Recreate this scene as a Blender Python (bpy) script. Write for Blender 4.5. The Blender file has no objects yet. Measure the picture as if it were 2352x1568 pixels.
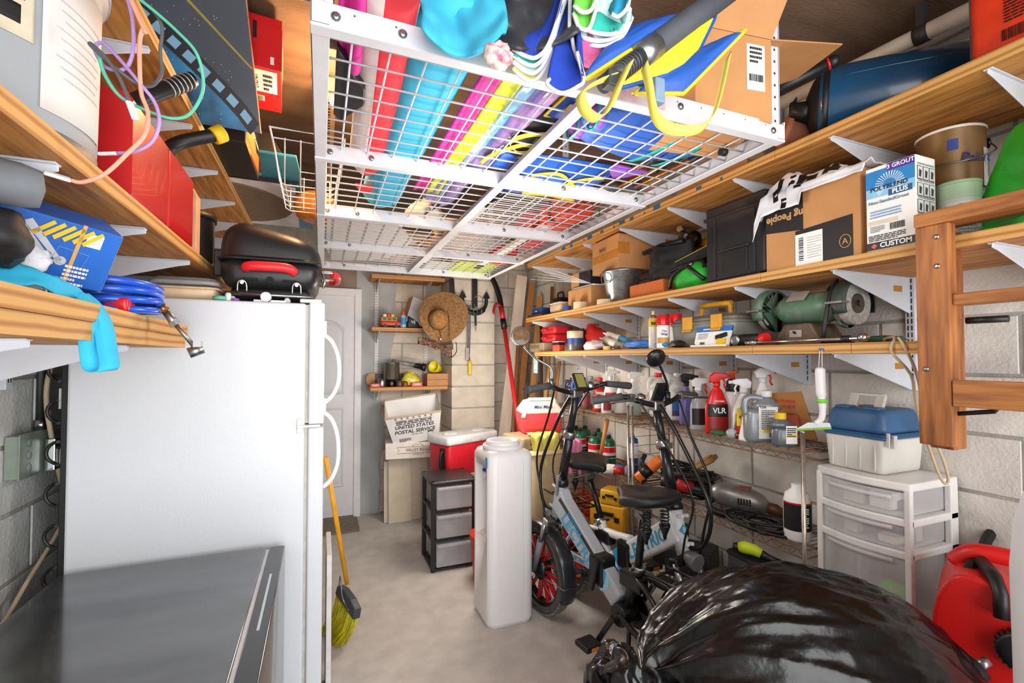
import bpy, math, random
from math import sin, cos, pi, radians, sqrt, atan2
from mathutils import Vector as V, Matrix as Mx, noise as mnoise

random.seed(7)
C = bpy.context.scene.collection
SC = bpy.context.scene
# ---------------------------------------------------------------- camera, world, lights, exposure
EYE = V((0.0, 0.0, 1.45)); YAW = radians(22.3); PITCH = radians(1.4); FPX = 1069.0
cam = bpy.data.cameras.new('camera'); cam_o = bpy.data.objects.new('camera', cam); C.objects.link(cam_o)
cam_o.location = EYE; cam_o.rotation_euler = (pi/2 + PITCH, 0, -YAW)
cam.sensor_width = 36.0; cam.lens = FPX/2352*36.0; cam.shift_y = 12.0/2352; cam.clip_start = 0.02
SC.camera = cam_o
SC.view_settings.view_transform = 'Standard'; SC.view_settings.look = 'None'
SC.view_settings.gamma = 1.0; SC.view_settings.use_curve_mapping = False
SC.view_settings.exposure = 0.0
w = bpy.data.worlds.new('sky'); SC.world = w; w.use_nodes = True
w.node_tree.nodes['Background'].inputs[0].default_value = (0.92, 0.96, 1.0, 1)
w.node_tree.nodes['Background'].inputs[1].default_value = 2.1
def lamp(name, kind, loc, energy, col, rot=(0, 0, 0), size=.1, size_y=None):
    l = bpy.data.lights.new(name, kind); l.energy = energy; l.color = col
    o = bpy.data.objects.new(name, l); C.objects.link(o); o.location = loc; o.rotation_euler = rot
    if kind == 'AREA':
        l.size = size
        if size_y: l.shape = 'RECTANGLE'; l.size_y = size_y
    elif kind == 'SUN': l.angle = size
    else: l.shadow_soft_size = size
    return o
# daylight that enters through the open garage door behind the camera
lamp('garage_door_daylight', 'AREA', (0.6, -1.25, 1.25), 79, (1.0, .985, .965), (pi/2, 0, 0), 2.7, 2.3)
lamp('ceiling_bulb_light', 'POINT', (0.02, 2.05, 2.40), 25, (1.0, .56, .25), size=.05)
lamp('back_corner_fill_light', 'POINT', (1.02, 3.02, 1.34), 38, (1.0, .91, .79), size=.20)  # unseen fill without a fixture, added to brighten the back corner
lamp('aisle_fill_light', 'POINT', (0.62, 1.30, 1.74), 18, (1.0, .95, .90), size=.16)  # added point fill for the aisle

# ---------------------------------------------------------------- survey: a sight line met with a known plane of the room
_R = V((cos(YAW), -sin(YAW), 0)); _F0 = V((sin(YAW), cos(YAW), 0)); _Z = V((0, 0, 1))
_F = _F0*cos(PITCH) + _Z*sin(PITCH); _U = _Z*cos(PITCH) - _F0*sin(PITCH)
def ray(px, py): return _F + _R*((px-1176)/FPX) + _U*((796-py)/FPX)
def at(px, py, X=None, Y=None, Z=None, T=None):
    d = ray(px, py)
    t = T if T is not None else (X-EYE.x)/d.x if X is not None else (Y-EYE.y)/d.y if Y is not None else (Z-EYE.z)/d.z
    return EYE + d*t

# ---------------------------------------------------------------- materials
def rgb(h):
    h = h.lstrip('#'); c = [int(h[i:i+2], 16)/255 for i in (0, 2, 4)]
    return tuple(x/12.92 if x <= .04045 else ((x+.055)/1.055)**2.4 for x in c) + (1,)
MT = {}
def mat(h, rough=.5, metal=0, var=.08, scale=18, bump=0, st=(1, 1, 1), alpha=1, tr=0, spec=.5, emit=0, coat=0, col2=None, detail=4, bscale=None, lo=.35, hi=.65):
    key = (h, rough, metal, var, scale, bump, st, alpha, tr, spec, emit, coat, col2, bscale, lo, hi)
    if key in MT: return MT[key]
    m = bpy.data.materials.new('surface_%d' % len(MT)); m.use_nodes = True
    nt = m.node_tree; N = nt.nodes; L = nt.links; b = N['Principled BSDF']
    b.inputs['Roughness'].default_value = rough; b.inputs['Metallic'].default_value = metal
    b.inputs['Alpha'].default_value = alpha; b.inputs['Transmission Weight'].default_value = tr
    b.inputs['Specular IOR Level'].default_value = spec; b.inputs['Coat Weight'].default_value = coat
    c = rgb(h)
    tc = N.new('ShaderNodeTexCoord'); mp = N.new('ShaderNodeMapping'); mp.inputs['Scale'].default_value = st
    L.new(tc.outputs['Object'], mp.inputs['Vector'])
    nz = N.new('ShaderNodeTexNoise'); nz.inputs['Scale'].default_value = scale; nz.inputs['Detail'].default_value = detail
    L.new(mp.outputs[0], nz.inputs['Vector'])
    rp = N.new('ShaderNodeValToRGB'); L.new(nz.outputs['Fac'], rp.inputs[0])
    a, d = rp.color_ramp.elements; a.position = lo; d.position = hi
    if col2: a.color = rgb(col2); d.color = c
    else:
        a.color = tuple(x*(1-var) for x in c[:3]) + (1,); d.color = tuple(min(1, x*(1+var)) for x in c[:3]) + (1,)
    L.new(rp.outputs[0], b.inputs['Base Color'])
    if emit: L.new(rp.outputs[0], b.inputs['Emission Color']); b.inputs['Emission Strength'].default_value = emit
    if bump:
        bp = N.new('ShaderNodeBump'); bp.inputs['Strength'].default_value = bump; bp.inputs['Distance'].default_value = .01
        if bscale:
            n2 = N.new('ShaderNodeTexNoise'); n2.inputs['Scale'].default_value = bscale; n2.inputs['Detail'].default_value = 3
            L.new(mp.outputs[0], n2.inputs['Vector']); L.new(n2.outputs['Fac'], bp.inputs['Height'])
        else: L.new(nz.outputs['Fac'], bp.inputs['Height'])
        L.new(bp.outputs[0], b.inputs['Normal'])
    MT[key] = m
    return m
def wood(h, h2, st, rough=.6, scale=6, key=''):
    k = ('wood', h, h2, st, scale, key)
    if k in MT: return MT[k]
    m = mat(h, rough, var=0, col2=h2, scale=scale, st=st, bump=.08, detail=6, lo=.32, hi=.62)
    MT[k] = m
    return m
def ply_edge(axis='z', h='#D0A05C', h2='#A87238', freq=95):
    k = ('ply', axis, h, h2)
    if k in MT: return MT[k]
    m = bpy.data.materials.new('plywood_edge_%d' % len(MT)); m.use_nodes = True; nt = m.node_tree; N = nt.nodes; L = nt.links
    b = N['Principled BSDF']; b.inputs['Roughness'].default_value = .65
    tc = N.new('ShaderNodeTexCoord'); wv = N.new('ShaderNodeTexWave'); wv.bands_direction = axis.upper()
    wv.inputs['Scale'].default_value = freq/2/pi*1.0; wv.inputs['Distortion'].default_value = 1.2; wv.inputs['Detail'].default_value = 2; wv.inputs['Detail Scale'].default_value = .4
    L.new(tc.outputs['Object'], wv.inputs['Vector'])
    rp = N.new('ShaderNodeValToRGB'); rp.color_ramp.elements[0].color = rgb(h2); rp.color_ramp.elements[1].color = rgb(h); rp.color_ramp.elements[1].position = .6
    L.new(wv.outputs['Fac'], rp.inputs[0]); L.new(rp.outputs[0], b.inputs['Base Color'])
    MT[k] = m
    return m

# ---------------------------------------------------------------- mesh building
def frame(p, right, up):
    r = V(right).normalized(); u = V(up); u = (u - r*u.dot(r)).normalized(); n = r.cross(u)
    return Mx(((r.x, u.x, n.x, p[0]), (r.y, u.y, n.y, p[1]), (r.z, u.z, n.z, p[2]), (0, 0, 0, 1)))
def rotz(a, loc=(0, 0, 0)): return Mx.Translation(V(loc)) @ Mx.Rotation(a, 4, 'Z')
class MB:
    def __init__(s): s.v = []; s.f = []; s.sm = []; s.mi = []; s.i = 0; s.M = None
    def add(s, vs, fs, smooth=False):
        o = len(s.v)
        s.v += [tuple(s.M @ V(p)) if s.M else tuple(p) for p in vs]
        for f in fs: s.f.append(tuple(o+k for k in f)); s.sm.append(smooth); s.mi.append(s.i)
        return s
    def box(s, x0, x1, y0, y1, z0, z1, tx=0, ty=0):   # tx, ty: top narrowed on each side
        vs = [(x0, y0, z0), (x1, y0, z0), (x1, y1, z0), (x0, y1, z0), (x0+tx, y0+ty, z1), (x1-tx, y0+ty, z1), (x1-tx, y1-ty, z1), (x0+tx, y1-ty, z1)]
        return s.add(vs, [(3, 2, 1, 0), (4, 5, 6, 7), (0, 1, 5, 4), (1, 2, 6, 5), (2, 3, 7, 6), (3, 0, 4, 7)])
    def bar(s, p, q, a, b=None, up=(0, 0, 1)):        # rectangular bar from p to q, a wide, b high
        p = V(p); q = V(q); d = (q-p); L_ = d.length; b = b or a; d.normalize(); u = V(up)
        if abs(d.dot(u)) > .98: u = V((1, 0, 0))
        r = d.cross(u).normalized(); u = r.cross(d)
        vs = [p + r*sx*a/2 + u*sy*b/2 for sx, sy in ((-1, -1), (1, -1), (1, 1), (-1, 1))] + [q + r*sx*a/2 + u*sy*b/2 for sx, sy in ((-1, -1), (1, -1), (1, 1), (-1, 1))]
        return s.add(vs, [(0, 1, 2, 3), (7, 6, 5, 4), (0, 4, 5, 1), (1, 5, 6, 2), (2, 6, 7, 3), (3, 7, 4, 0)])
    def tube(s, pts, r, n=8, caps=True, closed=False, smooth=True):
        pts = [V(p) for p in pts]; m = len(pts); rs = r if isinstance(r, (list, tuple)) else [r]*m
        prev = None; vs = []
        for i, p in enumerate(pts):
            if closed: d = pts[(i+1) % m] - pts[i-1]
            else: d = pts[min(i+1, m-1)] - pts[max(i-1, 0)]
            if d.length < 1e-9: d = V((0, 0, 1))
            d.normalize()
            if prev is None:
                a = V((0, 0, 1)) if abs(d.z) < .9 else V((1, 0, 0)); x = d.cross(a).normalized()
            else:
                x = prev - d*prev.dot(d); x = x.normalized() if x.length > 1e-6 else d.orthogonal().normalized()
            prev = x; y = d.cross(x)
            vs += [p + (x*cos(2*pi*k/n) + y*sin(2*pi*k/n))*rs[i] for k in range(n)]
        fs = []
        for i in range(m if closed else m-1):
            j = (i+1) % m
            fs += [(i*n+k, i*n+(k+1) % n, j*n+(k+1) % n, j*n+k) for k in range(n)]
        s.add(vs, fs, smooth)
        if caps and not closed: 
            o = len(s.v)-len(vs)
            s.f += [tuple(o+k for k in reversed(range(n))), tuple(o+(m-1)*n+k for k in range(n))]; s.sm += [False]*2; s.mi += [s.i]*2
        return s
    def cyl(s, p, q, r, r2=None, n=16, smooth=True): return s.tube([p, q], [r, r if r2 is None else r2], n, smooth=smooth)
    def lathe(s, prof, c=(0, 0, 0), n=20, smooth=True, sx=1, sy=1, axis=None):  # prof: (r, z) from bottom to top
        M0 = s.M
        if axis is not None:
            A = V(axis).normalized(); x = A.orthogonal().normalized(); y = A.cross(x)
            A4 = Mx(((x.x, y.x, A.x, c[0]), (x.y, y.y, A.y, c[1]), (x.z, y.z, A.z, c[2]), (0, 0, 0, 1)))
            s.M = (M0 @ A4) if M0 else A4; c = (0, 0, 0)
        vs = []; fs = []
        for r, z in prof: vs += [(c[0]+r*sx*cos(2*pi*k/n), c[1]+r*sy*sin(2*pi*k/n), c[2]+z) for k in range(n)]
        m = len(prof)
        for i in range(m-1): fs += [(i*n+k, i*n+(k+1) % n, (i+1)*n+(k+1) % n, (i+1)*n+k) for k in range(n)]
        s.add(vs, fs, smooth); o = len(s.v)-len(vs)
        if prof[0][0] > 1e-5: s.f.append(tuple(o+k for k in reversed(range(n)))); s.sm.append(False); s.mi.append(s.i)
        if prof[-1][0] > 1e-5: s.f.append(tuple(o+(m-1)*n+k for k in range(n))); s.sm.append(False); s.mi.append(s.i)
        s.M = M0
        return s
    def prism(s, out, d0, d1, F=None, smooth=False):    # outline (x, y) pushed along local z from d0 to d1, in frame F
        M0 = s.M
        if F is not None: s.M = (M0 @ F) if M0 else F
        n = len(out)
        vs = [(x, y, d0) for x, y in out] + [(x, y, d1) for x, y in out]
        s.add(vs, [(k, (k+1) % n, n+(k+1) % n, n+k) for k in range(n)], smooth)
        o = len(s.v)-2*n
        s.f += [tuple(o+k for k in reversed(range(n))), tuple(o+n+k for k in range(n))]; s.sm += [False]*2; s.mi += [s.i]*2
        s.M = M0
        return s
    def grid(s, fn, nu, nv, closeu=False, smooth=True):
        mu = nu if closeu else nu+1
        vs = [fn(i/nu, j/nv) for j in range(nv+1) for i in range(mu)]
        fs = [(j*mu+i, j*mu+(i+1) % mu, (j+1)*mu+(i+1) % mu, (j+1)*mu+i) for j in range(nv) for i in range(nu)]
        return s.add(vs, fs, smooth)
    def ball(s, c, r, n=14, m=9, sc=(1, 1, 1)):
        prof = [(max(1e-6, sin(pi*k/m))*r, -cos(pi*k/m)*r) for k in range(m+1)]
        vs = []; c = V(c)
        for a, z in prof: vs += [c + V((a*cos(2*pi*k/n)*sc[0], a*sin(2*pi*k/n)*sc[1], z*sc[2])) for k in range(n)]
        return s.add(vs, [(i*n+k, i*n+(k+1) % n, (i+1)*n+(k+1) % n, (i+1)*n+k) for i in range(m) for k in range(n)], True)
    def rbox(s, x0, x1, y0, y1, z0, z1, r=.02, n=4, tx=0, ty=0, r2=None):   # box with rounded vertical corners and softened rims
        r = min(r, (x1-x0)/2-1e-4, (y1-y0)/2-1e-4); rr = min(r*.6 if r2 is None else r2, (z1-z0)/2)
        rows = [(rr, z0), (rr*.3, z0+rr*.3), (0, z0+rr), (0, z1-rr), (rr*.3, z1-rr*.3), (rr, z1)]
        vs = []; k = 0
        for ins, z in rows:
            t = (z-z0)/(z1-z0); ax0, ax1, ay0, ay1 = x0+ins+tx*t, x1-ins-tx*t, y0+ins+ty*t, y1-ins-ty*t; q = max(r-ins, 1e-4); ring = []
            for cx, cy, a0 in ((ax1-q, ay1-q, 0), (ax0+q, ay1-q, pi/2), (ax0+q, ay0+q, pi), (ax1-q, ay0+q, 3*pi/2)):
                ring += [(cx+q*cos(a0+pi/2*i/n), cy+q*sin(a0+pi/2*i/n), z) for i in range(n+1)]
            k = len(ring); vs += ring
        s.add(vs, [(i*k+j, i*k+(j+1) % k, (i+1)*k+(j+1) % k, (i+1)*k+j) for i in range(5) for j in range(k)], True)
        o = len(s.v)-len(vs)
        s.f += [tuple(o+j for j in reversed(range(k))), tuple(o+5*k+j for j in range(k))]; s.sm += [False]*2; s.mi += [s.i]*2
        return s
    def build(s, name, m, parent=None, bevel=0, sub=0, solid=0, seg=2, M=None):
        me = bpy.data.meshes.new(name); me.from_pydata(s.v, [], s.f)
        for mm in (m if isinstance(m, (list, tuple)) else [m]): me.materials.append(mm)
        me.polygons.foreach_set('use_smooth', s.sm); me.polygons.foreach_set('material_index', s.mi); me.update()
        o = bpy.data.objects.new(name, me); C.objects.link(o)
        if parent: o.parent = parent
        if M is not None: o.matrix_basis = M
        if solid: md = o.modifiers.new('thickness', 'SOLIDIFY'); md.thickness = solid; md.offset = 0
        if sub: md = o.modifiers.new('subdivision', 'SUBSURF'); md.levels = sub; md.render_levels = sub
        if bevel:
            md = o.modifiers.new('bevel', 'BEVEL'); md.width = bevel; md.segments = seg; md.limit_method = 'ANGLE'; md.angle_limit = .7
        return o
def tag(o, label, cat, group=None):
    o['label'] = label; o['category'] = cat
    if group: o['group'] = group
    return o
def thing(name, label, cat, loc=(0, 0, 0), rz=0, group=None, M=None):
    o = bpy.data.objects.new(name, None); C.objects.link(o); o.empty_display_size = .05
    o.location = loc; o.rotation_euler = (0, 0, rz)
    if M is not None: o.matrix_world = M
    return tag(o, label, cat, group)
def struct(o): o['kind'] = 'structure'; return o
def stuff(o): o['kind'] = 'stuff'; return o
def B(name, m, parent, x0, x1, y0, y1, z0, z1, bevel=0, **k): return MB().box(x0, x1, y0, y1, z0, z1, **k).build(name, m, parent, bevel)
def plate(name, m, parent, F, w, h, t=.0012, x=0, y=0):      # thin flat print or plate centred at (x, y) in frame F
    return MB().prism([(x-w/2, y-h/2), (x+w/2, y-h/2), (x+w/2, y+h/2), (x-w/2, y+h/2)], 0, t, F).build(name, m, parent)
_fonts = {}
def text(s_, size, m, parent, F, x=0, y=0, sx=1, shear=0, bold=.0, align='CENTER', name='lettering', z=.0018, sp=1):
    cu = bpy.data.curves.new('lettering', 'FONT'); cu.body = s_; cu.size = size; cu.align_x = align; cu.align_y = 'CENTER'
    cu.shear = shear; cu.offset = bold*size; cu.space_character = sp; cu.resolution_u = 3; cu.extrude = .0003
    t = bpy.data.objects.new('t', cu); me = bpy.data.meshes.new_from_object(t); bpy.data.objects.remove(t)
    me.materials.clear(); me.materials.append(m)
    o = bpy.data.objects.new(name, me); C.objects.link(o)
    if parent: o.parent = parent
    o.matrix_basis = F @ Mx.Translation((x, y, z)) @ Mx.Diagonal((sx, 1, 1, 1))
    return o
def barcode(parent, F, x, y, w, h, m, n=14, vert=False, z=.0016):
    b = MB(); rnd = random.Random(int(abs(x*9999)+w*7777)); p = -w/2
    while p < w/2:
        a = w*rnd.choice((.02, .03, .05)); 
        if vert: b.prism([(x-h/2, y+p), (x+h/2, y+p), (x+h/2, y+p+a), (x-h/2, y+p+a)], z, z+.0004, F)
        else: b.prism([(x+p, y-h/2), (x+p+a, y-h/2), (x+p+a, y+h/2), (x+p, y+h/2)], z, z+.0004, F)
        p += a + w*rnd.choice((.025, .04))
    return b.build('barcode', m, parent)
def lines(parent, F, x, y, w, h, n, m, name='fine_print', z=.0016, fill=.55):
    b = MB(); rnd = random.Random(int(abs(x*5555)+n*31+w*999)); dy = h/n
    for k in range(n):
        yy = y+h/2-dy*(k+.5); ww = w*(1 if k % 4 < 3 else rnd.uniform(.5, .9)); xx = x-w/2
        while xx < x-w/2+ww:
            a = min(rnd.uniform(.06, .2)*w, x-w/2+ww-xx)
            b.prism([(xx, yy-dy*fill/2), (xx+a, yy-dy*fill/2), (xx+a, yy+dy*fill/2), (xx, yy+dy*fill/2)], z, z+.0003, F); xx += a + .03*w
    return b.build(name, m, parent)
def smooth_path(pts, n=6, closed=False):           # Catmull-Rom through points
    pts = [V(p) for p in pts]; m = len(pts); out = []
    for i in range(m if closed else m-1):
        if closed: a, b, c, d = pts[i-1], pts[i], pts[(i+1) % m], pts[(i+2) % m]
        else: a, b, c, d = pts[max(i-1, 0)], pts[i], pts[i+1], pts[min(i+2, m-1)]
        for k in range(n):
            t = k/n
            out.append(.5*((2*b) + (c-a)*t + (2*a-5*b+4*c-d)*t*t + (3*b-a-3*c+d)*t**3))
    if not closed: out.append(pts[-1])
    return out
def nz3(p, s=1, seed=0): return mnoise.noise(V(p)*s + V((seed*7.1, seed*3.3, seed*1.7)))
def lump(c, r, seed, amp=.25, n=22, m=14, fs=6, flat=None):   # crumpled rounded bundle: half sizes r
    b = MB(); c = V(c)
    def fn(u, v):
        a = 2*pi*u; th = pi*v; d = V((cos(a)*sin(th), sin(a)*sin(th), -cos(th)))
        k = 1 + amp*nz3(d, fs*.35, seed) + amp*.6*abs(nz3(d, fs, seed+3))
        p = V((d.x*r[0], d.y*r[1], d.z*r[2]))*k
        if flat is not None and p.z < -flat: p.z = -flat
        return c + p
    return b.grid(fn, n, m, closeu=True)
def strap(b, pts, w, side, t=.0015):                # flat webbing along a path; side = width direction(s)
    pts = [V(p) for p in pts]; n = len(pts); vs = []
    for i, p in enumerate(pts):
        sd = V(side[i] if isinstance(side, list) else side).normalized()
        d = (pts[min(i+1, n-1)]-pts[max(i-1, 0)]); d = d.normalized() if d.length > 1e-8 else V((0, 0, 1)); nn = d.cross(sd)
        nn = nn.normalized() if nn.length > 1e-6 else V((0, 0, 1))
        vs += [p-sd*w/2-nn*t/2, p+sd*w/2-nn*t/2, p+sd*w/2+nn*t/2, p-sd*w/2+nn*t/2]
    fs = [(i*4+k, i*4+(k+1) % 4, i*4+4+(k+1) % 4, i*4+4+k) for i in range(n-1) for k in range(4)] + [(3, 2, 1, 0), ((n-1)*4, (n-1)*4+1, (n-1)*4+2, (n-1)*4+3)]
    return b.add(vs, fs, True)

# common materials
WHITE = mat('#DDDDDF', .35, var=.02); STEELW = mat('#D0D1D6', .4, var=.03); BRK = mat('#C9CED6', .4, var=.03)
BLACK = mat('#141415', .45, var=.1); BLACKG = mat('#0C0C0D', .15, var=.1); DGREY = mat('#3A3B3E', .5); GREY = mat('#8C8F93', .5)
CHROME = mat('#C8CACC', .18, 1, var=.03); STEEL = mat('#9A9B9C', .35, 1, var=.08); DSTEEL = mat('#3E3E40', .35, 1)
RED = mat('#D0141A', .4, var=.06); REDG = mat('#C4141A', .25, var=.05); YEL = mat('#E8C21E', .5); CARD = mat('#C08A56', .75, var=.06, scale=9, bump=.05); KRAFT = mat('#B98450', .75, var=.06, scale=9)
PAPER = mat('#EDEBE6', .7, var=.02); INK = mat('#1B1B1E', .6, var=.02); INKB = mat('#1A48A0', .5, var=.02)
WOODX = wood('#CB8E44', '#925A26', (9, .7, 9)); WOODE = ply_edge('z')
PLANK = wood('#C4874A', '#8F5526', (9, .8, 9), key='p')
# ================================================================ room shell
XL, XR, YB, ZC = -.84, 2.06, 4.56, 2.68
CONC = mat('#BDB8B4', .8, var=.09, scale=9, bump=.35, bscale=220, detail=10)
MORT = mat('#A3A09A', .85, var=.12, scale=14, bump=.3, bscale=160)
BLK = mat('#CFCBC4', .85, var=.10, scale=7, bump=.3, bscale=90, detail=6)
BLKL = mat('#BFC1BF', .85, var=.14, scale=6, bump=.3, bscale=90, detail=6)
BLKB = mat('#CDC3B5', .85, var=.14, scale=6, bump=.3, bscale=90, detail=6)
CEIL = mat('#6A5442', .8, var=.22, scale=3, bump=.3, bscale=40, st=(1, 3, 1), detail=8)
PLAS = mat('#A9ABAC', .7, var=.14, scale=3, bump=.2, bscale=60)
struct(B('floor', CONC, None, XL-.2, XR+.2, -1.3, YB+.2, -.1, 0))
struct(B('ceiling', CEIL, None, XL-.2, XR+.2, -1.3, YB+.2, ZC, ZC+.1))
wr = struct(B('wall_right', MORT, None, XR, XR+.18, -1.3, YB+.2, 0, ZC))
wl = struct(B('wall_left', MORT, None, XL-.18, XL, -1.3, YB+.2, 0, ZC))
wb = struct(B('wall_back', MORT, None, XL-.2, XR+.2, YB, YB+.18, 0, ZC))
def blocks(parent, m, axis, plane, a0, a1, z1, sgn, L=.402, H=.199, g=.012, off=0, seed=1, lim=None):
    rnd = random.Random(seed); mes = {}; z = g/2; row = 0; n = 0
    while z < z1-.03:
        h = min(H-g, z1-z); a = a0 - (L/2 if row % 2 else 0) + off
        while a < a1-.01:
            s0, s1 = max(a, a0)+g/2, min(a+L, a1)-g/2
            if s1-s0 > .03 and (lim is None or lim((s0+s1)/2, z+h/2)):
                key = (round(s1-s0, 3), round(h, 3)); d = .006
                if key not in mes:
                    q = MB()
                    if axis == 'y': q.box(-d, 0, -key[0]/2, key[0]/2, -h/2, h/2) if sgn < 0 else q.box(0, d, -key[0]/2, key[0]/2, -h/2, h/2)
                    else: q.box(-key[0]/2, key[0]/2, -d, 0, -h/2, h/2)
                    o = q.build('block', m, parent, .0025, seg=1); mes[key] = o
                else:
                    o = mes[key].copy(); C.objects.link(o)
                j = rnd.uniform(-.0012, .0012)
                o.location = (plane+j, (s0+s1)/2, z+h/2) if axis == 'y' else ((s0+s1)/2, plane+j, z+h/2)
            a += L
        z += H; row += 1
blocks(wr, BLK, 'y', XR, .15, YB, 2.66, -1, seed=3)
blocks(wl, BLKL, 'y', XL, .55, 2.1, 2.1, 1, seed=5, off=.17)
blocks(wb, BLKB, 'x', YB, .52, 1.107, 2.66, -1, seed=7)
blocks(wb, BLKB, 'x', YB, 1.523, XR-.008, 2.66, -1, seed=8, off=.1)
# parged strip of wall beside the door, with a ragged right edge
def ragged():
    pts = [(.30, 0), (.50, 0)]; rnd = random.Random(4); z = 0
    while z < 2.5:
        z += .09; pts.append((.55 + rnd.uniform(-.045, .03) + (.10 if 1.25 < z else 0)*min(1, (z-1.25)*2), min(z, 2.5)))
    return pts + [(.30, 2.5)]
MB().prism([(-x, z) for x, z in ragged()], -.012, 0, frame((0, YB, 0), (-1, 0, 0), (0, 0, 1))).build('parging', PLAS, wb, .003, seg=1)
MB().prism([(x, z) for x, z in ((-.84, 2.09), (.52, 2.09), (.52, 2.2), (.36, 2.3), (-.84, 2.32))], 0, .01, frame((0, YB, 0), (1, 0, 0), (0, 0, 1))).build('lintel_render', mat('#8A7A6C', .8, var=.25, scale=4, bump=.3, bscale=50), wb)
# block pillar
pil = struct(B('trim_pillar', MORT, None, 1.113, 1.517, 4.156, YB, 0, ZC))
pm = None
for k in range(13):
    h = .187
    if pm is None: pm = MB().box(1.107, 1.523, 4.15, 4.545, 0, h).build('block', BLKB, pil, .004)
    else: o = pm.copy(); C.objects.link(o); o.location.z = k*.199
pm.location.z = 0
# door with its frame and mat
dr = struct(B('door_1', mat('#E3E5EA', .45, var=.02), None, -.52, .285, YB-.03, YB+.0, .015, 2.02, .003))
DP = mat('#DFE1E7', .45, var=.02)
def panel_ring(x0, x1, z0, z1, arch=0):
    b = MB()
    def ring(i, y): 
        p = [(x0+i, y, z0+i), (x1-i, y, z0+i)]
        for k in range(9):
            t = k/8; p.append((x1-i+(x0-x1+2*i)*t, y, z1-i+arch*sin(pi*t)))
        return p
    r = [ring(0, YB-.0302), ring(.012, YB-.037), ring(.024, YB-.031), ring(.05, YB-.036)]
    n = len(r[0]); vs = [p for q in r for p in q]
    b.add(vs, [(i*n+k, (i+1)*n+k, (i+1)*n+(k+1) % n, i*n+(k+1) % n) for i in range(3) for k in range(n)] + [tuple(3*n+k for k in range(n))])
    return b
for x0, x1 in ((-.44, -.15), (-.09, .20)):
    panel_ring(x0, x1, 1.12, 1.72, .08).build('panel', DP, dr); panel_ring(x0, x1, .28, 1.0).build('panel', DP, dr)
MB().cyl((-.45, YB-.03, 1.0), (-.45, YB-.075, 1.0), .012).ball((-.45, YB-.095, 1.0), .028).build('door_knob', STEEL, dr)
df = struct(MB().box(.285, .345, YB-.045, YB, 0, 2.09).box(-.58, .285, YB-.045, YB, 2.02, 2.09).box(-.58, -.52, YB-.045, YB, 0, 2.02).build('trim_1', mat('#E6E7EB', .4, var=.02), None, .004))
MB().rbox(-.42, .315, 4.12, 4.50, 0, .012, .02).build('doormat', mat('#7D7164', .95, var=.2, scale=60, bump=.6)).location.z = 0
tag(bpy.data.objects['doormat'], 'worn brown doormat lying on the concrete in front of the white door', 'doormat')

# ================================================================ shelf standards and shelves on the right wall
Y0, DY = 1.045, .406
ORD = ('nearest', 'second', 'third', 'fourth', 'fifth', 'sixth', 'seventh', 'eighth', 'farthest')
def standard(x, y, z0, z1, sgn, label, group=None, m=BRK, axis='y'):
    t = thing('shelf_standard', label, 'shelf rail', (x, y, z0), 0 if sgn < 0 else pi, group)
    if axis == 'x': t.rotation_euler = (0, 0, pi/2)
    B('rail', m, t, -.014, 0, -.016, .016, 0, z1-z0, .002)
    s = MB(); k = 0.02
    while k < z1-z0-.02:
        for yy in (-.008, .004): s.box(-.0146, -.0138, yy, yy+.004, k, k+.018)
        k += .0254
    stuff(s.build('slot', BLACK, t))
for k in range(0, 7):
    yy = Y0+DY*k; z0, z1 = 1.33, 2.3
    standard(XR-.006, yy, z0, z1, -1, '%s grey slotted shelf rail on the right block wall, counted from the camera' % ORD[k], 'shelf rails on the right wall')
TAGM = mat('#B07A2E', .6)
def bracket(parent, y, z, m, sgn=-1, ln=.43, x=None, sticker=True):
    x = XR-.02 if x is None else x
    b = MB(); out = [(0, 0), (ln, 0), (ln, -.014), (ln-.03, -.02), (0, -.135)]
    F = frame((x, y, z), (sgn, 0, 0), (0, 0, 1))
    b.prism(out, -.002, .002, F); b.prism([(0, -.004), (ln, -.004), (ln, 0), (0, 0)], -.010, .010, F)
    o = b.build('bracket', m, parent, .0015, seg=1)
    if sticker:
        for s in (-1, 1): plate('sticker', TAGM, o, frame((x, y, z), (sgn*s, 0, 0), (0, 0, 1)), .05, .022, .0032, s*.075, -.045)
    return o
def board(parent, x0, x1, y0, y1, z0, z1, m=WOODX, me=WOODE, name='board'):
    b = MB(); b.add([(x0, y0, z0), (x1, y0, z0), (x1, y1, z0), (x0, y1, z0), (x0, y0, z1), (x1, y0, z1), (x1, y1, z1), (x0, y1, z1)], [(3, 2, 1, 0), (4, 5, 6, 7)])
    b.i = 1; b.add(b.v[:], [(0, 1, 5, 4), (1, 2, 6, 5), (2, 3, 7, 6), (3, 0, 4, 7)])
    return b.build(name, [m, me], parent)
ZA, ZB, ZT = 1.500, 1.785, 2.244
def tier(label, z, y0, y1, ks, th=.034, splits=()):
    t = thing('wall_shelf', label, 'shelf', (0, 0, 0))
    cuts = [y0] + list(splits) + [y1]
    for a, b_ in zip(cuts, cuts[1:]): board(t, 1.60, XR-.012, a+.0008, b_-.0008, z-th, z)
    for k in ks: bracket(t, Y0+DY*k, z-th, BRK)
    return t
shA = tier('lowest long plywood shelf on the right wall, carrying the bench grinder', ZA, .985, 3.42, range(0, 6), splits=(1.36,))
board(shA, 1.60, 1.80, .79, .984, ZA-.034, ZA)
shB = tier('middle long plywood shelf on the right wall, carrying the tall grout carton', ZB, -.3, 3.59, range(-2, 7), splits=(1.32,))
shC = tier('top long plywood shelf on the right wall, carrying the dark blue tank', ZT, -.3, 3.56, range(-2, 7), splits=(1.25,))
BLUEP = mat('#2F5E86', .7)
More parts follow.
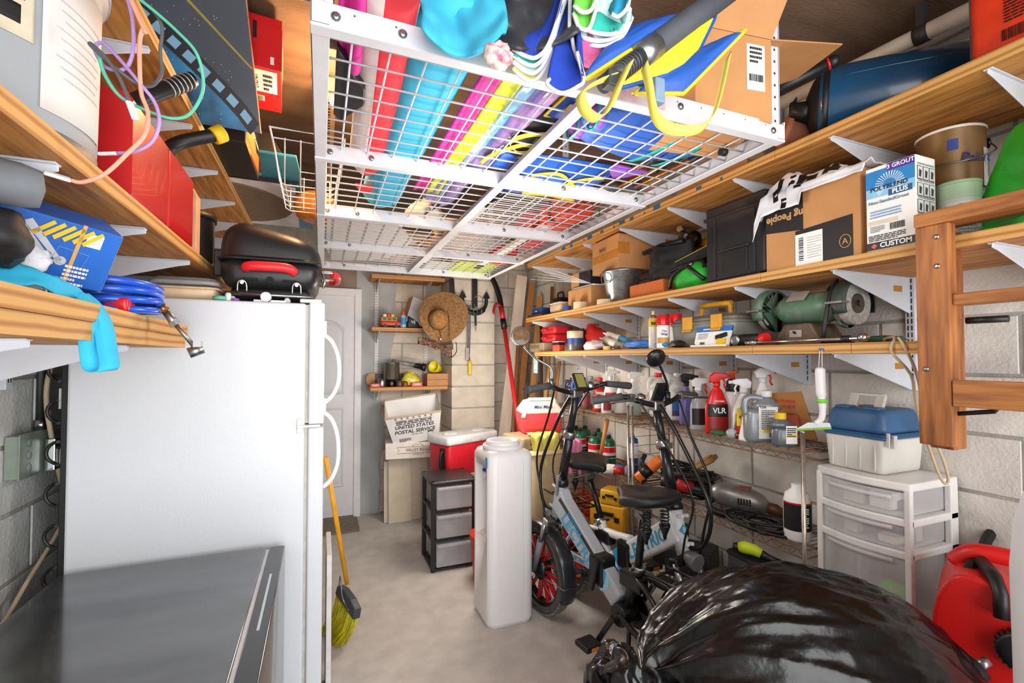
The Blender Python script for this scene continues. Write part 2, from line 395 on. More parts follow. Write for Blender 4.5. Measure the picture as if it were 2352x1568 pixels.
for i, s in enumerate((1.5, 1.62, 1.9, 2.02, 2.12, 2.2, 2.3, 2.42, 2.55, 2.64, 2.8, 2.9)):   # blue paint flecks along the fascia
    MB().box(1.5985, 1.600, s, s+.012+.02*(i % 3), ZT-.026+.006*(i % 2), ZT-.010+.004*(i % 3)).build('paint_fleck', BLUEP, shC)
hk = B('push_pin', mat('#2C63B8', .4), shA, 1.588, 1.600, 1.075, 1.083, ZA-.024, ZA-.016)

# left shelves
FXL = -.38
def ltier(label, z, y0, y1, ys, th=.034, boards=1):
    t = thing('wall_shelf', label, 'shelf')
    for k in range(boards): board(t, XL+.012, FXL-.004*(k % 2), y0, y1-.01*k, z-th*(k+1)+.0006, z-th*k)
    for y in ys: bracket(t, y, z-th*boards, BRK, 1, .40 if boards > 1 else .43, XL+.016)
    return t
ZL1, ZL2, ZL3 = 1.549, 1.798, 2.24
shL1 = ltier('left lower shelf of two stacked plywood boards ending at the fridge', ZL1, .1, 1.70, (.56, .965, 1.37), boards=2)
shL2 = ltier('left middle plywood shelf carrying the red bin and the grey tub', ZL2, .1, 3.6, (.56, .965, 1.37, 1.775, 2.18, 2.585, 2.99, 3.395))
shL3 = ltier('left top plywood shelf carrying the painted board and the teal folder', ZL3, .1, 3.62, (.56, 1.37, 1.775, 2.18, 2.585, 2.99, 3.395))
for i, y in enumerate((.56, .965, 1.37, 1.775, 2.18, 2.585)): standard(XL+.004, y, 1.36, 2.3, 1, '%s grey slotted shelf rail on the left block wall, counted from the camera' % ORD[i], 'shelf rails on the left wall')

# back wall shelves
tb = []
for z, x0, x1, lab in ((1.19, .405, 1.10, 'small pine wall shelf holding the steel pot, beside the pillar'), (1.725, .415, 1.09, 'small pine wall shelf holding the red toy bus'), (2.195, .41, 1.07, 'small pine wall shelf close under the ceiling rack')):
    t = thing('wall_shelf', lab, 'shelf'); board(t, x0, x1, 4.27, YB-.03, z-.032, z, WOODX, ply_edge('z', '#D29A5A', '#A87440'))
    for x in (.48, .95):
        F = frame((x, YB-.02, z-.033), (0, -1, 0), (0, 0, 1))
        MB().prism([(0, 0), (.25, 0), (.25, -.008), (.02, -.10), (0, -.10)], -.002, .002, F).build('bracket', WHITE, t)
for x, z0, q in ((.48, 1.06, 'door end'), (.95, 1.06, 'pillar end')): standard(x, YB-.008, z0, 2.25, -1, 'white slotted rail under the small pine shelves at their ' + q, 'rails behind the pine shelves', WHITE, 'x')

# ================================================================ hanging ceiling rack
RK = thing('ceiling_rack', 'white steel overhead storage rack with wire deck hanging from the ceiling', 'storage rack', (0, 0, 0))
RX0, RX1, RXM, RZ = -.025, 1.235, .60, 2.077
RY = [.93, 1.555, 2.18, 2.805, 3.44]
HZ = 2.11
for x in (RX0, RX1):
    s = 1 if x == RX0 else -1
    b = MB().box(min(x, x+s*.035), max(x, x+s*.035), RY[0], RY[-1]+.04, RZ, RZ+.004).box(min(x, x+s*.004), max(x, x+s*.004), RY[0], RY[-1]+.04, RZ, RZ+.055)
    b.build('side_beam', STEELW, RK, .0015, seg=1)
for y in RY:
    MB().box(RX0, RX1, y, y+.004, RZ-.002, RZ+.045).box(RX0, RX1, y, y+.03, RZ-.004, RZ+.0).build('cross_beam', STEELW, RK, .0015, seg=1)
    for x in (RX0+.045, RX0+.17, RXM+.25, RX1-.05):
        MB().lathe([(.009, 0), (.009, .003), (.004, .006)], (x, y-.0005, RZ+.02), 10, axis=(0, -1, 0)).build('bolt', STEEL, RK)
for a, b_ in zip(RY, RY[1:]): MB().box(RXM-.018, RXM+.018, a+.004, b_, RZ-.003, RZ+.0).box(RXM-.002, RXM+.002, a+.004, b_, RZ, RZ+.03).build('middle_beam', STEELW, RK, .001, seg=1)
wx = MB().cyl((RX0, 0, 0), (RX1, 0, 0), .0026, n=6); wy = MB().cyl((0, RY[0], 0), (0, RY[-1]+.03, 0), .0026, n=6)
ow = None
for i in range(4):
    for k in range(1, 9):
        y = RY[i] + (RY[i+1]-RY[i])*k/9+.004
        if ow is None: ow = wx.build('wire', STEELW, RK)
        else:
            o = ow.copy(); C.objects.link(o); ow_ = o
        (ow if (i, k) == (0, 1) else ow_).location = (0, y, RZ+.026)
ow = None
for k in range(1, 16):
    x = RX0 + (RX1-RX0)*k/16
    if k == 8: continue
    o = wy.build('wire', STEELW, RK) if ow is None else ow.copy()
    if ow is not None: C.objects.link(o)
    ow = ow or o; o.location = (x, 0, RZ+.0312)
def upright(x, y, s):
    b = MB().box(x-.002, x+.002, y-.02, y+.02, RZ+.005, ZC).box(min(x, x+s*.035), max(x, x+s*.035), y-.02, y-.016, RZ+.005, ZC)
    o = b.build('hanger', STEELW, RK)
    h = MB(); z = RZ+.06
    while z < ZC-.04: h.cyl((x+s*.018, y-.0165, z), (x+s*.018, y-.0205, z), .004, n=8); z += .035
    stuff(h.build('hole', DGREY, RK))
for x, s in ((RX0, 1), (RX1, -1)):
    for y in (RY[0]+.034, RY[2]+.03, RY[4]-.03): upright(x+s*.005, y, s)
# ================================================================ fridge, compact fridge, water dispenser, drawer towers
FW = mat('#CCD0D5', .32, var=.012, scale=4, bump=.04, bscale=160); FOFF = mat('#D9D6CE', .4, var=.05, scale=12)
fr = thing('refrigerator', 'tall white top-freezer refrigerator seen from its side, with a grill on top', 'refrigerator')
FY0, FY1, FZ = 1.78, 2.50, 1.642
MB().box(-.697, -.05, FY0, FY1, .03, FZ).build('body', FW, fr, .008)
MB().box(-.052, -.040, FY0+.01, FY1-.01, .10, 1.206).box(-.052, -.040, FY0+.01, FY1-.01, 1.222, FZ-.004).build('door_gasket', mat('#B9B4AA', .6, var=.12, scale=25), fr)
for nm, z0, z1, h0, h1 in (('freezer_door', 1.218, FZ+.004, 1.535, 1.285), ('fridge_door', .09, 1.208, 1.255, .985)):
    d = MB().box(-.040, .011, FY0-.004, FY1, z0, z1).build(nm, FW, fr, .006)
    pts = smooth_path([(.008, FY0+.045, h0), (.036, FY0+.045, h0-.025), (.058, FY0+.045, (h0*2+h1)/3), (.060, FY0+.045, (h0+2*h1)/3), (.040, FY0+.045, h1+.03), (.010, FY0+.045, h1)], 5)
    hb = MB(); strap(hb, pts, .022, (0, 1, 0), .014); hb.box(.009, .018, FY0+.03, FY0+.06, h0-.01, h0+.05).build('handle', WHITE, d, .003)
MB().box(-.075, .0, FY0-.012, FY0+.05, 1.2085, 1.2175).box(-.075, -.055, FY0-.006, FY0, 1.19, 1.24).build('hinge', FOFF, fr, .002)
MB().box(-.07, .0, FY0, FY0+.07, FZ+.003, FZ+.015).build('hinge_cover', FOFF, fr, .003)
bp = B('back_panel', BLACK, fr, -.712, -.698, FY0+.01, FY1-.01, .12, FZ-.06)
for k in range(9):
    cb = MB()
    z = .52+k*.123
    cb.tube([(-.715, FY0+.004, z)] + [(-.715-.034*sin(a), FY0+.02, z+.034*(1-cos(a))) for a in [pi*i/8 for i in range(1, 8)]] + [(-.715, FY0+.004, z+.068)], .005, 6)
    cb.build('condenser_coil', BLACK, fr)
MB().box(-.716, -.712, FY0+.004, FY0+.03, 1.30, 1.36).build('label', mat('#A9AFA9', .6), fr)
MB().box(-.68, -.06, FY0+.02, FY1-.02, 0, .03).build('plinth', DGREY, fr)

cf = thing('compact_refrigerator', 'black counter-high compact refrigerator with scratched glossy top, beside the fridge', 'refrigerator')
BTOP = mat('#7A7C7F', .16, .75, scale=3.2, st=(1, 3, 1), spec=.8, coat=.3, col2='#5A5C5F', detail=9, lo=.3, hi=.8)
MB().rbox(-.685, -.165, .95, 1.735, .02, .80, .012).build('body', BLACK, cf)
MB().rbox(-.688, -.160, .945, 1.738, .80, .83, .012, r2=.004).build('top', BTOP, cf)
MB().rbox(-.150, -.105, .945, 1.738, .03, .828, .008, r2=.004).build('door', mat('#17181B', .2, coat=.3), cf)
MB().box(-.1605, -.1495, .95, 1.733, .04, .822).build('door_seal', mat('#D5D8DC', .5), cf)
MB().box(-.131, -.125, 1.22, 1.52, .8275, .8288).build('handle_slot', CHROME, cf)
MB().box(-.66, -.18, .97, 1.72, 0, .02).build('feet', BLACK, cf)

wc = thing('water_dispenser', 'white standing water dispenser with open bottle collar and recessed tap', 'water dispenser')
WCM = mat('#E2E2E3', .38, var=.012)
x0, x1, y0, y1, zt = .832, 1.102, 2.355, 2.645, .942
def wsec(z, ins=0, rec=0):
    r = .05; p = []
    ax0, ax1, ay0, ay1 = x0+ins, x1-ins, y0+ins, y1-ins
    for cx, cy, a0 in ((ax1-r, ay1-r, 0), (ax0+r, ay1-r, pi/2), (ax0+r, ay0+r, pi), (ax1-r, ay0+r, 1.5*pi)):
        for i in range(6):
            a = a0+pi/2*i/5; p.append((cx+r*cos(a), cy+r*sin(a), z))
    return p
def recess(p, dep):    # the left face pushed in between two y limits
    x, y, z = p
    return (x+dep, y, z)
b = MB(); rows = []
for z, ins in ((0, .01), (.03, 0), (zt-.035, 0), (zt-.012, .012), (zt, .035)): rows.append(wsec(z, ins))
n = len(rows[0]); b.add([p for r in rows for p in r], [(i*n+k, i*n+(k+1) % n, (i+1)*n+(k+1) % n, (i+1)*n+k) for i in range(4) for k in range(n)], True)
b.f += [tuple(reversed(range(n))), tuple(4*n+k for k in range(n))]; b.sm += [False]*2; b.mi += [0]*2
body = b.build('body', WCM, wc)
cut = MB().rbox(-.5, .5, -.5, .5, -.5, .5, .12, 5).build('alcove_cutter', WCM, None)
cut.matrix_world = Mx.Translation((x0+.015, (y0+y1)/2-.015, .655)) @ Mx.Diagonal((.13, .18, .40, 1))
md = body.modifiers.new('alcove', 'BOOLEAN'); md.object = cut; md.operation = 'DIFFERENCE'; md.solver = 'EXACT'
bpy.context.view_layer.update()
me = bpy.data.meshes.new_from_object(body.evaluated_get(bpy.context.evaluated_depsgraph_get())); body.modifiers.clear(); body.data = me
bpy.data.objects.remove(cut)
cx, cy = (x0+x1)/2, (y0+y1)/2
MB().lathe([(.112, zt-.004), (.118, zt+.008), (.112, zt+.018), (.098, zt+.02), (.098, zt+.028), (.09, zt+.042), (.082, zt+.042), (.078, zt+.02), (.03, zt-.004)], (cx, cy, 0), 40).build('bottle_collar', WCM, wc)
for k, (yy, c) in enumerate(((cy-.028, RED), (cy+.03, INKB))):
    tp = MB().cyl((x0+.085, yy, .80), (x0+.035, yy, .79), .014, n=12).cyl((x0+.04, yy, .80), (x0+.036, yy, .755), .010, .008, n=12).build('tap', WCM, wc)
    MB().box(x0+.026, x0+.052, yy-.011, yy+.011, .806, .822).build('tap_lever', c, tp, .003)
MB().rbox(x0+.018, x0+.088, cy-.10, cy+.07, .452, .468, .02).build('drip_tray', mat('#DADADA', .5), wc)
plate('sticker', mat('#3AA0C8', .4), wc, frame((x0-.0005, cy-.11, .885), (0, -1, 0), (0, 0, 1)), .03, .055)
MB().box(x1-.07, x1-.068, y0-.0006, y0+.01, .03, zt-.04).build('panel_seam', mat('#C8C8C8', .5), wc)
bk = thing('bucket', 'red plastic bucket almost hidden between the black drawers and the water dispenser', 'bucket', (1.04, 2.93, 0))
MB().lathe([(.105, 0), (.125, .28), (.132, .285), (.132, .30), (.122, .30), (.10, .01)], n=24).build('pail', mat('#D8331F', .4), bk)
MB().tube([(.13*cos(a), .13*sin(a), .29-.09*abs(sin(a))) for a in [2*pi*i/24 for i in range(13)]], .003, 6).build('handle', STEEL, bk)

dt = thing('drawer_tower', 'black framed tower of three smoky plastic drawers behind the water dispenser', 'drawer unit')
X0, X1, Y0_, Y1_, H = .70, 1.02, 3.14, 3.47, .61
BF = mat('#1A1B1D', .4)
b = MB()
for x in (X0, X1-.03):
    for y in (Y0_, Y1_-.03): b.box(x, x+.03, y, y+.03, 0, H)
b.build('post', BF, dt, .005)
for z in (.0, .195, .39): MB().box(X0+.003, X1-.003, Y0_+.004, Y1_-.004, z+.008, z+.022).build('shelf_frame', BF, dt, .003)
MB().rbox(X0-.006, X1+.006, Y0_-.008, Y1_+.006, H-.028, H, .02).build('top_tray', BF, dt)
SMK = mat('#B4B6BC', .35, var=.05, alpha=.68); 
for i, z in enumerate((.03, .222, .415)):
    d = MB().box(X0+.034, X1-.034, Y0_-.006, Y1_-.04, z, z+.155).build('drawer', SMK, dt, .008)
    MB().box(X0+.04, X1-.04, Y0_-.022, Y0_-.005, z+.135, z+.153).build('handle', SMK, d, .004)
ST = [mat(c, .5) for c in ('#B54A3A', '#3D6FA8', '#C9A23A', '#DDD8CE', '#4A4A4C', '#6E4A34')]
cn = MB()
rnd = random.Random(5)
for k in range(26):
    zz = rnd.choice((.045, .238)); cn.i = k % 6
    x = rnd.uniform(X0+.06, X1-.1); y = rnd.uniform(Y0_+.01, Y1_-.12); s = rnd.uniform(.02, .05)
    cn.box(x, x+s, y, y+s*1.5, zz, zz+rnd.uniform(.015, .05))
stuff(cn.build('drawer_contents', ST, dt))

# white drawer unit by the right wall, near
wd = thing('drawer_unit', 'white plastic drawer unit with frosted bow-fronted drawers, tackle box on top', 'drawer unit')
X0, X1, Y0_, Y1_ = 1.75, 2.045, .915, 1.225; ZTOP = 1.04
WPL = mat('#E6E5E3', .4, var=.03); FRO = mat('#F0F1F1', .4, var=.02, alpha=.42)
def bow(z0, z1, dx=0, ins=0, back=X1):
    p = [(back, Y0_+ins), (back, Y1_-ins)]; n = 9
    for k in range(n+1):
        t = k/n; y = Y1_-ins+(Y0_-Y1_+2*ins)*t
        p.append((X0+.028-.028*sin(pi*t)-dx, y))
    return MB().prism([(x, y) for x, y in p][::-1], z0, z1)
bow(ZTOP-.028, ZTOP, .004).build('top', WPL, wd, .006)
levels = (ZTOP-.028, ZTOP-.128, ZTOP-.235, ZTOP-.50, ZTOP-.76)
for z in levels[1:]: bow(z-.016, z+.010, .003).build('shelf_frame', WPL, wd, .005)
bow(0.26, 0.02).build('base', WPL, wd, .004)
for x, y in ((X1-.045, Y0_), (X1-.045, Y1_-.02), (X0+.018, Y0_), (X0+.018, Y1_-.02)):
    B('corner_post', WPL, wd, x, x+(.045 if x > 1.9 else .02), y, y+.02, .02, ZTOP-.02, .004)
for a, c in zip(levels, levels[1:]):
    d = bow(c+.013, a-.006, .001, .022, X1-.03).build('drawer', FRO, wd, .004)
    MB().grid(lambda u, v: (X0+.028-.028*sin(pi*(.1+.8*u))-.012, Y1_-.022-(.266)*(.1+.8*u), a-.03+.012*v), 10, 1).build('handle', FRO, d, solid=.006)
cn = MB(); rnd = random.Random(9)
for zl in levels[1:4]:
    for k in range(9):
        cn.i = rnd.randrange(6); x = rnd.uniform(X0+.04, X1-.12); y = rnd.uniform(Y0_+.04, Y1_-.09); s = rnd.uniform(.03, .06)
        cn.box(x, x+s, y, y+s*1.2, zl+.016, zl+.02+rnd.uniform(.02, .055))
stuff(cn.build('drawer_contents', [ST[0], mat('#3A4A78', .5), mat('#E6E3DC', .5), mat('#E6E3DC', .5), mat('#C9C4BA', .5), mat('#8E9096', .5)], wd))
MB().ball((X0+.06, .99, levels[3]+.11), .045).build('green_ball', mat('#5FC032', .4), wd)

tk = thing('tackle_box', 'blue and white hinged tackle box standing on the white drawer unit', 'tackle box')
TW = mat('#D5D3CC', .5, var=.05, scale=10); TB = mat('#35608C', .45, var=.14, scale=8)
bx0, bx1, by0, by1, bz = 1.80, 2.04, 1.005, 1.215, ZTOP+.001
MB().rbox(bx0+.008, bx1-.008, by0+.008, by1-.008, bz, bz+.125, .018, tx=-.008, ty=-.008).build('base', TW, tk)
rb = MB()
for k in range(4): rb.box(bx0+.001, bx0+.006, by0+.03+k*.048, by0+.036+k*.048, bz+.01, bz+.11)
rb.build('ribs', TW, tk, .002)
MB().rbox(bx0-.008, bx1+.002, by0-.008, by1+.004, bz+.122, bz+.142, .02).build('lid_rim', TB, tk)
MB().rbox(bx0-.002, bx1, by0-.002, by1, bz+.14, bz+.225, .03, tx=.012, ty=.012).build('lid', TB, tk)
for y in (by0+.03, by1-.08): MB().box(bx0+.02, bx0+.07, y, y+.05, bz+.222, bz+.232).build('lid_hinge', TB, tk, .004)
MB().box(bx0+.004, bx0+.012, by0-.013, by0-.003, bz+.10, bz+.15).box(bx0+.03, bx0+.05, by0-.014, by0-.003, bz+.095, bz+.14).build('latch', TW, tk, .002)
hd = MB().bar((bx0+.08, by0+.06, bz+.225), (bx0+.10, by0+.06, bz+.275), .03, .016).bar((bx0+.08, by1-.06, bz+.225), (bx0+.10, by1-.06, bz+.275), .03, .016).bar((bx0+.10, by0+.05, bz+.272), (bx0+.10, by1-.05, bz+.272), .022, .012)
hd.build('handle', mat('#CFCBC2', .4, alpha=.85), tk, .003)

# ================================================================ chrome wire racks
WIRE = mat('#B9AFA4', .3, .85, var=.18, scale=25); RUST = mat('#8A6A50', .5, .6, var=.3, scale=30)
def wire_rack(label, y0, y1, top=1.16):
    t = thing('wire_rack', label, 'wire shelving'); xa, xb = 1.725, 2.03
    for x in (xa, xb):
        for y in (y0, y1): MB().cyl((x, y, 0), (x, y, top), .008, n=12).cyl((x, y, top), (x, y, top+.01), .0092, .008, n=12).build('post', WIRE, t)
    for z in (1.08, .71, .28):
        s = MB()
        for x in (xa, xb): s.tube([(x, y0, z), (x, y1, z)], .0032, 6).tube([(x, y0, z-.032), (x, y1, z-.032)], .0032, 6)
        for y in (y0, y1): s.tube([(xa, y, z), (xb, y, z)], .0032, 6).tube([(xa, y, z-.032), (xb, y, z-.032)], .0032, 6)
        tr = s.build('shelf', RUST, t)
        zz = MB(); n = int((y1-y0)/.028)
        for x in (xa, xb): zz.tube([(x, y0+(y1-y0)*k/n, z-.004 if k % 2 else z-.029) for k in range(n+1)], .0018, 5, smooth=False)
        zz.build('truss_wire', RUST, tr)
        dk = MB(); k = 1; nx = int((y1-y0)/.026)
        for k in range(1, nx): dk.tube([(xa, y0+(y1-y0)*k/nx, z+.001), (xb, y0+(y1-y0)*k/nx, z+.001)], .0016, 5)
        stuff(dk.build('deck_wire', RUST, tr))
    for y in (y0, y1):
        el = MB(); z = .32
        while z < top-.02: el.tube([(xa, y, z), (xb, y, z)], .0018, 5); z += .055 if y == y1 else .39
        el.tube([(xb-.05, y, .3), (xb-.05, y, top)], .0018, 5)
        el.build('end_panel', RUST, t)
    return t
wire_rack('rusty chrome wire rack by the white drawers, holding trigger bottles', 1.245, 2.31)
wire_rack('rusty chrome wire rack farther back, holding green gas cylinders', 2.35, 3.38)

# ================================================================ wooden ladder hung along the shelves
ld = thing('wooden_ladder', 'reddish wooden ladder frame fixed in front of the shelves at far right', 'ladder')
LW = wood('#B0703A', '#7C4520', (9, 9, .8), key='l'); LWH = wood('#B5763C', '#7C4520', (9, .8, 9), key='m')
LX = 1.548
B('post', LW, ld, LX, LX+.038, .702, .777, 1.212, 1.815, .003)
B('post', LW, ld, LX+.04, LX+.105, .717, .772, 1.20, 1.80, .003)
B('top_plank', LWH, ld, LX-.006, LX+.10, -.1, .777, 1.815, 1.853, .003)
B('rung', LWH, ld, LX+.012, LX+.075, -.1, .702, 1.592, 1.622, .003)
B('rung', LWH, ld, LX-.002, LX+.036, -.1, .70, 1.322, 1.392, .003)
for y, z, x in ((.727, 1.70, LX), (.757, 1.42, LX), (.727, 1.78, LX), (.747, 1.55, LX+.04)): MB().lathe([(.007, 0), (.007, .002), (.003, .004)], (x, y, z), 10, axis=(-1, 0, 0)).build('screw', STEEL, ld)
MB().tube([(LX+.05, .69, 1.55), (LX+.06, .61, 1.55)], .009, 8).build('peg', BLACK, ld); MB().tube([(LX+.03, .71, 1.30), (LX+.03, .63, 1.315), (LX+.03, .62, 1.33)], .006, 8).build('hook', BLACK, ld)

# ================================================================ black bin bag, fuel tank, white drum
bagM = mat('#050506', .26, var=.1, scale=8, bump=.30, bscale=20, spec=.5)
def bag():
    b = MB(); c = V((1.16, .855, .468)); ax = V((.85, -.53, 0)).normalized(); ay = V((.53, .85, 0)).normalized()
    neck = V((.765, .945, .655)); nd = (neck-c).normalized()
    def fn(u, v):
        a = 2*pi*u; th = pi*v
        dl = V((cos(th), sin(th)*cos(a), sin(th)*sin(a)))       # pole along the bag's long axis
        d = ax*(-dl.x) + ay*dl.y + V((0, 0, dl.z))
        p = ax*(-dl.x)*.455 + ay*dl.y*.29 + V((0, 0, dl.z*.44))
        f = math.acos(max(-1, min(1, dl.x)))                   # angle from the neck end
        pl = .06*sin(17*a+2*sin(3*a))*math.exp(-f*1.7)
        k1 = max(0, 1-abs(nz3(V((f*.55, cos(a)*2.3, sin(a)*2.3)), 1.7, 6))*5); k2 = max(0, 1-abs(nz3(V((f*.9, cos(a)*4, sin(a)*4)), 2.2, 8))*6); k3 = max(0, 1-abs(nz3(dl+V((f*.3, 0, 0)), 4.2, 12))*7)
        cr = (.021*k1 + .015*k2)*min(1, .25+f*.6)*(1 if f < 2 else .5) + .008*k3
        rad = 1 + pl + cr + .05*nz3(dl, 1.8, 1) - .02
        p = p*rad
        if f < .8: p = p + (neck-c-ax*(-.455))*((1-f/.8)**1.6)
        if p.z < -.466: p.z = -.466
        return c + p
    b.grid(fn, 240, 150, closeu=True)
    return b
bg = thing('bin_bag', 'big shiny black plastic bin bag tied at its left end, on the floor in front', 'bin bag')
bag().build('bag', bagM, bg)
tf = MB(); NK = V((.768, .945, .656))
def tuft(u, v):                     # gathered film beyond the knot
    a = 2*pi*u; r = .012 + .155*v**.8*(1+.35*sin(7*a+3*v)+.3*nz3((cos(a), sin(a), v*2), 2, 9))
    return NK + V((-.99, .14, -.04))*(v*.12)
def tuft(u, v):
    a = 2*pi*u; d = V((cos(a)*sin(pi*v), sin(a)*sin(pi*v), -cos(pi*v))); w = d+V((nz3(d, 2, 2), nz3(d, 2, 3), nz3(d, 2, 4)))*.2
    k = .92+.32*nz3(w, 1.3, 5)+.15*max(0, 1-abs(nz3(w, 1.5, 6))*3)+.04*max(0, 1-abs(nz3(w, 3, 7))*3)-.08; sq = min(1, .16+abs(d.x+.72)*1.6) if d.x < -.4 else 1
    d2 = V((d.x*.085, d.y*.10*1, d.z*.115))*k
    return NK + V((-.075, .03, -.03)) + V((-d2.x, d2.y, d2.z))
tf.grid(tuft, 110, 80, closeu=True).build('gathered_end', bagM, bg)
MB().tube([NK + V((.12, .95, -.2))*.021*cos(a) + V((.1, .25, .95))*.021*sin(a) for a in [2*pi*i/12 for i in range(12)]], .008, 6, closed=True).build('tie', BLACK, bg)

gc = thing('fuel_tank', 'red plastic fuel tank with moulded handle and black cap, right of the bag', 'fuel tank', M=Mx.Translation((1.80, .50, .562)) @ Mx.Rotation(radians(-68), 4, 'Z') @ Mx.Diagonal((1, 1, 1, 1)))
GR = mat('#C81410', .42, var=.07, scale=4, bump=.05, bscale=120)
out = [(-.28, 0), (.25, 0), (.29, .04), (.29, .17), (.24, .235), (.10, .25), (-.08, .25), (-.14, .26), (-.20, .30), (-.26, .315), (-.30, .29), (-.33, .20), (-.33, .04)]
MB().prism([(p.x, p.y) for p in smooth_path([(x, y, 0) for x, y in out], 3, True)], -.13, .13, frame((0, 0, 0), (1, 0, 0), (0, 0, 1))).build('tank', GR, gc, .035, seg=4)
hpts = smooth_path([(-.29, 0, .30), (-.24, 0, .345), (-.08, 0, .34), (.10, 0, .325), (.22, 0, .30), (.26, 0, .23)], 5)
MB().tube(hpts, .024, 12).build('handle', GR, gc)
cp = MB().lathe([(.043, 0), (.047, .006), (.047, .03), (.038, .036), (.02, .036)], (-.165, -.128, .165), 24, axis=(0, -1, 0)).build('cap', BLACK, gc, .002)
gr = MB()
for k in range(24): a = 2*pi*k/24; gr.cyl((-.165+.047*cos(a), -.133, .165+.047*sin(a)), (-.165+.047*cos(a), -.158, .165+.047*sin(a)), .004, n=6)
gr.build('cap_grip', BLACK, cp)
MB().tube([(-.235, -.03, .33), (-.21, -.11, .32), (-.20, -.14, .29), (-.20, -.15, .235)], .016, 10).build('vent_spout', BLACK, gc)
crate = thing('storage_crate', 'grey storage crate under the red fuel tank', 'crate', (1.87, .52, 0))
MB().rbox(-.14, .14, -.34, .34, 0, .556, .03).build('crate_body', DGREY, crate); MB().rbox(-.15, .15, -.35, .35, .51, .558, .03).build('rim', DGREY, crate)
hs = tag(MB().tube(smooth_path([at(2215, 1340, T=1.26), at(2240, 1290, T=1.30), at(2290, 1320, T=1.38), at(2400, 1370, T=1.3)], 6), .014, 10).tube(smooth_path([at(2440, 1195, T=1.60), at(2310, 1205, T=1.56), at(2262, 1250, T=1.52), at(2270, 1330, T=1.44), at(2352, 1330, T=1.36), at(2420, 1340, T=1.3)], 6), .015, 10).tube(smooth_path([at(2400, 1228, T=1.60), at(2310, 1238, T=1.58), at(2280, 1270, T=1.52)], 6), .013, 10).build('rubber_hose', mat('#0E0E0F', .5), None), 'black rubber hose coiled over the handle of the red fuel tank', 'hose')
pl = thing('pump_primer', 'black threaded hose end lying low between the bin bag and the fuel tank', 'hose end')
MB().cyl(at(2190, 1565, T=1.13), at(2245, 1530, T=1.13), .03, n=16).build('collar', BLACK, pl); MB().cyl(at(2245, 1530, T=1.13), at(2268, 1518, T=1.13), .012, n=12).build('nozzle', STEEL, pl)
pl2 = thing('plastic_drum', 'smooth white plastic drum cut off by the right edge of the view', 'drum', (1.222, .256, 0))
MB().lathe([(.15, 0), (.175, .02), (.19, .40), (.20, .80), (.202, 1.08), (.196, 1.16), (.175, 1.24), (.13, 1.30), (.05, 1.32)], n=48).build('shell', WHITE, pl2)
MB().lathe([(.05, 1.315), (.05, 1.345), (.045, 1.35)], n=24).build('lid', WHITE, pl2)
# ================================================================ two folding electric bicycles
TYRE = mat('#4C4A46', .85, var=.2, scale=30); TYREB = mat('#77736B', .85, var=.2, scale=30)
BGR = mat('#AEB4BB', .35, var=.03); BWH = mat('#E8EAEC', .35, var=.02); BBK = mat('#161719', .3); CYAN = mat('#2FA8D8', .4, var=.03); CYL = mat('#8FD3EC', .4, var=.03)
SEATM = mat('#151516', .38, bump=.25, bscale=420); ALU = mat('#A9ABAD', .3, 1, var=.05); RIMR = mat('#C01822', .4)
def wheel(parent, x, y=0, r=.245, name='wheel'):
    w_ = MB(); n = 48
    prof = [(r-.052, -.022), (r-.045, -.034), (r-.02, -.039), (r-.004, -.026), (r, -.010), (r, .010), (r-.004, .026), (r-.02, .039), (r-.045, .034), (r-.052, .022)]
    def fn(u, v):
        a = 2*pi*u; k = min(int(v*9+.5), 9); rr, yy = prof[k]; return (x+rr*cos(a), y+yy, r+.002+rr*sin(a))
    w_.grid(fn, n, 9, closeu=True); tyre = w_.build('tyre', TYRE, parent)
    kb = MB()
    for k in range(46):
        a = 2*pi*k/46
        for q, yy in enumerate((-.026, -.009, .009, .026)):
            a2 = a + (pi/46 if q % 2 else 0); rr = r-.001-(.004 if abs(yy) > .02 else 0)
            F = Mx.Translation((x+rr*cos(a2), y+yy, r+.002+rr*sin(a2))) @ Mx.Rotation(-a2, 4, 'Y')
            kb.M = F; kb.box(-.004, .005, -.007, .007, -.010, .010); kb.M = None
    stuff(kb.build('tread_blocks', TYREB, tyre))
    rm = MB(); pr = [(r-.055, -.030), (r-.045, -.030), (r-.045, .030), (r-.055, .030), (r-.062, .012), (r-.062, -.012)]
    rm.grid(lambda u, v: (x+pr[int(v*6+.5) % 6][0]*cos(2*pi*u), y+pr[int(v*6+.5) % 6][1], r+.002+pr[int(v*6+.5) % 6][0]*sin(2*pi*u)), 48, 6, closeu=True)
    rim = rm.build('rim', BBK, parent)
    sp = MB()
    for k in range(36):
        a = 2*pi*k/36; a1 = a + (.55 if k % 2 else -.55); s = .03 if (k//2) % 2 else -.03
        sp.tube([(x+.03*cos(a1), y+s, r+.03*sin(a1)), (x+(r-.058)*cos(a), y, r+(r-.058)*sin(a))], .0016, 5)
    stuff(sp.build('spokes', STEEL, rim))
    rs = MB()
    for k in range(12):
        a = 2*pi*k/12; rs.bar((x+.05*cos(a), y, r+.05*sin(a)), (x+(r-.07)*cos(a+.12), y, r+(r-.07)*sin(a+.12)), .008, .03, (0, 1, 0))
    stuff(rs.build('spoke_skins', RIMR, rim))
    MB().lathe([(.02, -.05), (.045, -.035), (.06, -.025), (.06, .025), (.045, .035), (.02, .05)], (x, y, r), 20, axis=(0, 1, 0)).build('hub', BBK, rim)
    return tyre
def arc(x, z, r, a0, a1, n=10, y=0): return [(x+r*cos(radians(a0+(a1-a0)*k/n)), y, z+r*sin(radians(a0+(a1-a0)*k/n))) for k in range(n+1)]
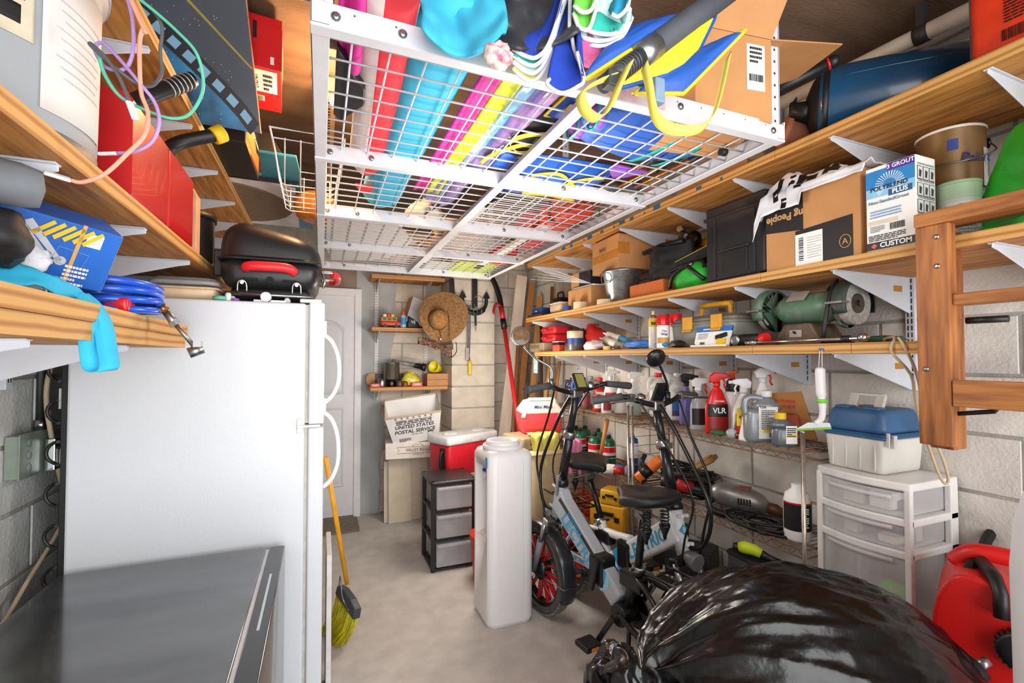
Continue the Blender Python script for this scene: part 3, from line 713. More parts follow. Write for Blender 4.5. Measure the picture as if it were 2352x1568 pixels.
def bike(label, M, tubecol, white, mirror_side, seat_z, badge, sx):
    t = thing('electric_bicycle', label, 'bicycle', M=M)
    XF, XR_, R = .60, -.50, .245
    wheel(t, XF); wheel(t, XR_)
    HB, HT = V((.455, 0, .585)), V((.405, 0, .775))
    # main beam, a deep box section from head tube to bottom bracket
    d = (HB*.45+HT*.55); e = V((-.05, 0, .345)); ax = (e-d).normalized(); nn = V((-ax.z, 0, ax.x)); nn = nn if nn.z > 0 else -nn
    L_ = (e-d).length; F = Mx(((ax.x, nn.x, 0, d.x), (ax.y, nn.y, -1, d.y), (ax.z, nn.z, 0, d.z), (0, 0, 0, 1)))
    if F.to_3x3().determinant() < 0: F = Mx(((ax.x, nn.x, 0, d.x), (ax.y, nn.y, 1, d.y), (ax.z, nn.z, 0, d.z), (0, 0, 0, 1)))
    hw = .036
    bm = MB().prism([(0, -.062), (L_, -.048), (L_, .048), (.06, .055), (0, .075)], -hw, hw, F).build('main_tube', tubecol, t, .012)
    B_ = frame(F @ V((0, 0, 0)), ax, nn); up = B_.to_3x3().col[2]
    for s in (-1, 1):    # prints on both flanks
        p = F @ V((L_/2, 0, 0)) + V((0, s*(hw+.0008), 0)); r_ = ax if s > 0 else -ax
        r_ = V((-1, 0, 0)).cross(V((0, 0, 1)))*0 + (ax if V((0, s, 0)).dot(ax.cross(nn)) > 0 else -ax)
        FF = frame(p, r_, nn); q = 1 if r_ == ax else -1
        if white:
            text('LECTRIC', .084, CYAN, bm, FF, q*-.075, -.006, bold=.012, shear=.15)
            plate('chevron', CYAN, bm, FF, .05, .088, .0006, q*(.40 if False else .17), 0) if False else None
            MB().prism([(q*.185-.03, -.05), (q*.185+.03, -.05), (q*.185+.03, .047), (q*.185-.03, .047)], 0, .0006, FF).build('band', CYAN, bm)
            MB().prism([(q*.14-.012, -.05), (q*.14+.015, -.05), (q*.14+.015, .05), (q*.14-.012, .05)], 0, .0006, FF).build('band', CYL, bm)
        else:
            text('LECTRIC', .085, CYAN, bm, FF, q*-.03, -.012, bold=.012, shear=.15)
            MB().prism([(-.26, .026), (.10, .026), (.10, .046), (-.26, .05)], 0, .0006, FF).build('stripe', BBK, bm)
            text('EXPERIENCE', .024, CYAN, bm, FF, q*-.10, .037, bold=.01)
            for k, c in ((0, CYAN), (1, CYL)): MB().prism([(q*(.155+.03*k), -.048), (q*(.18+.03*k), -.048), (q*(.20+.03*k), 0), (q*(.18+.03*k), .05), (q*(.155+.03*k), .05), (q*(.175+.03*k), 0)][::q], 0, .0006, FF).build('chevron', c, bm)
    # head tube, stem, bars
    MB().cyl(HB, HT, .030, n=20).build('head_tube', tubecol, t)
    hx = (HT-HB).normalized(); fw = V((hx.z, 0, -hx.x)); fw = fw if fw.x > 0 else -fw
    bs = MB()
    for k in (.2, .8):
        for s in (-1, 1): bs.cyl(HB+(HT-HB)*k+V((0, s*.014, 0)), HB+(HT-HB)*k+fw*.055+V((0, s*.014, 0)), .008, n=10)
    bs.build('rack_boss', tubecol, t)
    FB = frame(HB+(HT-HB)*.5+fw*.0305, V((0, 1, 0)), hx)
    plate('badge', CYAN, t, FB @ Mx.Rotation(pi/4, 4, 'Z'), .034, .034, .002); text('B', .03, BWH, t, FB, 0, 0, z=.003, bold=.02)
    MB().lathe([(.036, -.012), (.038, 0), (.034, .02), (.022, .03)], HT, 20, axis=hx).build('headset_cup', BBK, t); MB().lathe([(.03, -.025), (.036, -.01), (.03, 0)], HB, 20, axis=hx).build('headset_cup', BBK, t)
    ST0, ST1 = HT+hx*.03, HT+hx*(.50 if not white else .455)
    MB().cyl(ST0, ST0+hx*.26, .024, n=18).build('stem_outer', BBK, t); MB().cyl(ST0+hx*.24, ST1, .019, n=16).build('stem_inner', mat('#2A2B2D', .25, .4), t)
    MB().lathe([(.030, 0), (.033, .01), (.033, .03), (.028, .04)], ST0+hx*.23, 18, axis=hx).box(*(lambda p: (p.x+.02, p.x+.05, p.y-.012, p.y+.012, p.z-.012, p.z+.012))(ST0+hx*.25)).build('stem_clamp', STEEL, t)
    MB().bar(ST0+V((.0, .032, .0)), ST0+V((.0, .04, -.09)), .012, .02).bar(ST0+V((0, -.03, .0)), ST0+V((0, .035, 0)), .03, .028).build('stem_latch', STEEL, t, .003)
    bc = ST1+hx*.01; W = .31
    bar_pts = smooth_path([bc+V((-.045, W, .03)), bc+V((-.02, .19, .045)), bc+V((.01, .10, .02)), bc+V((.012, 0, 0)), bc+V((.01, -.10, .02)), bc+V((-.02, -.19, .045)), bc+V((-.045, -W, .03))], 6)
    hb = MB().tube(bar_pts, .0125, 12).build('handlebar', BBK, t)
    MB().box(bc.x-.02, bc.x+.03, -.03, .03, bc.z-.025, bc.z+.022).build('bar_clamp', ALU, hb, .006)
    for s in (-1, 1):
        a, c = bc+V((-.022, s*.185, .045)), bc+V((-.047, s*.335, .029))
        gp = MB().tube([a, a*.75+c*.25, a*.4+c*.6, a*.1+c*.9, c], [.018, .0165, .018, .0195, .018], 16); gp.build('grip', mat('#4A4A4C', .6, bump=.3, bscale=200), hb)
        b_ = bc+V((.0, s*.155, .04)); MB().box(b_.x-.015, b_.x+.025, b_.y-.014, b_.y+.014, b_.z-.018, b_.z+.018).tube(smooth_path([b_+V((.02, 0, 0)), b_+V((.055, s*.04, -.005)), b_+V((.045, s*.15, -.012))], 4), .006, 8).build('brake_lever', mat('#6F7072', .35, .8), hb, .002)
    MB().lathe([(.0, .03), (.012, .028), (.022, .018), (.026, .004), (.026, 0)][::-1], bc+V((0, -.09, .03)), 18, axis=(-.3, 0, 1)).build('bell', ALU, hb)
    FD = frame(bc+V((-.03, .0 if not white else .05, .06)), (0, -1, 0), (.45, 0, .9))
    dsp = MB().prism([(-.034, -.048), (.034, -.048), (.034, .048), (-.034, .048)], -.012, .006, FD).build('display', BBK, hb, .003)
    plate('screen', mat('#8C8A4A' if not white else '#5A5E60', .12, coat=.6), dsp, FD, .054, .074, .0005, 0, .004).location += FD.to_3x3().col[2]*.0066
    # mirror on a curved stalk
    s = mirror_side; b_ = bc+V((-.02, s*.175, .05)) if not white else bc+V((-.01, .085, .03))
    if white: mp = [b_, b_+V((.01, -.01, .06)), b_+V((.02, -.045, .12)), b_+V((.03, -.08, .165))]
    else: mp = [b_, b_+V((0, s*.0, .08)), b_+V((.03, s*.07, .13)), b_+V((.03, s*.14, .19))]
    MB().tube(smooth_path(mp, 6), .006, 8).tube([b_+V((0, 0, -.02)), b_+V((0, 0, .03))], .013, 10).build('mirror_stalk', STEEL if not white else BBK, hb)
    c = V(mp[-1]) + V((0, s*.02, .05 if not white else .03)); na = V((-1, .15*s, .12)) if not white else V((-.8, .2, .5))
    MB().lathe([(.0, -.024), (.03, -.02), (.046, -.008), (.048, .004), (.045, .006)], c, 26, axis=na).build('mirror_shell', STEEL if not white else BBK, hb)
    na.normalize(); MB().lathe([(.0, .0065), (.044, .0065)], c, 26, axis=na, smooth=False).build('mirror_glass', mat('#E4E6E8', .04, 1, var=0), hb)
    # fork with suspension legs
    crown = HB+hx*-.03
    MB().bar(crown+V((0, -.075, 0)), crown+V((0, .075, 0)), .05, .035, hx).build('fork_crown', BBK if white else ALU, t, .008)
    for s in (-1, 1):
        top = crown+V((.01, s*.063, 0)); bot = V((XF-.005, s*.06, R)); md = top*.55+bot*.45
        MB().cyl(top, md, .0145, n=12).build('fork_stanchion', ALU, t); MB().cyl(md+(top-md)*.15, bot, .02, .017, n=12).build('fork_leg', BBK if white else mat('#6F757C', .4), t)
    # fenders
    fm = mat('#23282E', .3, coat=.3)
    for x, a0, a1 in ((XF, 20, 200), (XR_, -15, 165)):
        fb = MB(); n = 26
        fb.grid(lambda u, v: (x+(R+.03-.018*abs(v-.5)**2*4)*cos(radians(a0+(a1-a0)*u)), (v-.5)*.10, R+(R+.03-.018*abs(v-.5)**2*4)*sin(radians(a0+(a1-a0)*u))), n, 6)
        f_ = fb.build('mudguard', fm, t, solid=.003)
        aa = radians(a1-20 if x > 0 else a0+20)
        MB().tube([(x, -.07, R), (x+(R+.035)*cos(aa), -.052, R+(R+.035)*sin(aa)), (x+(R+.038)*cos(aa), .052, R+(R+.038)*sin(aa)), (x, .07, R)], .0025, 6).build('stay', STEEL, f_)
    # seat tube, post, saddle
    BBp = V((-.075, 0, .30)); s0 = V((-.155, 0, .535)); s1 = V((sx, 0, seat_z-.10))
    MB().cyl(BBp, s0, .024, n=16).build('seat_tube', tubecol if white else BBK, t); MB().cyl(s0-(s1-s0)*.1, s1, .0165, n=14).build('seat_post', BBK, t)
    MB().lathe([(.03, 0), (.03, .03)], s0-V((0, 0, .02)), 16, axis=(s1-s0)).bar(s0+V((0, -.05, 0)), s0+V((0, .05, 0)), .012, .012).build('seat_clamp', STEEL, t)
    sd = MB()
    def sf(u, v):
        th = pi*v; a = 2*pi*u; lx = -cos(th); ww = (.14 if lx < 0 else .14*(1-.75*min(1, lx*1.15)**.8))
        z = .035*sin(th)**.5*sin(a); y = ww*sin(th)**.55*cos(a)
        top = (.028*(-lx) if lx < 0 else 0)
        return (sx+lx*.15, y, seat_z-.03 + (z*1.15+.012*abs(cos(a))*sin(th) if z > 0 else z*.95) + top*.8 - (.016*(1-abs(cos(a)))*sin(th) if z > 0 else 0))
    sd.grid(sf, 36, 22, closeu=True)
    saddle = sd.build('saddle', SEATM, t)
    for s in (-1, 1):
        c0 = V((sx-.07, s*.055, seat_z-.135)); 
        MB().tube([c0+V((.017*cos(a), .017*sin(a), .07*a/(2*pi*5))) for a in [2*pi*k/10 for k in range(51)]], .0032, 6).lathe([(.006, -.06), (.010, -.04), (.024, -.005), (.024, .002)], c0, 14).build('spring', BBK, saddle)
    MB().tube(smooth_path([(sx-.07, -.055, seat_z-.13), (sx-.015, -.03, seat_z-.10), (sx+.105, 0, seat_z-.06)], 4), .005, 6).tube(smooth_path([(sx-.07, .055, seat_z-.13), (sx-.015, .03, seat_z-.10), (sx+.105, 0, seat_z-.06)], 4), .005, 6).box(sx-.025, sx+.025, -.028, .028, seat_z-.115, seat_z-.08).build('seat_rails', STEEL, saddle)
    # stays, rear rack, cranks, stand
    for s in (-1, 1):
        MB().tube(smooth_path([BBp+V((0, s*.045, .01)), V((-.25, s*.07, .28)), V((XR_, s*.075, R))], 4), .013, 10).build('chain_stay', BWH if white else BBK, t)
        MB().tube(smooth_path([s0+V((0, s*.02, -.04)), V((-.3, s*.065, .46)), V((XR_, s*.075, R))], 4), .010, 10).build('seat_stay', BWH if white else BBK, t)
        MB().tube([(XR_, s*.085, R), (XR_-.02, s*.075, .56)], .006, 8).tube([(-.26, s*.06, .565), (-.72, s*.06, .575)], .006, 8).build('carrier_rail', BBK, t)
    for k in range(5): MB().tube([(-.30-.09*k, -.06, .567), (-.30-.09*k, .06, .567)], .005, 6).build('carrier_bar', BBK, t)
    MB().tube(smooth_path([s0+V((.0, .0, -.05)), V((-.02, 0, .50)), V((.10, 0, .52))], 4), .022, 12).build('brace_tube', BWH, t) if white else None
    plate('chain_guard', BWH, t, frame((-.25, -.088, .30), (1, 0, .06) if True else 0, (0, 0, 1)), .24, .04, .004); text('LECTRIC', .034, CYAN, t, frame((-.25, -.0925, .30), (1, 0, .06), (0, 0, 1)), 0, -.002, z=.001, bold=.01)
    MB().lathe([(.045, -.05), (.05, -.04), (.05, .04), (.045, .05)], BBp, 20, axis=(0, 1, 0)).build('crank_hub', BBK, t)
    MB().lathe([(.082, -.004), (.085, 0), (.082, .004)], BBp+V((0, -.06, 0)), 36, axis=(0, 1, 0)).build('chainring', DSTEEL, t)
    ca = radians(-58 if not white else 200)
    for s in (-1, 1):
        a = ca + (pi if s > 0 else 0)
        if not white: a = ca + (pi if s < 0 else 0)
        p = BBp+V((0, s*.075, 0)); q = p+V((.165*cos(a), s*.012, .165*sin(a)))
        MB().bar(p, q, .026, .014, (0, 1, 0)).build('crank_arm', BBK if s > 0 else ALU, t, .004)
        pd = MB().box(q.x-.045, q.x+.045, q.y+s*.055-.045, q.y+s*.055+.045, q.z-.012, q.z+.012).build('pedal', BLACK, t, .005)
        for dx in (-.0455, .0455): B('reflector', mat('#E8801C', .3), pd, q.x+dx-.002, q.x+dx+.002, q.y+s*.055-.02, q.y+s*.055+.02, q.z-.007, q.z+.007)
    MB().tube(smooth_path([(-.16, .06, .30), (-.19, .11, .12), (-.20, .15, .004)], 4), .010, 8).build('kickstand', BBK, t)
    hp = F @ V((L_*.72, .0, 0)); MB().box(hp.x-.055, hp.x+.05, -.046, .046, hp.z-.075, hp.z+.07).build('fold_hinge', BBK, t, .018)
    MB().bar(hp+V((-.03, .058, .06)), hp+V((.01, .062, -.09)), .035, .018, (0, 1, 0)).build('fold_lever', BBK, t, .006)
    MB().box(-.19, -.06, -.028, .028, .43, .50).build('battery_latch', BBK, t, .01)
    # cables
    cb = MB()
    cb.tube(smooth_path([bc+V((.03, .12, .02)), bc+V((.11, .10, -.12)), HT+V((.14, .07, .12)), HT+V((.12, .05, -.08)), HB+V((.04, .045, -.05))], 6), .006, 8)
    cb.tube(smooth_path([bc+V((.03, -.12, .02)), bc+V((.12, -.10, -.10)), HT+V((.16, -.06, .10)), HT+V((.11, -.05, -.10)), HB+V((.03, -.045, -.04))], 6), .005, 8)
    cb.tube(smooth_path([bc+V((.03, 0, .0)), bc+V((.16, 0, -.15)), HT+V((.20, 0, .05)), HT+V((.13, .03, -.14)), F @ V((.03, -.06, 0))], 6), .009, 8)
    stuff(cb.build('cables', BBK, t))
    lp = V((XF-.09, 0, .575)); lt = MB().lathe([(.0, -.05), (.022, -.045), (.034, -.01), (.038, .02), (.036, .03)], lp, 20, axis=(1, 0, -.15)).build('headlight', mat('#6A6B6C', .4), t)
    MB().lathe([(.001, .026), (.033, .0285)], lp, 20, axis=(1, 0, -.15)).build('lens', mat('#C8CCD0', .1, .6), lt)
    return t
def bike_M(hx_, hy_, head, lean=0): 
    a = head; return Mx.Translation((hx_, hy_, 0)) @ Mx.Rotation(a, 4, 'Z') @ Mx.Rotation(lean, 4, 'X')
bike('folding electric bicycle with grey and black main tube, facing the back wall', bike_M(1.272, 1.85, radians(98)), BGR, False, 1, .875, False, -.185)
bike('folding electric bicycle with all-white frame, facing the camera beside the wire racks', bike_M(1.478, 2.10, radians(-87.5)), BWH, True, -1, .86, True, -.275)
# ================================================================ bottles, tools and gas cylinders on the wire racks
ZR1, ZR2, ZR3 = 1.0845, .7145, .2845
def pos(px, X, z): p = at(px, 822, X=X); return V((p.x, p.y, z))
TOCAM = radians(-24)
def arc_label(parent, rx, ry, z0, z1, a0, a1, m, name='label', off=.0009, n=10):
    return MB().grid(lambda u, v: ((rx+off)*cos(radians(a0+(a1-a0)*u)), (ry+off)*sin(radians(a0+(a1-a0)*u)), z0+(z1-z0)*v), n, 1).build(name, m, parent)
def trig_head(parent, z, m, mt, s=1.0):
    out = [(-.030, 0), (.012, -.002), (.016, .012), (.052, .020), (.054, .036), (.030, .044), (-.012, .046), (-.034, .030)]
    h = MB().prism([(x*s, y*s) for x, y in out], -.011*s, .011*s, frame((0, 0, z), (1, 0, 0), (0, 0, 1))).build('trigger_head', m, parent, .004)
    MB().cyl((.052*s, 0, z+.028*s), (.066*s, 0, z+.028*s), .008*s, n=10).build('nozzle', mt, h)
    MB().tube(smooth_path([(.030*s, 0, z+.02*s), (.040*s, 0, z-.002*s), (.036*s, 0, z-.016*s), (.046*s, 0, z-.034*s)], 3), .0045*s, 6).build('trigger', mt, h)
    MB().lathe([(.016*s, z-.022*s), (.017*s, z-.018*s), (.017*s, z+.002)], n=14).build('collar', m, h)
def trigger_bottle(label, p, h, w, body, head=None, trig=None, rz=TOCAM, liquid=None, lab=None, d=.62, shape=0, txt=None, cone=False):
    t = thing('spray_bottle', label, 'bottle', p, rz)
    hb = h-.046; r = w/2
    if shape == 0: prof = [(r*.92, 0), (r, .008), (r, hb*.50), (r*.92, hb*.62), (r*.5, hb*.86), (.014, hb*.93), (.014, hb)]
    elif shape == 1: prof = [(r*.95, 0), (r, .01), (r*.97, hb*.3), (r*.86, hb*.55), (r*.8, hb*.7), (r*.45, hb*.9), (.016, hb*.95), (.016, hb)]
    else: prof = [(r, 0), (r, .01), (r*.55, hb*.75), (.016, hb*.92), (.016, hb)]
    MB().lathe(prof, n=22, sy=d).build('bottle', body, t)
    if liquid: MB().lathe([(r*.93, .004), (r*.95, .01), (r*.95, hb*.42)], n=20, sy=d*.97).build('liquid', liquid, t)
    if lab:
        for z0, z1, m in lab: arc_label(t, r*.985, r*d*.985, hb*z0, hb*z1, -150, -30, m)
    if txt:
        for s_, sz, m, zz in txt: text(s_, sz, m, t, frame((0, -r*d-.002, hb*zz), (1, 0, 0), (0, 0, 1)), bold=.02)
    if head: trig_head(t, hb+.01, head, trig or head)
    return t
def jug(label, p, h, w, d, body, cap, rz=TOCAM, name='jug', handle=True, lab=None, capr=.02, neckx=0, txt=None):
    t = thing(name, label, 'bottle', p, rz)
    hb = h-.035
    b = MB().rbox(-w/2, w/2, -d/2, d/2, 0, hb*.72, .03, 5)
    b.lathe([(.5*w, hb*.70), (.36*w, hb*.84), (capr*1.1, hb*.96), (capr*.95, hb)], (neckx*w, 0, 0), 24, sy=d/w)
    if handle: b.tube(smooth_path([(-w*.10+neckx*w, 0, hb*.94), (-w*.36, 0, hb*.97), (-w*.49, 0, hb*.82), (-w*.47, 0, hb*.6)], 5), .014, 10)
    b.build('body', body, t)
    MB().lathe([(capr*1.12, hb-.004), (capr*1.15, hb+.02), (capr*1.02, h-.012)], (neckx*w, 0, 0), 20).build('cap', cap, t, .002)
    if lab:
        for x0_, x1_, z0, z1, m in lab: plate('label', m, t, frame((0, -d/2-.0004, 0), (1, 0, 0), (0, 0, 1)), (x1_-x0_)*w, (z1-z0)*h, .0008, (x0_+x1_)/2*w, (z0+z1)/2*h)
    if txt:
        for s_, sz, m, xx, zz in txt: text(s_, sz, m, t, frame((xx*w, -d/2-.001, zz*h), (1, 0, 0), (0, 0, 1)), bold=.02)
    return t
CLR = mat('#DDE3E6', .1, var=.02, alpha=.45, coat=.4); TRW = mat('#E4E6E4', .3, var=.02, alpha=.8); GRN = mat('#1E7A4A', .25); PUR = mat('#8079C8', .2, var=.04, alpha=.8); LABW = mat('#EFEFEC', .5, var=.02); REDP = mat('#D8121A', .3)
GJ = mat('#8E9499', .32, .3, var=.03); DKG = mat('#1D5A3A', .4)
j = jug('milky jug with red cap and dark green label at the back of the wire rack', pos(1514, 1.965, ZR1), .285, .13, .10, TRW, REDP, lab=[(-.2, .45, .1, .5, DKG)], neckx=-.05)
lines(j, frame((0, -.0515, 0), (1, 0, 0), (0, 0, 1)), .015, .085, .07, .09, 6, LABW)
jug('milky jug with white cap and blue label, right of the red-capped jug', pos(1556, 1.955, ZR1), .29, .125, .10, TRW, WHITE, lab=[(-.4, .4, .1, .45, mat('#2F74B8', .5)), (-.4, .4, .1, .2, REDP)])
trigger_bottle('lavender spray bottle with black trigger head', pos(1575, 1.875, ZR1), .27, .075, PUR, BLACK, BLACK)
b_ = trigger_bottle('clear spray bottle with white and red trigger and black label', pos(1603, 1.80, ZR1), .255, .085, CLR, WHITE, REDP, lab=[(.12, .52, mat('#1C1817', .5))])
trigger_bottle('bright red spray bottle with red trigger and black label', pos(1645, 1.785, ZR1), .285, .112, REDP, REDP, REDP, d=.5, lab=[(.34, .60, BLACK), (.06, .33, mat('#8E1014', .4))], txt=[('VLR', .036, LABW, .47), ('MOTHERS', .011, LABW, .66)])
ps = thing('pump_sprayer', 'white pump sprayer with black neck and orange plunger', 'bottle', pos(1683, 1.90, ZR1), TOCAM)
MB().lathe([(.05, 0), (.055, .01), (.056, .13), (.05, .18), (.034, .20), (.03, .205)], n=24).build('tank', LABW, ps)
MB().lathe([(.034, .20), (.036, .205), (.030, .25), (.02, .262)], n=20).build('neck', BLACK, ps)
MB().lathe([(.011, .26), (.010, .285), (.027, .292), (.03, .30), (.012, .302)], n=18).build('plunger', mat('#E0562A', .4), ps)
trigger_bottle('white spray bottle with dark neck and yellow and red label', pos(1707, 1.815, ZR1), .262, .10, mat('#E9E6DF', .35), WHITE, WHITE, rz=TOCAM+pi, d=.55)
y_ = trigger_bottle('yellow and red labelled bottle standing behind the grey jug', pos(1709, 1.80, ZR1), .195, .10, mat('#4A342A', .3), None, lab=[(.38, .92, YEL), (.04, .37, REDP)], d=.55, shape=1, txt=[('KILLZALL', .019, INK, .66), ('QUICK', .017, INK, .5)])
trigger_bottle('white bottle with tall white and red trigger behind the grey jug', pos(1750, 1.90, ZR1), .31, .09, LABW, WHITE, REDP)
trigger_bottle('white bottle with plain white cap beside the grey jug', pos(1733, 1.94, ZR1), .255, .075, LABW, None)
j = jug('grey plastic jug with ribbed handle and white printed label', pos(1744, 1.785, ZR1), .235, .135, .075, GJ, WHITE, lab=[(-.18, .42, .08, .66, LABW)], neckx=.2)
Fj = frame((.016, -.0388, .09), (1, 0, 0), (0, 0, 1)); lines(j, Fj, 0, .01, .06, .085, 11, mat('#6B6E72', .6)); barcode(j, Fj, .018, -.055, .03, .02, INK); plate('label', YEL, j, Fj, .045, .012, .0012, .0, -.038); text('CLR', .014, INK, j, Fj, -.022, .064, bold=.02)
trigger_bottle('small white cone-shaped bottle at the foot of the grey jug', pos(1711, 1.755, ZR1), .15, .06, LABW, None, shape=2, d=1)
j = jug('small grey bottle with yellow cap and printed label', pos(1797, 1.775, ZR1), .152, .095, .055, mat('#6F757B', .3, .3), YEL, handle=False, neckx=-.12, lab=[(-.05, .42, .1, .58, LABW)], capr=.019)
plate('label', YEL, j, frame((.02, -.0287, .05), (1, 0, 0), (0, 0, 1)), .035, .01, .001); lines(j, frame((.016, -.0287, .062), (1, 0, 0), (0, 0, 1)), 0, 0, .036, .04, 5, INK)
bl = thing('blister_pack', 'orange card blister pack leaning on the wall behind the bottles', 'package', pos(1808, 1.985, ZR1), TOCAM-.5)
Fb = frame((0, 0, 0), (1, 0, 0), (-.1, .22, 1))
MB().prism([(-.095, 0), (.11, 0), (.055, .215), (-.095, .20)], 0, .006, Fb).build('card', mat('#B5772B', .5), bl); MB().prism([(-.05, .02), (.06, .02), (.04, .11), (-.04, .11)], .006, .03, Fb).build('bubble', mat('#D05A2A', .25, alpha=.8), bl, .008)
lines(bl, Fb, -.02, .155, .10, .05, 2, mat('#C63B1E', .5), z=.0065)
gb = thing('light_bulb', 'clear glass bulb lying at the front of the wire rack', 'light bulb', pos(1679, 1.745, ZR1))
MB().ball((0, 0, .022), .022, sc=(1, 1.3, 1)).build('glass', CLR, gb); MB().cyl((0, -.026, .02), (0, -.05, .016), .010, n=10).build('cap', mat('#9A7B4A', .3, 1), gb)
tag(lump(pos(1648, 1.75, ZR1+.012), (.03, .04, .012), 4).build('green_cloth', mat('#3E6B45', .8), None), 'small green cloth lying in front of the red spray bottle', 'cloth')
# far rack, upper shelf
jug('blue motor oil jug with sloping shoulder on the far wire rack', pos(1332, 1.90, ZR1), .225, .125, .07, mat('#1E56B4', .35), mat('#20354F', .4), neckx=.18, lab=[(-.4, .35, .1, .5, mat('#17408A', .4))])
jug('dark grey oil jug behind the blue jug', pos(1312, 1.85, ZR1), .22, .11, .07, mat('#34383E', .35), BLACK, neckx=.1)
jug('silver grey bottle between the blue jug and the red bottle', pos(1356, 1.96, ZR1), .235, .105, .07, mat('#A3A8AD', .3, .4), mat('#8A8F96', .4), handle=False)
jug('red bottle with red cap in the middle of the far rack', pos(1377, 1.90, ZR1), .235, .085, .06, mat('#D2281E', .35), REDP, handle=False, lab=[(-.4, .4, .1, .5, LABW)])
trigger_bottle('white spray bottle with big white trigger on the far rack', pos(1402, 1.88, ZR1), .275, .095, LABW, WHITE, WHITE, lab=[(.2, .55, REDP)])
trigger_bottle('plain white cone-topped bottle on the far rack', pos(1425, 1.86, ZR1), .235, .09, LABW, None, shape=2, d=1)
trigger_bottle('clear spray bottle half full of green liquid', pos(1455, 1.85, ZR1), .27, .092, CLR, LABW, LABW, liquid=GRN, d=.9)
for k, (px, X, h, c, lab) in enumerate(((1372, 1.77, .11, '#C2281E', 'small red can at the front of the far rack'), (1392, 1.76, .10, '#D9D6D0', 'small white can right of the small red can'), (1345, 1.78, .12, '#5A4A44', 'small dark brown can left of the small red can'))):
    c_ = thing('can', lab, 'can', pos(px, X, ZR1)); MB().lathe([(.032, 0), (.033, .003), (.033, h-.004), (.030, h)], n=20).build('body', mat(c, .35, .2), c_); arc_label(c_, .033, .033, h*.2, h*.8, -160, -20, LABW if k == 0 else mat('#8A2A22', .5)); MB().lathe([(.022, h), (.02, h+.006)], n=16).build('lid', STEEL, c_)
# gas cylinders and things on the middle shelf
def gas(px, X, label):
    c_ = thing('gas_cylinder', label, 'gas cylinder', pos(px, X, ZR2), TOCAM, 'green gas cylinders on the wire rack')
    MB().lathe([(.042, 0), (.049, .006), (.0495, .135), (.045, .158), (.030, .176), (.016, .182)], n=24).build('bottle', mat('#14613F', .3), c_)
    MB().lathe([(.016, .18), (.016, .20), (.010, .204)], n=14).build('valve', BLACK, c_)
    arc_label(c_, .0495, .0495, .05, .13, -180, 0, mat('#D8D4CC', .5)); arc_label(c_, .0495, .0495, .088, .124, -180, 0, REDP, off=.0014); arc_label(c_, .0495, .0495, .055, .068, -170, -10, INK, off=.0014)
for px, X, lab in ((1331, 1.83, 'green gas cylinder at the left front of the group'), (1366, 1.82, 'green gas cylinder at the centre front with red label band'), (1397, 1.85, 'green gas cylinder at the right, behind the wooden handle'), (1322, 1.87, 'green gas cylinder at the left back of the group'), (1343, 1.93, 'green gas cylinder at the centre back of the group'), (1374, 1.95, 'green gas cylinder at the right back of the group')): gas(px, X, lab)
mh = thing('wooden_mallet', 'mallet with pale wooden handle leaning up out of the wire rack', 'hammer', pos(1378, 1.745, ZR2))
MB().tube([(0, 0, .07), (.03, -.04, .33)], [.013, .016], 10).build('handle', mat('#C9873F', .45, var=.15, st=(1, 1, .2)), mh); MB().box(-.055, .055, -.03, .03, .0, .075).build('head', DGREY, mh, .01)
ta = thing('torch_cylinder', 'tall blue and white torch cylinder standing in the wire rack', 'gas cylinder', pos(1452, 1.80, ZR2))
MB().lathe([(.03, 0), (.034, .006), (.034, .21), (.03, .235), (.012, .245), (.012, .26)], n=22).build('body', mat('#1B5E9E', .35), ta); arc_label(ta, .034, .034, .12, .21, 0, 360, LABW, n=24); MB().cyl((0, 0, .26), (.0, 0, .31), .008, n=10).tube([(0, 0, .30), (.02, -.01, .34), (.06, -.03, .35)], .005, 8).build('valve', STEEL, ta)
for k, (px, X, r, c, lab) in enumerate(((1422, 1.78, .03, '#E4E2DC', 'white caulk tube with red tip lying on the wire rack, upper one'), (1418, 1.74, .05, '#D9D4CC', 'white and red caulk tube lying at the front edge of the wire rack'))):
    c_ = thing('caulk_tube', lab, 'tube', pos(px, X, ZR2+.026), radians(-50+16*k)); MB().cyl((-.09, 0, 0), (.09, 0, 0), .024, n=16).build('tube', mat(c, .4), c_); MB().lathe([(.024, 0), (.012, .02), (.004, .07)], (.09, 0, 0), 14, axis=(1, 0, 0)).build('nozzle', REDP, c_); MB().cyl((-.03, 0, 0), (.04, 0, 0), .0246, n=16).build('label', mat('#2F63A8' if k == 0 else '#C5251E', .4), c_)
oc = thing('spray_can', 'orange and black spray can lying tilted on tools in the wire rack', 'spray can', pos(1492, 1.78, ZR2+.095), radians(-35)); oc.rotation_euler = (0, -.75, radians(-35))
MB().lathe([(.031, -.10), (.033, -.095), (.033, .07), (.028, .085), (.02, .09)], n=22, axis=(1, 0, 0)).build('can', mat('#E8701E', .35), oc); MB().lathe([(.0335, -.06), (.0335, 0)], n=22, axis=(1, 0, 0)).build('label', BLACK, oc); MB().lathe([(.02, .09), (.02, .12), (.014, .125)], n=14, axis=(1, 0, 0)).build('cap', mat('#E86A1E', .4), oc)
tl = thing('work_light', 'black jointed work light with yellow knob on the wire rack', 'lamp', pos(1478, 1.76, ZR2))
MB().tube(smooth_path([(0, 0, .02), (.01, .0, .07), (.0, .02, .12), (.03, .03, .16)], 4), .014, 10).build('arm', BLACK, tl); MB().ball((-.02, 0, .035), .032).build('head', BLACK, tl); MB().cyl((.02, -.005, .10), (.045, -.015, .105), .010, n=10).build('knob', YEL, tl)
cbm = mat('#121213', .5)
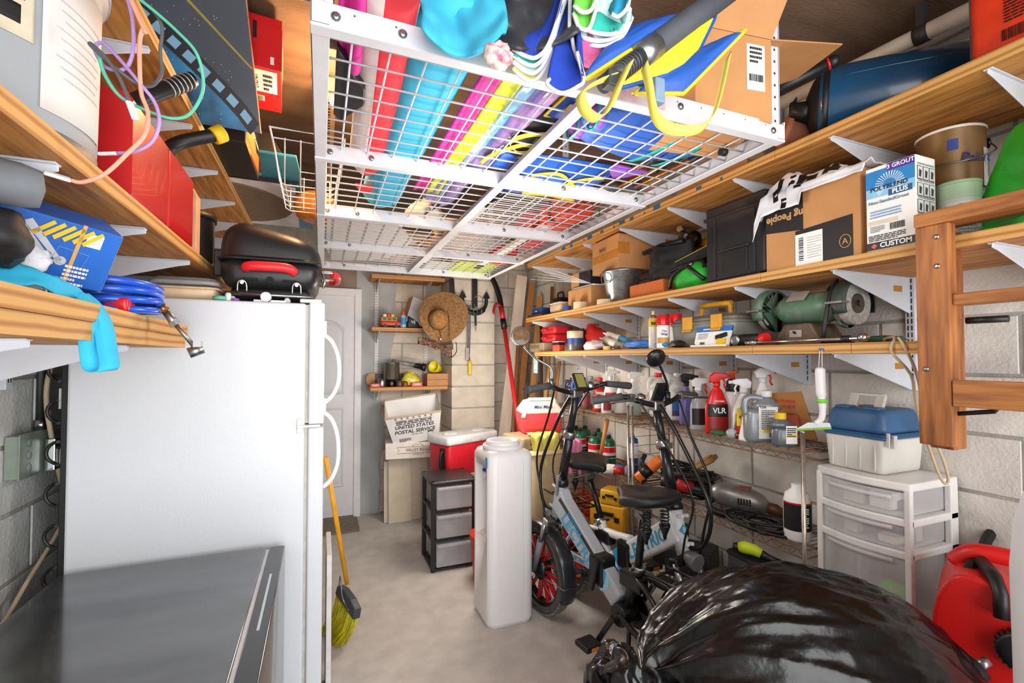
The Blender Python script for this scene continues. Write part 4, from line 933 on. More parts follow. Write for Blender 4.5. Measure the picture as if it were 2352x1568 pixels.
def cable_heap(label, c, rx, ry, rz_, n, r, seed, m=cbm, name='power_cord'):
    rnd = random.Random(seed); b = MB()
    for k in range(n):
        a0 = rnd.uniform(0, 6.28); ex = rnd.uniform(.5, 1); ey = rnd.uniform(.5, 1); cx, cy, cz = rnd.uniform(-.25, .25)*rx, rnd.uniform(-.25, .25)*ry, rnd.uniform(.1, .8)*rz_; tl_ = rnd.uniform(-.5, .5)
        b.tube([(c[0]+cx+ex*rx*cos(a0+t), c[1]+cy+ey*ry*sin(a0+t), max(c[2]+r, c[2]+cz+tl_*rz_*sin(t+a0))) for t in [2*pi*i/18 for i in range(18)]], r, 6, closed=True)
    return stuff(tag(b.build(name, m, None), label, 'cord'))
cable_heap('tangle of black power cords heaped on the middle wire shelf', pos(1580, 1.87, ZR2), .12, .17, .15, 26, .006, 3)
rt = thing('rotary_tool', 'red and black power tool buried in the black cords', 'power tool', pos(1575, 1.79, ZR2+.05), radians(-45))
MB().tube([(-.13, 0, .03), (-.05, 0, .02), (.05, 0, .0), (.12, 0, -.01)], [.03, .034, .03, .022], 14).build('body', BLACK, rt); MB().tube([(-.05, 0, .021), (.03, 0, .004)], [.0352, .0325], 14).build('red_sleeve', mat('#B41A1C', .4), rt); MB().cyl((.12, 0, -.01), (.16, 0, -.014), .008, n=10).build('chuck', STEEL, rt)
sp = thing('sanding_pad', 'tan square sander pad lying on top of the cords', 'tool', M=Mx.Translation(pos(1622, 1.89, ZR2+.175)) @ Mx.Rotation(.6, 4, 'Z') @ Mx.Rotation(-.55, 4, 'X'))
MB().rbox(-.075, .075, -.06, .06, 0, .028, .03).build('pad', mat('#8F6B3A', .6, var=.12), sp); MB().rbox(-.055, .055, -.04, .04, .028, .034, .02).build('plate', mat('#A07A44', .6), sp)
dg = thing('angle_drill', 'old grey metal electric drill lying on the middle wire shelf', 'power tool', pos(1705, 1.86, ZR2+.065), radians(-56))
dm = mat('#8C8A86', .38, .6, var=.2, scale=14)
MB().tube([(-.15, 0, .02), (-.12, 0, .02), (-.10, 0, .015), (.03, 0, .0), (.07, 0, -.01), (.10, 0, -.02)], [.02, .045, .055, .055, .045, .025], 18).build('motor', dm, dg); MB().tube([(.10, 0, -.02), (.13, 0, -.025), (.15, 0, -.035), (.155, 0, -.055)], [.026, .028, .026, .022], 12).build('gear_head', mat('#6E4A36', .5, .5, var=.25), dg)
MB().box(-.03, .03, -.03, .03, .045, .06).build('rating_plate', mat('#7A3A32', .5), dg, .003); MB().tube(smooth_path([(-.12, 0, .0), (-.15, -.05, -.03), (-.10, -.10, -.05), (.02, -.10, -.058)], 4), .016, 10).build('grip', BLACK, dg)
vt = MB()
for k in range(5): vt.box(-.02+.012*k, -.013+.012*k, -.058, -.048, -.01, .018)
stuff(vt.build('vent_slot', BLACK, dg))
cable_heap('loose black cord beside the old grey drill', pos(1745, 1.79, ZR2), .10, .16, .04, 9, .006, 8)
wb_ = thing('chemical_bottle', 'white bottle with black and red label at the near end of the wire rack', 'bottle', pos(1826, 1.80, ZR2), TOCAM)
MB().lathe([(.045, 0), (.05, .01), (.05, .15), (.044, .185), (.02, .205), (.02, .225)], n=24).build('bottle', LABW, wb_); arc_label(wb_, .05, .05, .045, .15, -190, 10, BLACK, n=18); arc_label(wb_, .05, .05, .15, .156, -190, 10, REDP, n=18); lines(wb_, frame((0, -.0515, .10), (1, 0, 0), (0, 0, 1)), 0, 0, .03, .08, 9, LABW)
# bottom shelf
def tool_case(px, X, z, w, d, h, m, label, rz=TOCAM-.6):
    t = thing('tool_case', label, 'tool case', pos(px, X, z), rz)
    MB().rbox(-w/2, w/2, -d/2, d/2, 0, h, .02).build('case', m, t); MB().box(-w*.2, w*.2, -d/2-.012, -d/2, h*.6, h*.75).build('handle', BLACK, t, .004); [MB().box(s*w*.285-w*.065, s*w*.285+w*.065, -d/2-.006, -d/2, h*.4, h*.6).build('latch', BLACK, t, .002) for s in (-1, 1)]
YT = mat('#E2A21C', .45, var=.06)
tool_case(1405, 1.88, ZR3, .26, .20, .17, YT, 'yellow plastic tool case low in the wire rack behind the bikes')
tool_case(1408, 1.87, ZR3+.171, .15, .14, .10, mat('#E9B32A', .4), 'small yellow and black tool on the yellow case')
cable_heap('orange extension cord coiled on the bottom wire shelf', pos(1350, 1.87, ZR3), .11, .13, .13, 16, .006, 12, mat('#E4561C', .45), 'extension_cord')
tool_case(1537, 1.88, ZR3, .16, .2, .20, BLACK, 'black tool case low in the near wire rack')
tool_case(1585, 1.87, ZR3, .24, .2, .15, mat('#2A2B2D', .5), 'dark grey tool case low in the near wire rack')
lt = thing('cordless_tool', 'lime green and black cordless tool low beside the white drawers', 'power tool', at(1740, 1275, X=1.62), radians(-55)); lt.scale = (.62, .62, .62)
LG = mat('#B9C91E', .45)
MB().tube([(-.11, 0, .03), (-.08, 0, .035), (-.02, 0, .03), (.02, 0, .015)], [.03, .04, .036, .03], 14).build('motor', LG, lt); MB().tube([(.02, 0, .015), (.06, 0, .0), (.11, 0, -.02)], [.027, .022, .024], 12).build('grip', BLACK, lt); MB().lathe([(.03, 0), (.022, .03), (.018, .035)], (-.11, 0, .03), 16, axis=(-1, 0, .05)).build('nose', BLACK, lt)
lz = at(1740, 1275, X=1.62).z
st = thing('storage_tote', 'dark storage tote on the floor under the lime green tool', 'tote', (1.64, at(1740, 1275, X=1.62).y, 0))
MB().rbox(-.06, .06, -.12, .12, 0, lz-.016, .02).build('tub', DGREY, st); MB().rbox(-.065, .065, -.125, .125, lz-.03, lz-.0125, .02).build('lid', BLACK, st)

# ================================================================ bin with cooler and cloths, left of the racks
tb_ = thing('tan_bin', 'tan plastic bin with a lid, between the water dispenser and the wire rack', 'bin', (1.50, 3.12, 0), radians(4))
TAN = mat('#CDB990', .5, var=.05)
MB().rbox(-.155, .155, -.17, .17, 0, .80, .05, tx=-.018, ty=-.018).build('tub', TAN, tb_); MB().rbox(-.185, .185, -.20, .20, .765, .805, .05).build('rim', TAN, tb_)
tc_ = thing('tan_case', 'tan plastic case lying on the bin under the small red cooler', 'tool case', (1.475, 3.14, .807), radians(8))
MB().rbox(-.20, .19, -.15, .15, 0, .085, .02).build('case', mat('#A08C6E', .5, var=.06), tc_); MB().box(-.14, .12, -.156, -.148, .036, .046).build('seam', DGREY, tc_); [MB().box(x-.025, x+.025, -.162, -.148, .02, .065).build('latch', mat('#8A7658', .5), tc_, .003) for x in (-.075, .075)]
mc = thing('small_cooler', 'small red and white lunch cooler with carrying handle on the tan case', 'cooler', (1.535, 3.20, .895), radians(-10))
CR = mat('#D63A44', .4, var=.03); CW = mat('#EDE6DA', .45, var=.03)
MB().rbox(-.145, .145, -.10, .10, 0, .15, .02, tx=-.008, ty=-.008).build('tub', CR, mc)
Fm = frame((0, 0, 0), (1, 0, 0), (0, 0, 1))
MB().prism([(-.155, .145), (.155, .145), (.155, .165), (.10, .235), (-.10, .235), (-.155, .165)], -.108, .108, Fm).build('lid', CW, mc, .010)
MB().bar((-.15, -.11, .12), (-.10, -.06, .25), .03, .02).bar((.15, -.11, .12), (.10, -.06, .25), .03, .02).bar((-.1, -.06, .25), (.1, -.06, .25), .03, .022).build('handle', CW, mc, .005)
text('Mini Mate', .035, INKB, mc, frame((0, -.1085, .195), (1, 0, 0), (0, 0, 1)), shear=.2, bold=.01)
def drape(name, label, p0, w, drop, m, seed, rz=0, over=.12, cat='cloth'):
    t = thing(name, label, cat, p0, rz)
    def fn(u, v):
        s = v*(over+drop); x = (u-.5)*w*(1-.15*v) + .012*sin(9*v+seed)
        wv = .016*sin(u*11+seed)*min(1, s/over) + .02*nz3((u*2, v*3, seed), 1.3, seed)
        if s < over: return (x, over-s, .006+.01*abs(nz3((u*3, v*3, seed), 1.5, seed)))
        return (x+.02*sin(seed+v*4), -.006-abs(wv), .004-(s-over)+.006*sin(u*5))
    MB().grid(fn, 26, 30).build('cloth', m, t, solid=.002)
    return t
drape('yellow_cloth', 'pale yellow cloth draped over the tan bin', (1.475, 2.955, .905), .23, .23, mat('#E9DC6A', .85), 2)
drape('pink_cloth', 'pink cloth hanging beside the yellow cloth on the tan bin', (1.655, 2.93, .86), .15, .24, mat('#E58FB8', .85), 5)
# ================================================================ things on the lowest right shelf (z = 1.50)
ZA1, ZB1, ZC1 = ZA+.0008, ZB+.0008, ZT+.0008
bg_ = thing('bench_grinder', 'old green bench grinder with two grey wheels on the lowest right shelf', 'bench grinder', (1.80, 1.265, ZA1))
GG = mat('#5F7F68', .45, .2, var=.25, scale=22, col2='#8A8E84', lo=.25, hi=.5); GIR = mat('#6B5B4A', .6, .3, var=.3, scale=25); STONE = mat('#A39F98', .9, var=.2, scale=90, bump=.3)
az = .148
MB().lathe([(.03, -.125), (.045, -.115), (.060, -.085), (.062, -.06), (.060, .06), (.058, .085), (.044, .112), (.03, .12)], (0, 0, az), 28, axis=(0, 1, 0)).build('motor_housing', GG, bg_)
MB().cyl((0, -.165, az), (0, .165, az), .024, n=14).build('spindle_sleeve', GG, bg_)
MB().prism([(-.10, 0), (.10, 0), (.10, .012), (.055, .085), (-.055, .085), (-.10, .012)], -.075, .075, frame((0, 0, 0), (0, 1, 0), (0, 0, 1))).build('base', GIR, bg_, .008)
pl_ = plate('switch_plate', mat('#B9B5AA', .4, .4), bg_, frame((-.077, 0, .045), (0, -1, 0), (0, 0, 1)), .05, .028, .004); MB().cyl((-.078, 0, .045), (-.092, .0, .052), .004, n=8).build('switch', DSTEEL, pl_)
plate('name_plate', mat('#BDB9AE', .4, .4, var=.15), bg_, frame((-.048, .01, az+.045), (0, -1, 0), (.7, 0, .7)), .075, .05, .004)
for s in (-1, 1):
    y = s*.168
    MB().lathe([(.0, -.014), (.076, -.014), (.078, -.012), (.078, .012), (.076, .014), (.0, .014)], (0, y, az), 40, axis=(0, 1, 0)).build('grinding_wheel', STONE, bg_)
    MB().lathe([(.036, -.0165), (.036, .0165)], (0, y, az), 30, axis=(0, 1, 0)).lathe([(.011, -.026), (.011, .026)], (0, y, az), 6, axis=(0, 1, 0), smooth=False).build('flange', mat('#5A5148', .5, .7, var=.2), bg_)
    g = MB()
    def gf(u, v): a = radians(20+225*u); k = int(v*3+.5); rr, yy = ((.083, -.024), (.090, -.022), (.090, .022), (.083, .024))[k]; return (rr*cos(a)*-1 if False else rr*cos(a-radians(40)), y+yy, az+rr*sin(a-radians(40)))
    g.grid(gf, 26, 3)
    gd = g.build('wheel_guard', GG if s > 0 else mat('#3E4A42', .5, .2, var=.2), bg_, solid=.004)
    MB().lathe([(.0, 0), (.088, 0)], (0, y-.022 if s > 0 else y+.024, az), 30, axis=(0, 1, 0)).build('guard_plate', GG, gd, solid=.003)
    MB().box(-.115, -.072, y-.03, y+.03, az-.004, az+.004).bar((-.09, y, az), (-.05, y+s*-.02, az-.06), .025, .008).build('tool_rest', mat('#8C8880', .4, .7, var=.2), bg_, .001)
MB().tube(smooth_path([(.02, -.06, az+.06), (-.03, -.13, az+.09), (-.08, -.135, az+.03), (-.095, -.12, .03), (-.05, -.10, .008), (.06, -.13, .006)], 6), .007, 8).build('power_cord', BLACK, bg_)
tx = thing('toolbox', 'grey plastic toolbox with yellow latches and handle on the lowest shelf', 'toolbox', (1.76, 1.70, ZA1))
TXM = mat('#85877F', .5, var=.14, scale=9); TXL = mat('#7A746A', .55, var=.16, scale=9); TXY = mat('#D79A22', .5, var=.06)
MB().rbox(-.095, .095, -.19, .19, 0, .115, .02, tx=-.008, ty=-.008).build('tub', TXM, tx); MB().rbox(-.108, .108, -.203, .203, .108, .124, .02).build('rim', TXM, tx); MB().rbox(-.108, .108, -.203, .203, .124, .152, .03, tx=.02, ty=.02).build('lid', TXL, tx)
for y in (.07, -.11): MB().box(-.118, -.104, y-.03, y+.03, .085, .148).bar((-.116, y, .085), (-.122, y, .075), .06, .008, (1, 0, 0)).build('latch', TXY, tx, .004)
[MB().bar((0, s*.09, .15), (0, s*.085, .205), .018, .014).build('handle_arm', TXY, tx, .003) for s in (-1, 1)]; MB().tube([(0, .092, .205), (0, .04, .208), (0, -.04, .208), (0, -.092, .205)], .013, 10).build('handle_grip', TXY, tx)
pk = thing('tool_package', 'blue and white carded tool package leaning on the grey toolbox', 'package', (1.628, 1.60, ZA1), 0); pk.rotation_euler = (0, .28, 0)
Fp = frame((0, 0, 0), (0, -1, 0), (0, 0, 1))
MB().prism([(-.105, .02), (-.085, 0), (.10, 0), (.10, .095), (-.105, .095)], 0, .004, Fp).build('card', LABW, pk); plate('header', mat('#2D6FC0', .4), pk, Fp, .205, .024, .0045, -.0025, .083)
lines(pk, Fp, -.02, .083, .09, .012, 1, LABW, z=.0048); lines(pk, Fp, -.06, .05, .06, .03, 4, GREY, z=.0042); barcode(pk, Fp, -.055, .015, .03, .014, INK, z=.0042)
MB().bar((-.006, -.02, .04), (-.006, -.08, .055), .012, .02).build('tool', BLACK, pk, .003); plate('blister', YEL, pk, Fp, .05, .03, .01, .055, .02)
tag(MB().rbox(1.605, 1.63, 1.50, 1.71, ZA1, ZA1+.010, .006).build('booklet', PAPER, None), 'thin pale booklet lying at the shelf edge below the carded tool', 'booklet')
mt_ = thing('multi_tool', 'short red and black oscillating tool at the edge of the lowest shelf', 'power tool', (1.625, 1.40, ZA1+.025), 0)
MB().tube([(0, .055, 0), (0, .03, 0), (0, -.05, .002), (0, -.06, .002)], [.022, .024, .022, .018], 14).build('body', BLACK, mt_); MB().tube([(0, -.058, .002), (0, -.085, .002)], [.021, .023], 14).build('end_cap', REDP, mt_); MB().lathe([(.012, 0), (.023, .003), (.023, .008), (.010, .010)], (-.02, .045, 0), 18, axis=(-1, 0, 0)).build('arbor_ring', STEEL, mt_)
wrn = thing('socket_wrench', 'long chrome socket wrench lying along the edge of the lowest shelf', 'wrench', (1.612, 1.145, ZA1+.012))
MB().cyl((-.004, .20, 0), (.01, -.17, .002), .006, n=12).build('shaft', CHROME, wrn); MB().ball((.011, -.185, .004), .016).build('head', CHROME, wrn); MB().cyl((-.004, .20, 0), (-.005, .25, 0), .010, n=12).build('socket', CHROME, wrn); MB().cyl((.008, -.12, .002), (.009, -.145, .002), .011, n=12).build('collar', BLACK, wrn)
gbr = thing('scrub_pad', 'dark green scrap of scouring pad near the end of the lowest shelf', 'pad', (1.83, 1.02, ZA1+.014)); lump((0, 0, 0), (.05, .06, .014), 21, .3, flat=.012).build('pad', mat('#38573E', .9, bump=.4), gbr)
rope = thing('rope', 'pale cotton rope hanging off the end of the lowest shelf', 'rope')
P = lambda px, py, T: at(px, py, T=T)
MB().tube(smooth_path([(1.80, 1.00, ZA+.008), (1.72, .95, ZA+.014), (1.62, .87, ZA+.012), (1.592, .865, ZA-.03), P(2092, 860, 1.40), P(2103, 920, 1.43), P(2115, 970, 1.45), P(2135, 1030, 1.46), P(2155, 1085, 1.47), P(2170, 1110, 1.47), P(2178, 1100, 1.47), P(2168, 1060, 1.46), P(2150, 1015, 1.45), P(2120, 930, 1.44), P(2106, 860, 1.40), (1.594, .83, ZA-.02), (1.60, .85, ZA+.012)], 4), .0042, 7).build('cord', mat('#C6B493', .9, bump=.4, bscale=300), rope)
sq = thing('squeegee', 'white and green hand squeegee hanging from a pin in the lowest shelf edge', 'squeegee')
hp_ = V((1.592, 1.079, ZA-.02)); SY = -.23; dn = V((0, 0, -1))
MB().tube([hp_ + V((0, .004, 0)), hp_ + V((-.004, .006, -.07)), hp_ + V((-.004, -.006, -.07)), hp_ + V((0, -.004, 0))], .0012, 5).build('string', PAPER, sq)
z0 = hp_.z
MB().tube(smooth_path([(1.587, 1.079, z0-.062), (1.587, 1.079, z0-.10), (1.588, 1.078, z0-.15), (1.588, 1.075, z0-.175), (1.587, 1.073, z0-.215), (1.585, 1.078, z0-.24), (1.578, 1.09, z0-.255)], 4), [.009]+[.0155]*9+[.012]*5+[.010]*10, 12).build('handle', WHITE, sq)
MB().lathe([(.0165, 0), (.0165, .012)], (1.5875, 1.0745, z0-.182), 14).build('green_ring', mat('#6CC93A', .4), sq)
MB().prism([(-.06, -.010), (.05, .010), (.045, .024), (-.02, .018)], -.006, .006, frame((1.577, 1.095, z0-.272), (.2, -.98, 0), (0, 0, 1))).build('blade_holder', WHITE, sq, .002); MB().prism([(-.062, -.016), (.052, .004), (.05, .011), (-.06, -.009)], -.002, .002, frame((1.577, 1.095, z0-.272), (.2, -.98, 0), (0, 0, 1))).build('blade', mat('#7CCB4A', .4), sq)
# spray cans
def can(px, X, h, r, body, cap, label, lab=None, txt=None, z=ZA1, nozzle=False):
    t = thing('spray_can', label, 'spray can', pos(px, X, z), radians(-28))
    hb = h*(.72 if not nozzle else .80)
    MB().lathe([(r*.94, 0), (r, .004), (r, hb-.012), (r*.86, hb)], n=24).build('can', body, t)
    if nozzle: MB().lathe([(r*.86, hb), (r*.62, hb+.012), (r*.4, hb+.018)], n=20).build('dome', mat('#9A7A50', .35, .7), t); MB().lathe([(.008, hb+.016), (.008, h)], n=10).build('nozzle', mat('#E5C98A', .5), t)
    else: MB().lathe([(r*.98, hb-.004), (r*1.0, hb), (r*.98, h-.004), (r*.9, h)], n=24).build('cap', cap, t)
    for a, b_, m in (lab or []): arc_label(t, r, r, hb*a, hb*b_, -165, -15, m, n=14)
    for s_, sz, m, zz in (txt or []): text(s_, sz, m, t, frame((.0, -r-.0012, hb*zz), (1, 0, 0), (0, 0, 1)), bold=.03)
can(1501, 1.665, .205, .025, mat('#EDE9DC', .35), None, 'yellow and white spray can with tan nozzle, left of the red-capped can', [(.72, .98, YEL)], [('BIG', .022, INK, .82)], nozzle=True)
can(1523, 1.625, .168, .031, LABW, REDP, 'white spray can with red cap standing at the shelf edge', [(.2, .45, mat('#C79A55', .5))], [('Tho', .016, REDP, .72), ('Wat', .018, INKB, .58)])
can(1553, 1.70, .178, .031, LABW, REDP, 'white spray can with red cap, half behind the grey toolbox', None)
gl = tag(lump(pos(1464, 1.655, ZA1+.025), (.045, .10, .026), 31, .35, flat=.022, fs=4).build('work_glove', mat('#4C86D8', .6, var=.1), None), 'crumpled light blue rubber glove on the lowest shelf', 'glove')
tag(lump(pos(1518, 1.615, ZA1+.018), (.014, .05, .017), 33, .2, flat=.016).build('blue_sponge', mat('#2D86C4', .6), None), 'small bright blue wad in front of the spray cans', 'sponge')
tag(lump(pos(1556, 1.622, ZA1+.018), (.016, .05, .018), 34, .35, flat=.016).build('plastic_bag', mat('#1D1D1F', .25, alpha=.85), None), 'small black crumpled plastic bag below the spray cans', 'bag')
tag(lump(pos(1365, 1.65, ZA1+.032), (.05, .085, .034), 35, .35, flat=.03).build('cleaning_rag', mat('#E6DAD4', .9, var=.08, col2='#D89AA8', lo=.2, hi=.45), None), 'crumpled white rag with pink edging on the lowest shelf', 'rag')
jr = thing('jar', 'clear jar with cream lid and blue label at the edge of the lowest shelf', 'jar', pos(1321, 1.645, ZA1), radians(-25))
MB().lathe([(.048, 0), (.052, .006), (.052, .085), (.050, .09)], n=28).build('jar', mat('#6F6B66', .2, alpha=.75), jr); arc_label(jr, .052, .052, .05, .088, -170, -10, mat('#2A4E9A', .4), n=14); MB().lathe([(.056, .088), (.057, .092), (.057, .135), (.053, .138)], n=28).build('lid', mat('#E2D2AC', .5), jr)
for k, (dz, lab) in enumerate(((.078, 'lower of two stacked red plastic tool cases on the lowest shelf'), (.142, 'upper of two stacked red plastic tool cases on the lowest shelf'))):
    c_ = thing('tool_case', lab, 'tool case', pos(1276, 1.75, ZA1+dz), radians(2*k))
    MB().rbox(-.075, .075, -.11, .11, 0, .062, .025).build('case', mat('#C42630', .4), c_); MB().box(-.078, -.073, -.09, .09, .028, .034).build('seam', mat('#7E1218', .5), c_); MB().tube(smooth_path([(-.075, .06, .031), (-.10, .05, .031), (-.10, -.0, .031), (-.075, -.01, .031)], 4), .008, 8).build('handle', mat('#C42630', .4), c_)
t_ = thing('tool_case', 'tan plastic case lying under the red cases on the lowest shelf', 'tool case', pos(1250, 1.745, ZA1), 0); MB().rbox(-.085, .085, -.155, .12, 0, .076, .012).build('case', mat('#A3927A', .5), t_); MB().box(-.09, -.084, -.09, .09, .03, .055).build('latch', mat('#7E6E58', .5), t_, .002)
t_ = thing('small_box', 'small red box with a black and white band at the edge of the lowest shelf', 'box', pos(1283, 1.625, ZA1), 0); MB().rbox(-.025, .025, -.05, .05, 0, .075, .006).build('box', mat('#D2452E', .4), t_); MB().box(-.0258, .0258, -.0508, .0508, .045, .066).build('band', BLACK, t_); MB().box(-.0256, .0256, -.0506, .0506, .066, .071).build('white_band', LABW, t_)
rb_ = thing('red_bag', 'red and black nylon bag slumped at the back of the lowest shelf', 'bag', pos(1353, 1.90, ZA1)); lump((0, 0, .09), (.07, .20, .10), 41, .3, flat=.09).build('bag', mat('#C21E1E', .7), rb_); MB().tube(smooth_path([(-.078, .09, .10), (-.08, .05, .15), (-.05, 0, .17), (-.08, -.06, .10), (-.09, -.08, .03)], 5), .010, 6).build('strap', BLACK, rb_)
for k, (px, X, dz, c1, c2, lab) in enumerate(((1420, 1.74, .075, '#E6E4DE', '#4FA0CC', 'white caulk tube with pale blue end on the lowest shelf'), (1412, 1.70, .04, '#E9E5DC', '#B9B2A6', 'plain white caulk tube under the blue-ended one'))):
    c_ = thing('caulk_tube', lab, 'tube', pos(px, X, ZA1+dz)); c_.rotation_euler = (radians(14), 0, 0)
    MB().cyl((0, .11, 0), (0, -.11, 0), .024, n=16).build('tube', mat(c1, .4), c_); MB().cyl((0, -.03, 0), (0, -.112, 0), .0246, n=16).build('end_band', mat(c2, .4), c_); MB().lathe([(.02, 0), (.008, .03), (.005, .06)], (0, .11, 0), 12, axis=(0, 1, 0)).build('nozzle', PAPER, c_)
tb2 = thing('paint_brush', 'wide paint brush with pale handle lying on the lowest shelf', 'brush', pos(1408, 1.635, ZA1+.01)); MB().box(-.012, .012, .02, .09, -.009, .012).build('ferrule', mat('#D9CFB8', .5), tb2, .002); MB().box(-.010, .010, -.06, .02, -.008, .010).build('bristles', mat('#6B5138', .9), tb2)
sd_ = thing('screwdriver', 'small screwdriver with yellow handle at the shelf edge', 'screwdriver', pos(1398, 1.607, ZA1+.007)); MB().tube([(0, .05, 0), (0, -.01, 0)], [.0075, .0068], 10).build('handle', YEL, sd_); MB().cyl((0, -.01, 0), (0, -.085, 0), .0026, n=8).build('shaft', CHROME, sd_)

# ================================================================ things on the middle right shelf (z = 1.785)
def carton(name, label, x0, x1, y0, y1, z, h, m=CARD, cat='box', rz=0, bev=.003):
    t = thing(name, label, cat, ((x0+x1)/2, (y0+y1)/2, z), rz); w, d = x1-x0, y1-y0
    MB().box(-w/2, w/2, -d/2, d/2, 0, h).build('carton', m, t, bev); t['wd'] = 0; del t['wd']
    return t, w, d
t, w_, d_ = carton('tool_suitcase', 'big black plastic tool suitcase standing upright on the middle shelf', 1.625, 1.80, 1.315, 1.625, ZB1+.008, .335, mat('#1E1F22', .45), 'tool case', bev=.012)
MB().box(-w_/2-.006, w_/2+.006, -d_/2-.006, d_/2+.006, .275, .29).build('rim', mat('#1A1B1E', .45), t, .003); MB().box(-w_/2-.005, -w_/2, -d_/2+.045, -d_/2+.052, .01, .27).box(-w_/2-.005, -w_/2, .095, .102, .01, .27).build('ribs', mat('#26272B', .5), t)
MB().box(-w_/2-.004, -w_/2+.001, -.07, .06, .02, .12).build('grip_recess', mat('#121316', .5), t, .006); MB().box(-w_/2-.012, -w_/2, -.085, .075, .12, .128).box(-w_/2-.008, w_/2, -d_/2+.02, d_/2-.02, -.0085, .0).build('ledge', mat('#26272B', .5), t, .002); MB().box(-.05, .03, -.05, .05, .335, .343).build('latch', YEL, t, .002)
t, w_, d_ = carton('shipping_carton', 'open cardboard carton with black print and a white label on the middle shelf', 1.615, 1.84, .958, 1.305, ZB1, .285)
BOXB = mat('#1E1B19', .55); Fx = frame((-w_/2-.0004, 0, 0), (0, -1, 0), (0, 0, 1))
MB().prism([(-d_/2, .15), (-.02, .13), (-.02, .285), (-d_/2, .285)], 0, .0008, Fx).build('black_print', BOXB, t); MB().prism([(-.05, .0), (.15, .0), (.15, .14), (-.05, .13)], 0, .0008, Fx).build('black_print', BOXB, t)
Fu = Fx @ Mx.Rotation(pi, 4, 'Z'); TAN2 = mat('#C79A62', .6)
text('ng People', .038, TAN2, t, Fu, .093, -.195, bold=.03); text('886', .036, TAN2, t, Fu, .07, -.245, bold=.03)
plate('shipping_label', LABW, t, Fx, .10, .115, .0016, -.0, .058); barcode(t, Fx, -.028, .06, .085, .018, INK, vert=True, z=.002); lines(t, Fx, .02, .06, .05, .08, 9, mat('#9A9A9C', .6), z=.0018, fill=.25)
MB().tube([(-w_/2-.0012, .0-.125+.018*cos(a), .055+.022*sin(a)) for a in [2*pi*k/20 for k in range(20)]], .0012, 5, closed=True).build('ring_mark', TAN2, t); text('A', .028, TAN2, t, Fx, .125, .054, z=.0012)
MB().box(-w_/2-.0008, -w_/2+.03, -d_/2-.0008, d_/2, .279, .2852).build('packing_tape', mat('#C6A676', .25, alpha=.7), t)
for nm, a, b_, c_ in (('flap', (-w_/2, 0, .285), (-w_/2-.012, 0, .287), d_),): MB().box(-w_/2-.002, -w_/2+.12, -d_/2, d_/2, .2855, .289).build(nm, CARD, t)
sh = thing('tshirt', 'crumpled white t-shirt with black lettering on the open carton', 'shirt', (1.70, 1.13, ZB1+.285))
SHM = mat('#E3E6EE', .85, var=.03); 
def shf(u, v):
    g = lambda a, b, p, q: math.exp(-((u-a)**2/p + (v-b)**2/q)); ed = min(1, v*5)*min(1, .25+(1-u)*3)*min(1, .3+u*6)
    z = .010 + (.070*g(.26, .45, .035, .18) + .042*g(.62, .5, .02, .12) + .034*max(0, nz3((u*3.4, v*2.6, 1), 1.2, 5)) + .03*max(0, .35-abs(nz3((u*4+v*2, v*3, 2), 1.3, 6))))*(.3+.7*ed)
    if v < .16: z -= (.16-v)*(.55 if u < .5 else .28)
    if u < .1: z -= (.1-u)*.9
    x = -.124 + .25*v + .010*nz3((u*4, v*4, 7), 1, 8); x = min(x, -.115) if z < .004 and v < .16 else x
    return (x, .205-.41*u+.012*nz3((u*4, v*4, 9), 1, 9), min(.122, z if (x <= -.114 or u < .1) else max(z, .008)))
so = MB().grid(shf, 60, 36).build('cloth', SHM, sh, solid=.002)
for k, (u0, u1, v0, v1) in enumerate(((.34, .40, .12, .55), (.43, .58, .10, .18), (.43, .58, .28, .36), (.43, .48, .10, .36), (.62, .67, .12, .44), (.67, .76, .14, .20), (.80, .84, .15, .5), (.22, .27, .05, .2), (.3, .36, .0, .06))):
    MB().grid(lambda u, v: tuple(V(shf(u0+(u1-u0)*u, v0+(v1-v0)*v)) + V((-.0016, 0, .0024))), 10, 6).build('black_print', BLACK, sh)
gt = thing('grout_carton', 'tall white and blue grout carton standing at the edge of the middle shelf', 'carton', (1.652, .866, ZB1))
gw, gd_, gh = .10, .134, .262
MB().box(-gw/2, gw/2, -gd_/2, gd_/2, 0, gh).build('carton', LABW, gt, .002)
Fx = frame((-gw/2-.0004, 0, 0), (0, -1, 0), (0, 0, 1)); BL1 = mat('#2C83C6', .45); BL2 = mat('#8CC3E6', .45); PURP = mat('#5A2F92', .45)
plate('blue_panel', BL1, gt, Fx, .132, .055, .0006, 0, .222); plate('blue_fade', BL2, gt, Fx, .132, .03, .0006, 0, .18); plate('purple_tab', PURP, gt, Fx, .072, .022, .0012, .030, .249)
text('3 GROUT', .017, LABW, gt, Fx, .030, .249, bold=.02); plate('black_base', BLACK, gt, Fx, .132, .024, .0008, 0, .0135); text('CUSTOM', .021, LABW, gt, Fx, .014, .0135, bold=.03); plate('emblem', mat('#D2542E', .4), gt, Fx @ Mx.Translation((-.045, .0135, 0)) @ Mx.Rotation(pi/4, 4, 'Z'), .012, .012, .0016)
rb_ = MB()
for k in range(23):
    a = radians(-40+260*k/22); rb_.prism([(.018*cos(a-.03), .196+.018*sin(a-.03)), (.040*cos(a-.035), .196+.040*sin(a-.035)), (.040*cos(a+.035), .196+.040*sin(a+.035)), (.018*cos(a+.03), .196+.018*sin(a+.03))], .0008, .0012, Fx)
stuff(rb_.build('sunburst', mat('#E6EEF0', .5), gt))
text('POLYBLEND', .0185, INK, gt, Fx, -.002, .190, bold=.008, z=.0022); plate('plus_tab', mat('#1F5A86', .4), gt, Fx, .062, .019, .0014, .028, .170); text('PLUS', .019, LABW, gt, Fx, .028, .170, bold=.03, z=.0024)
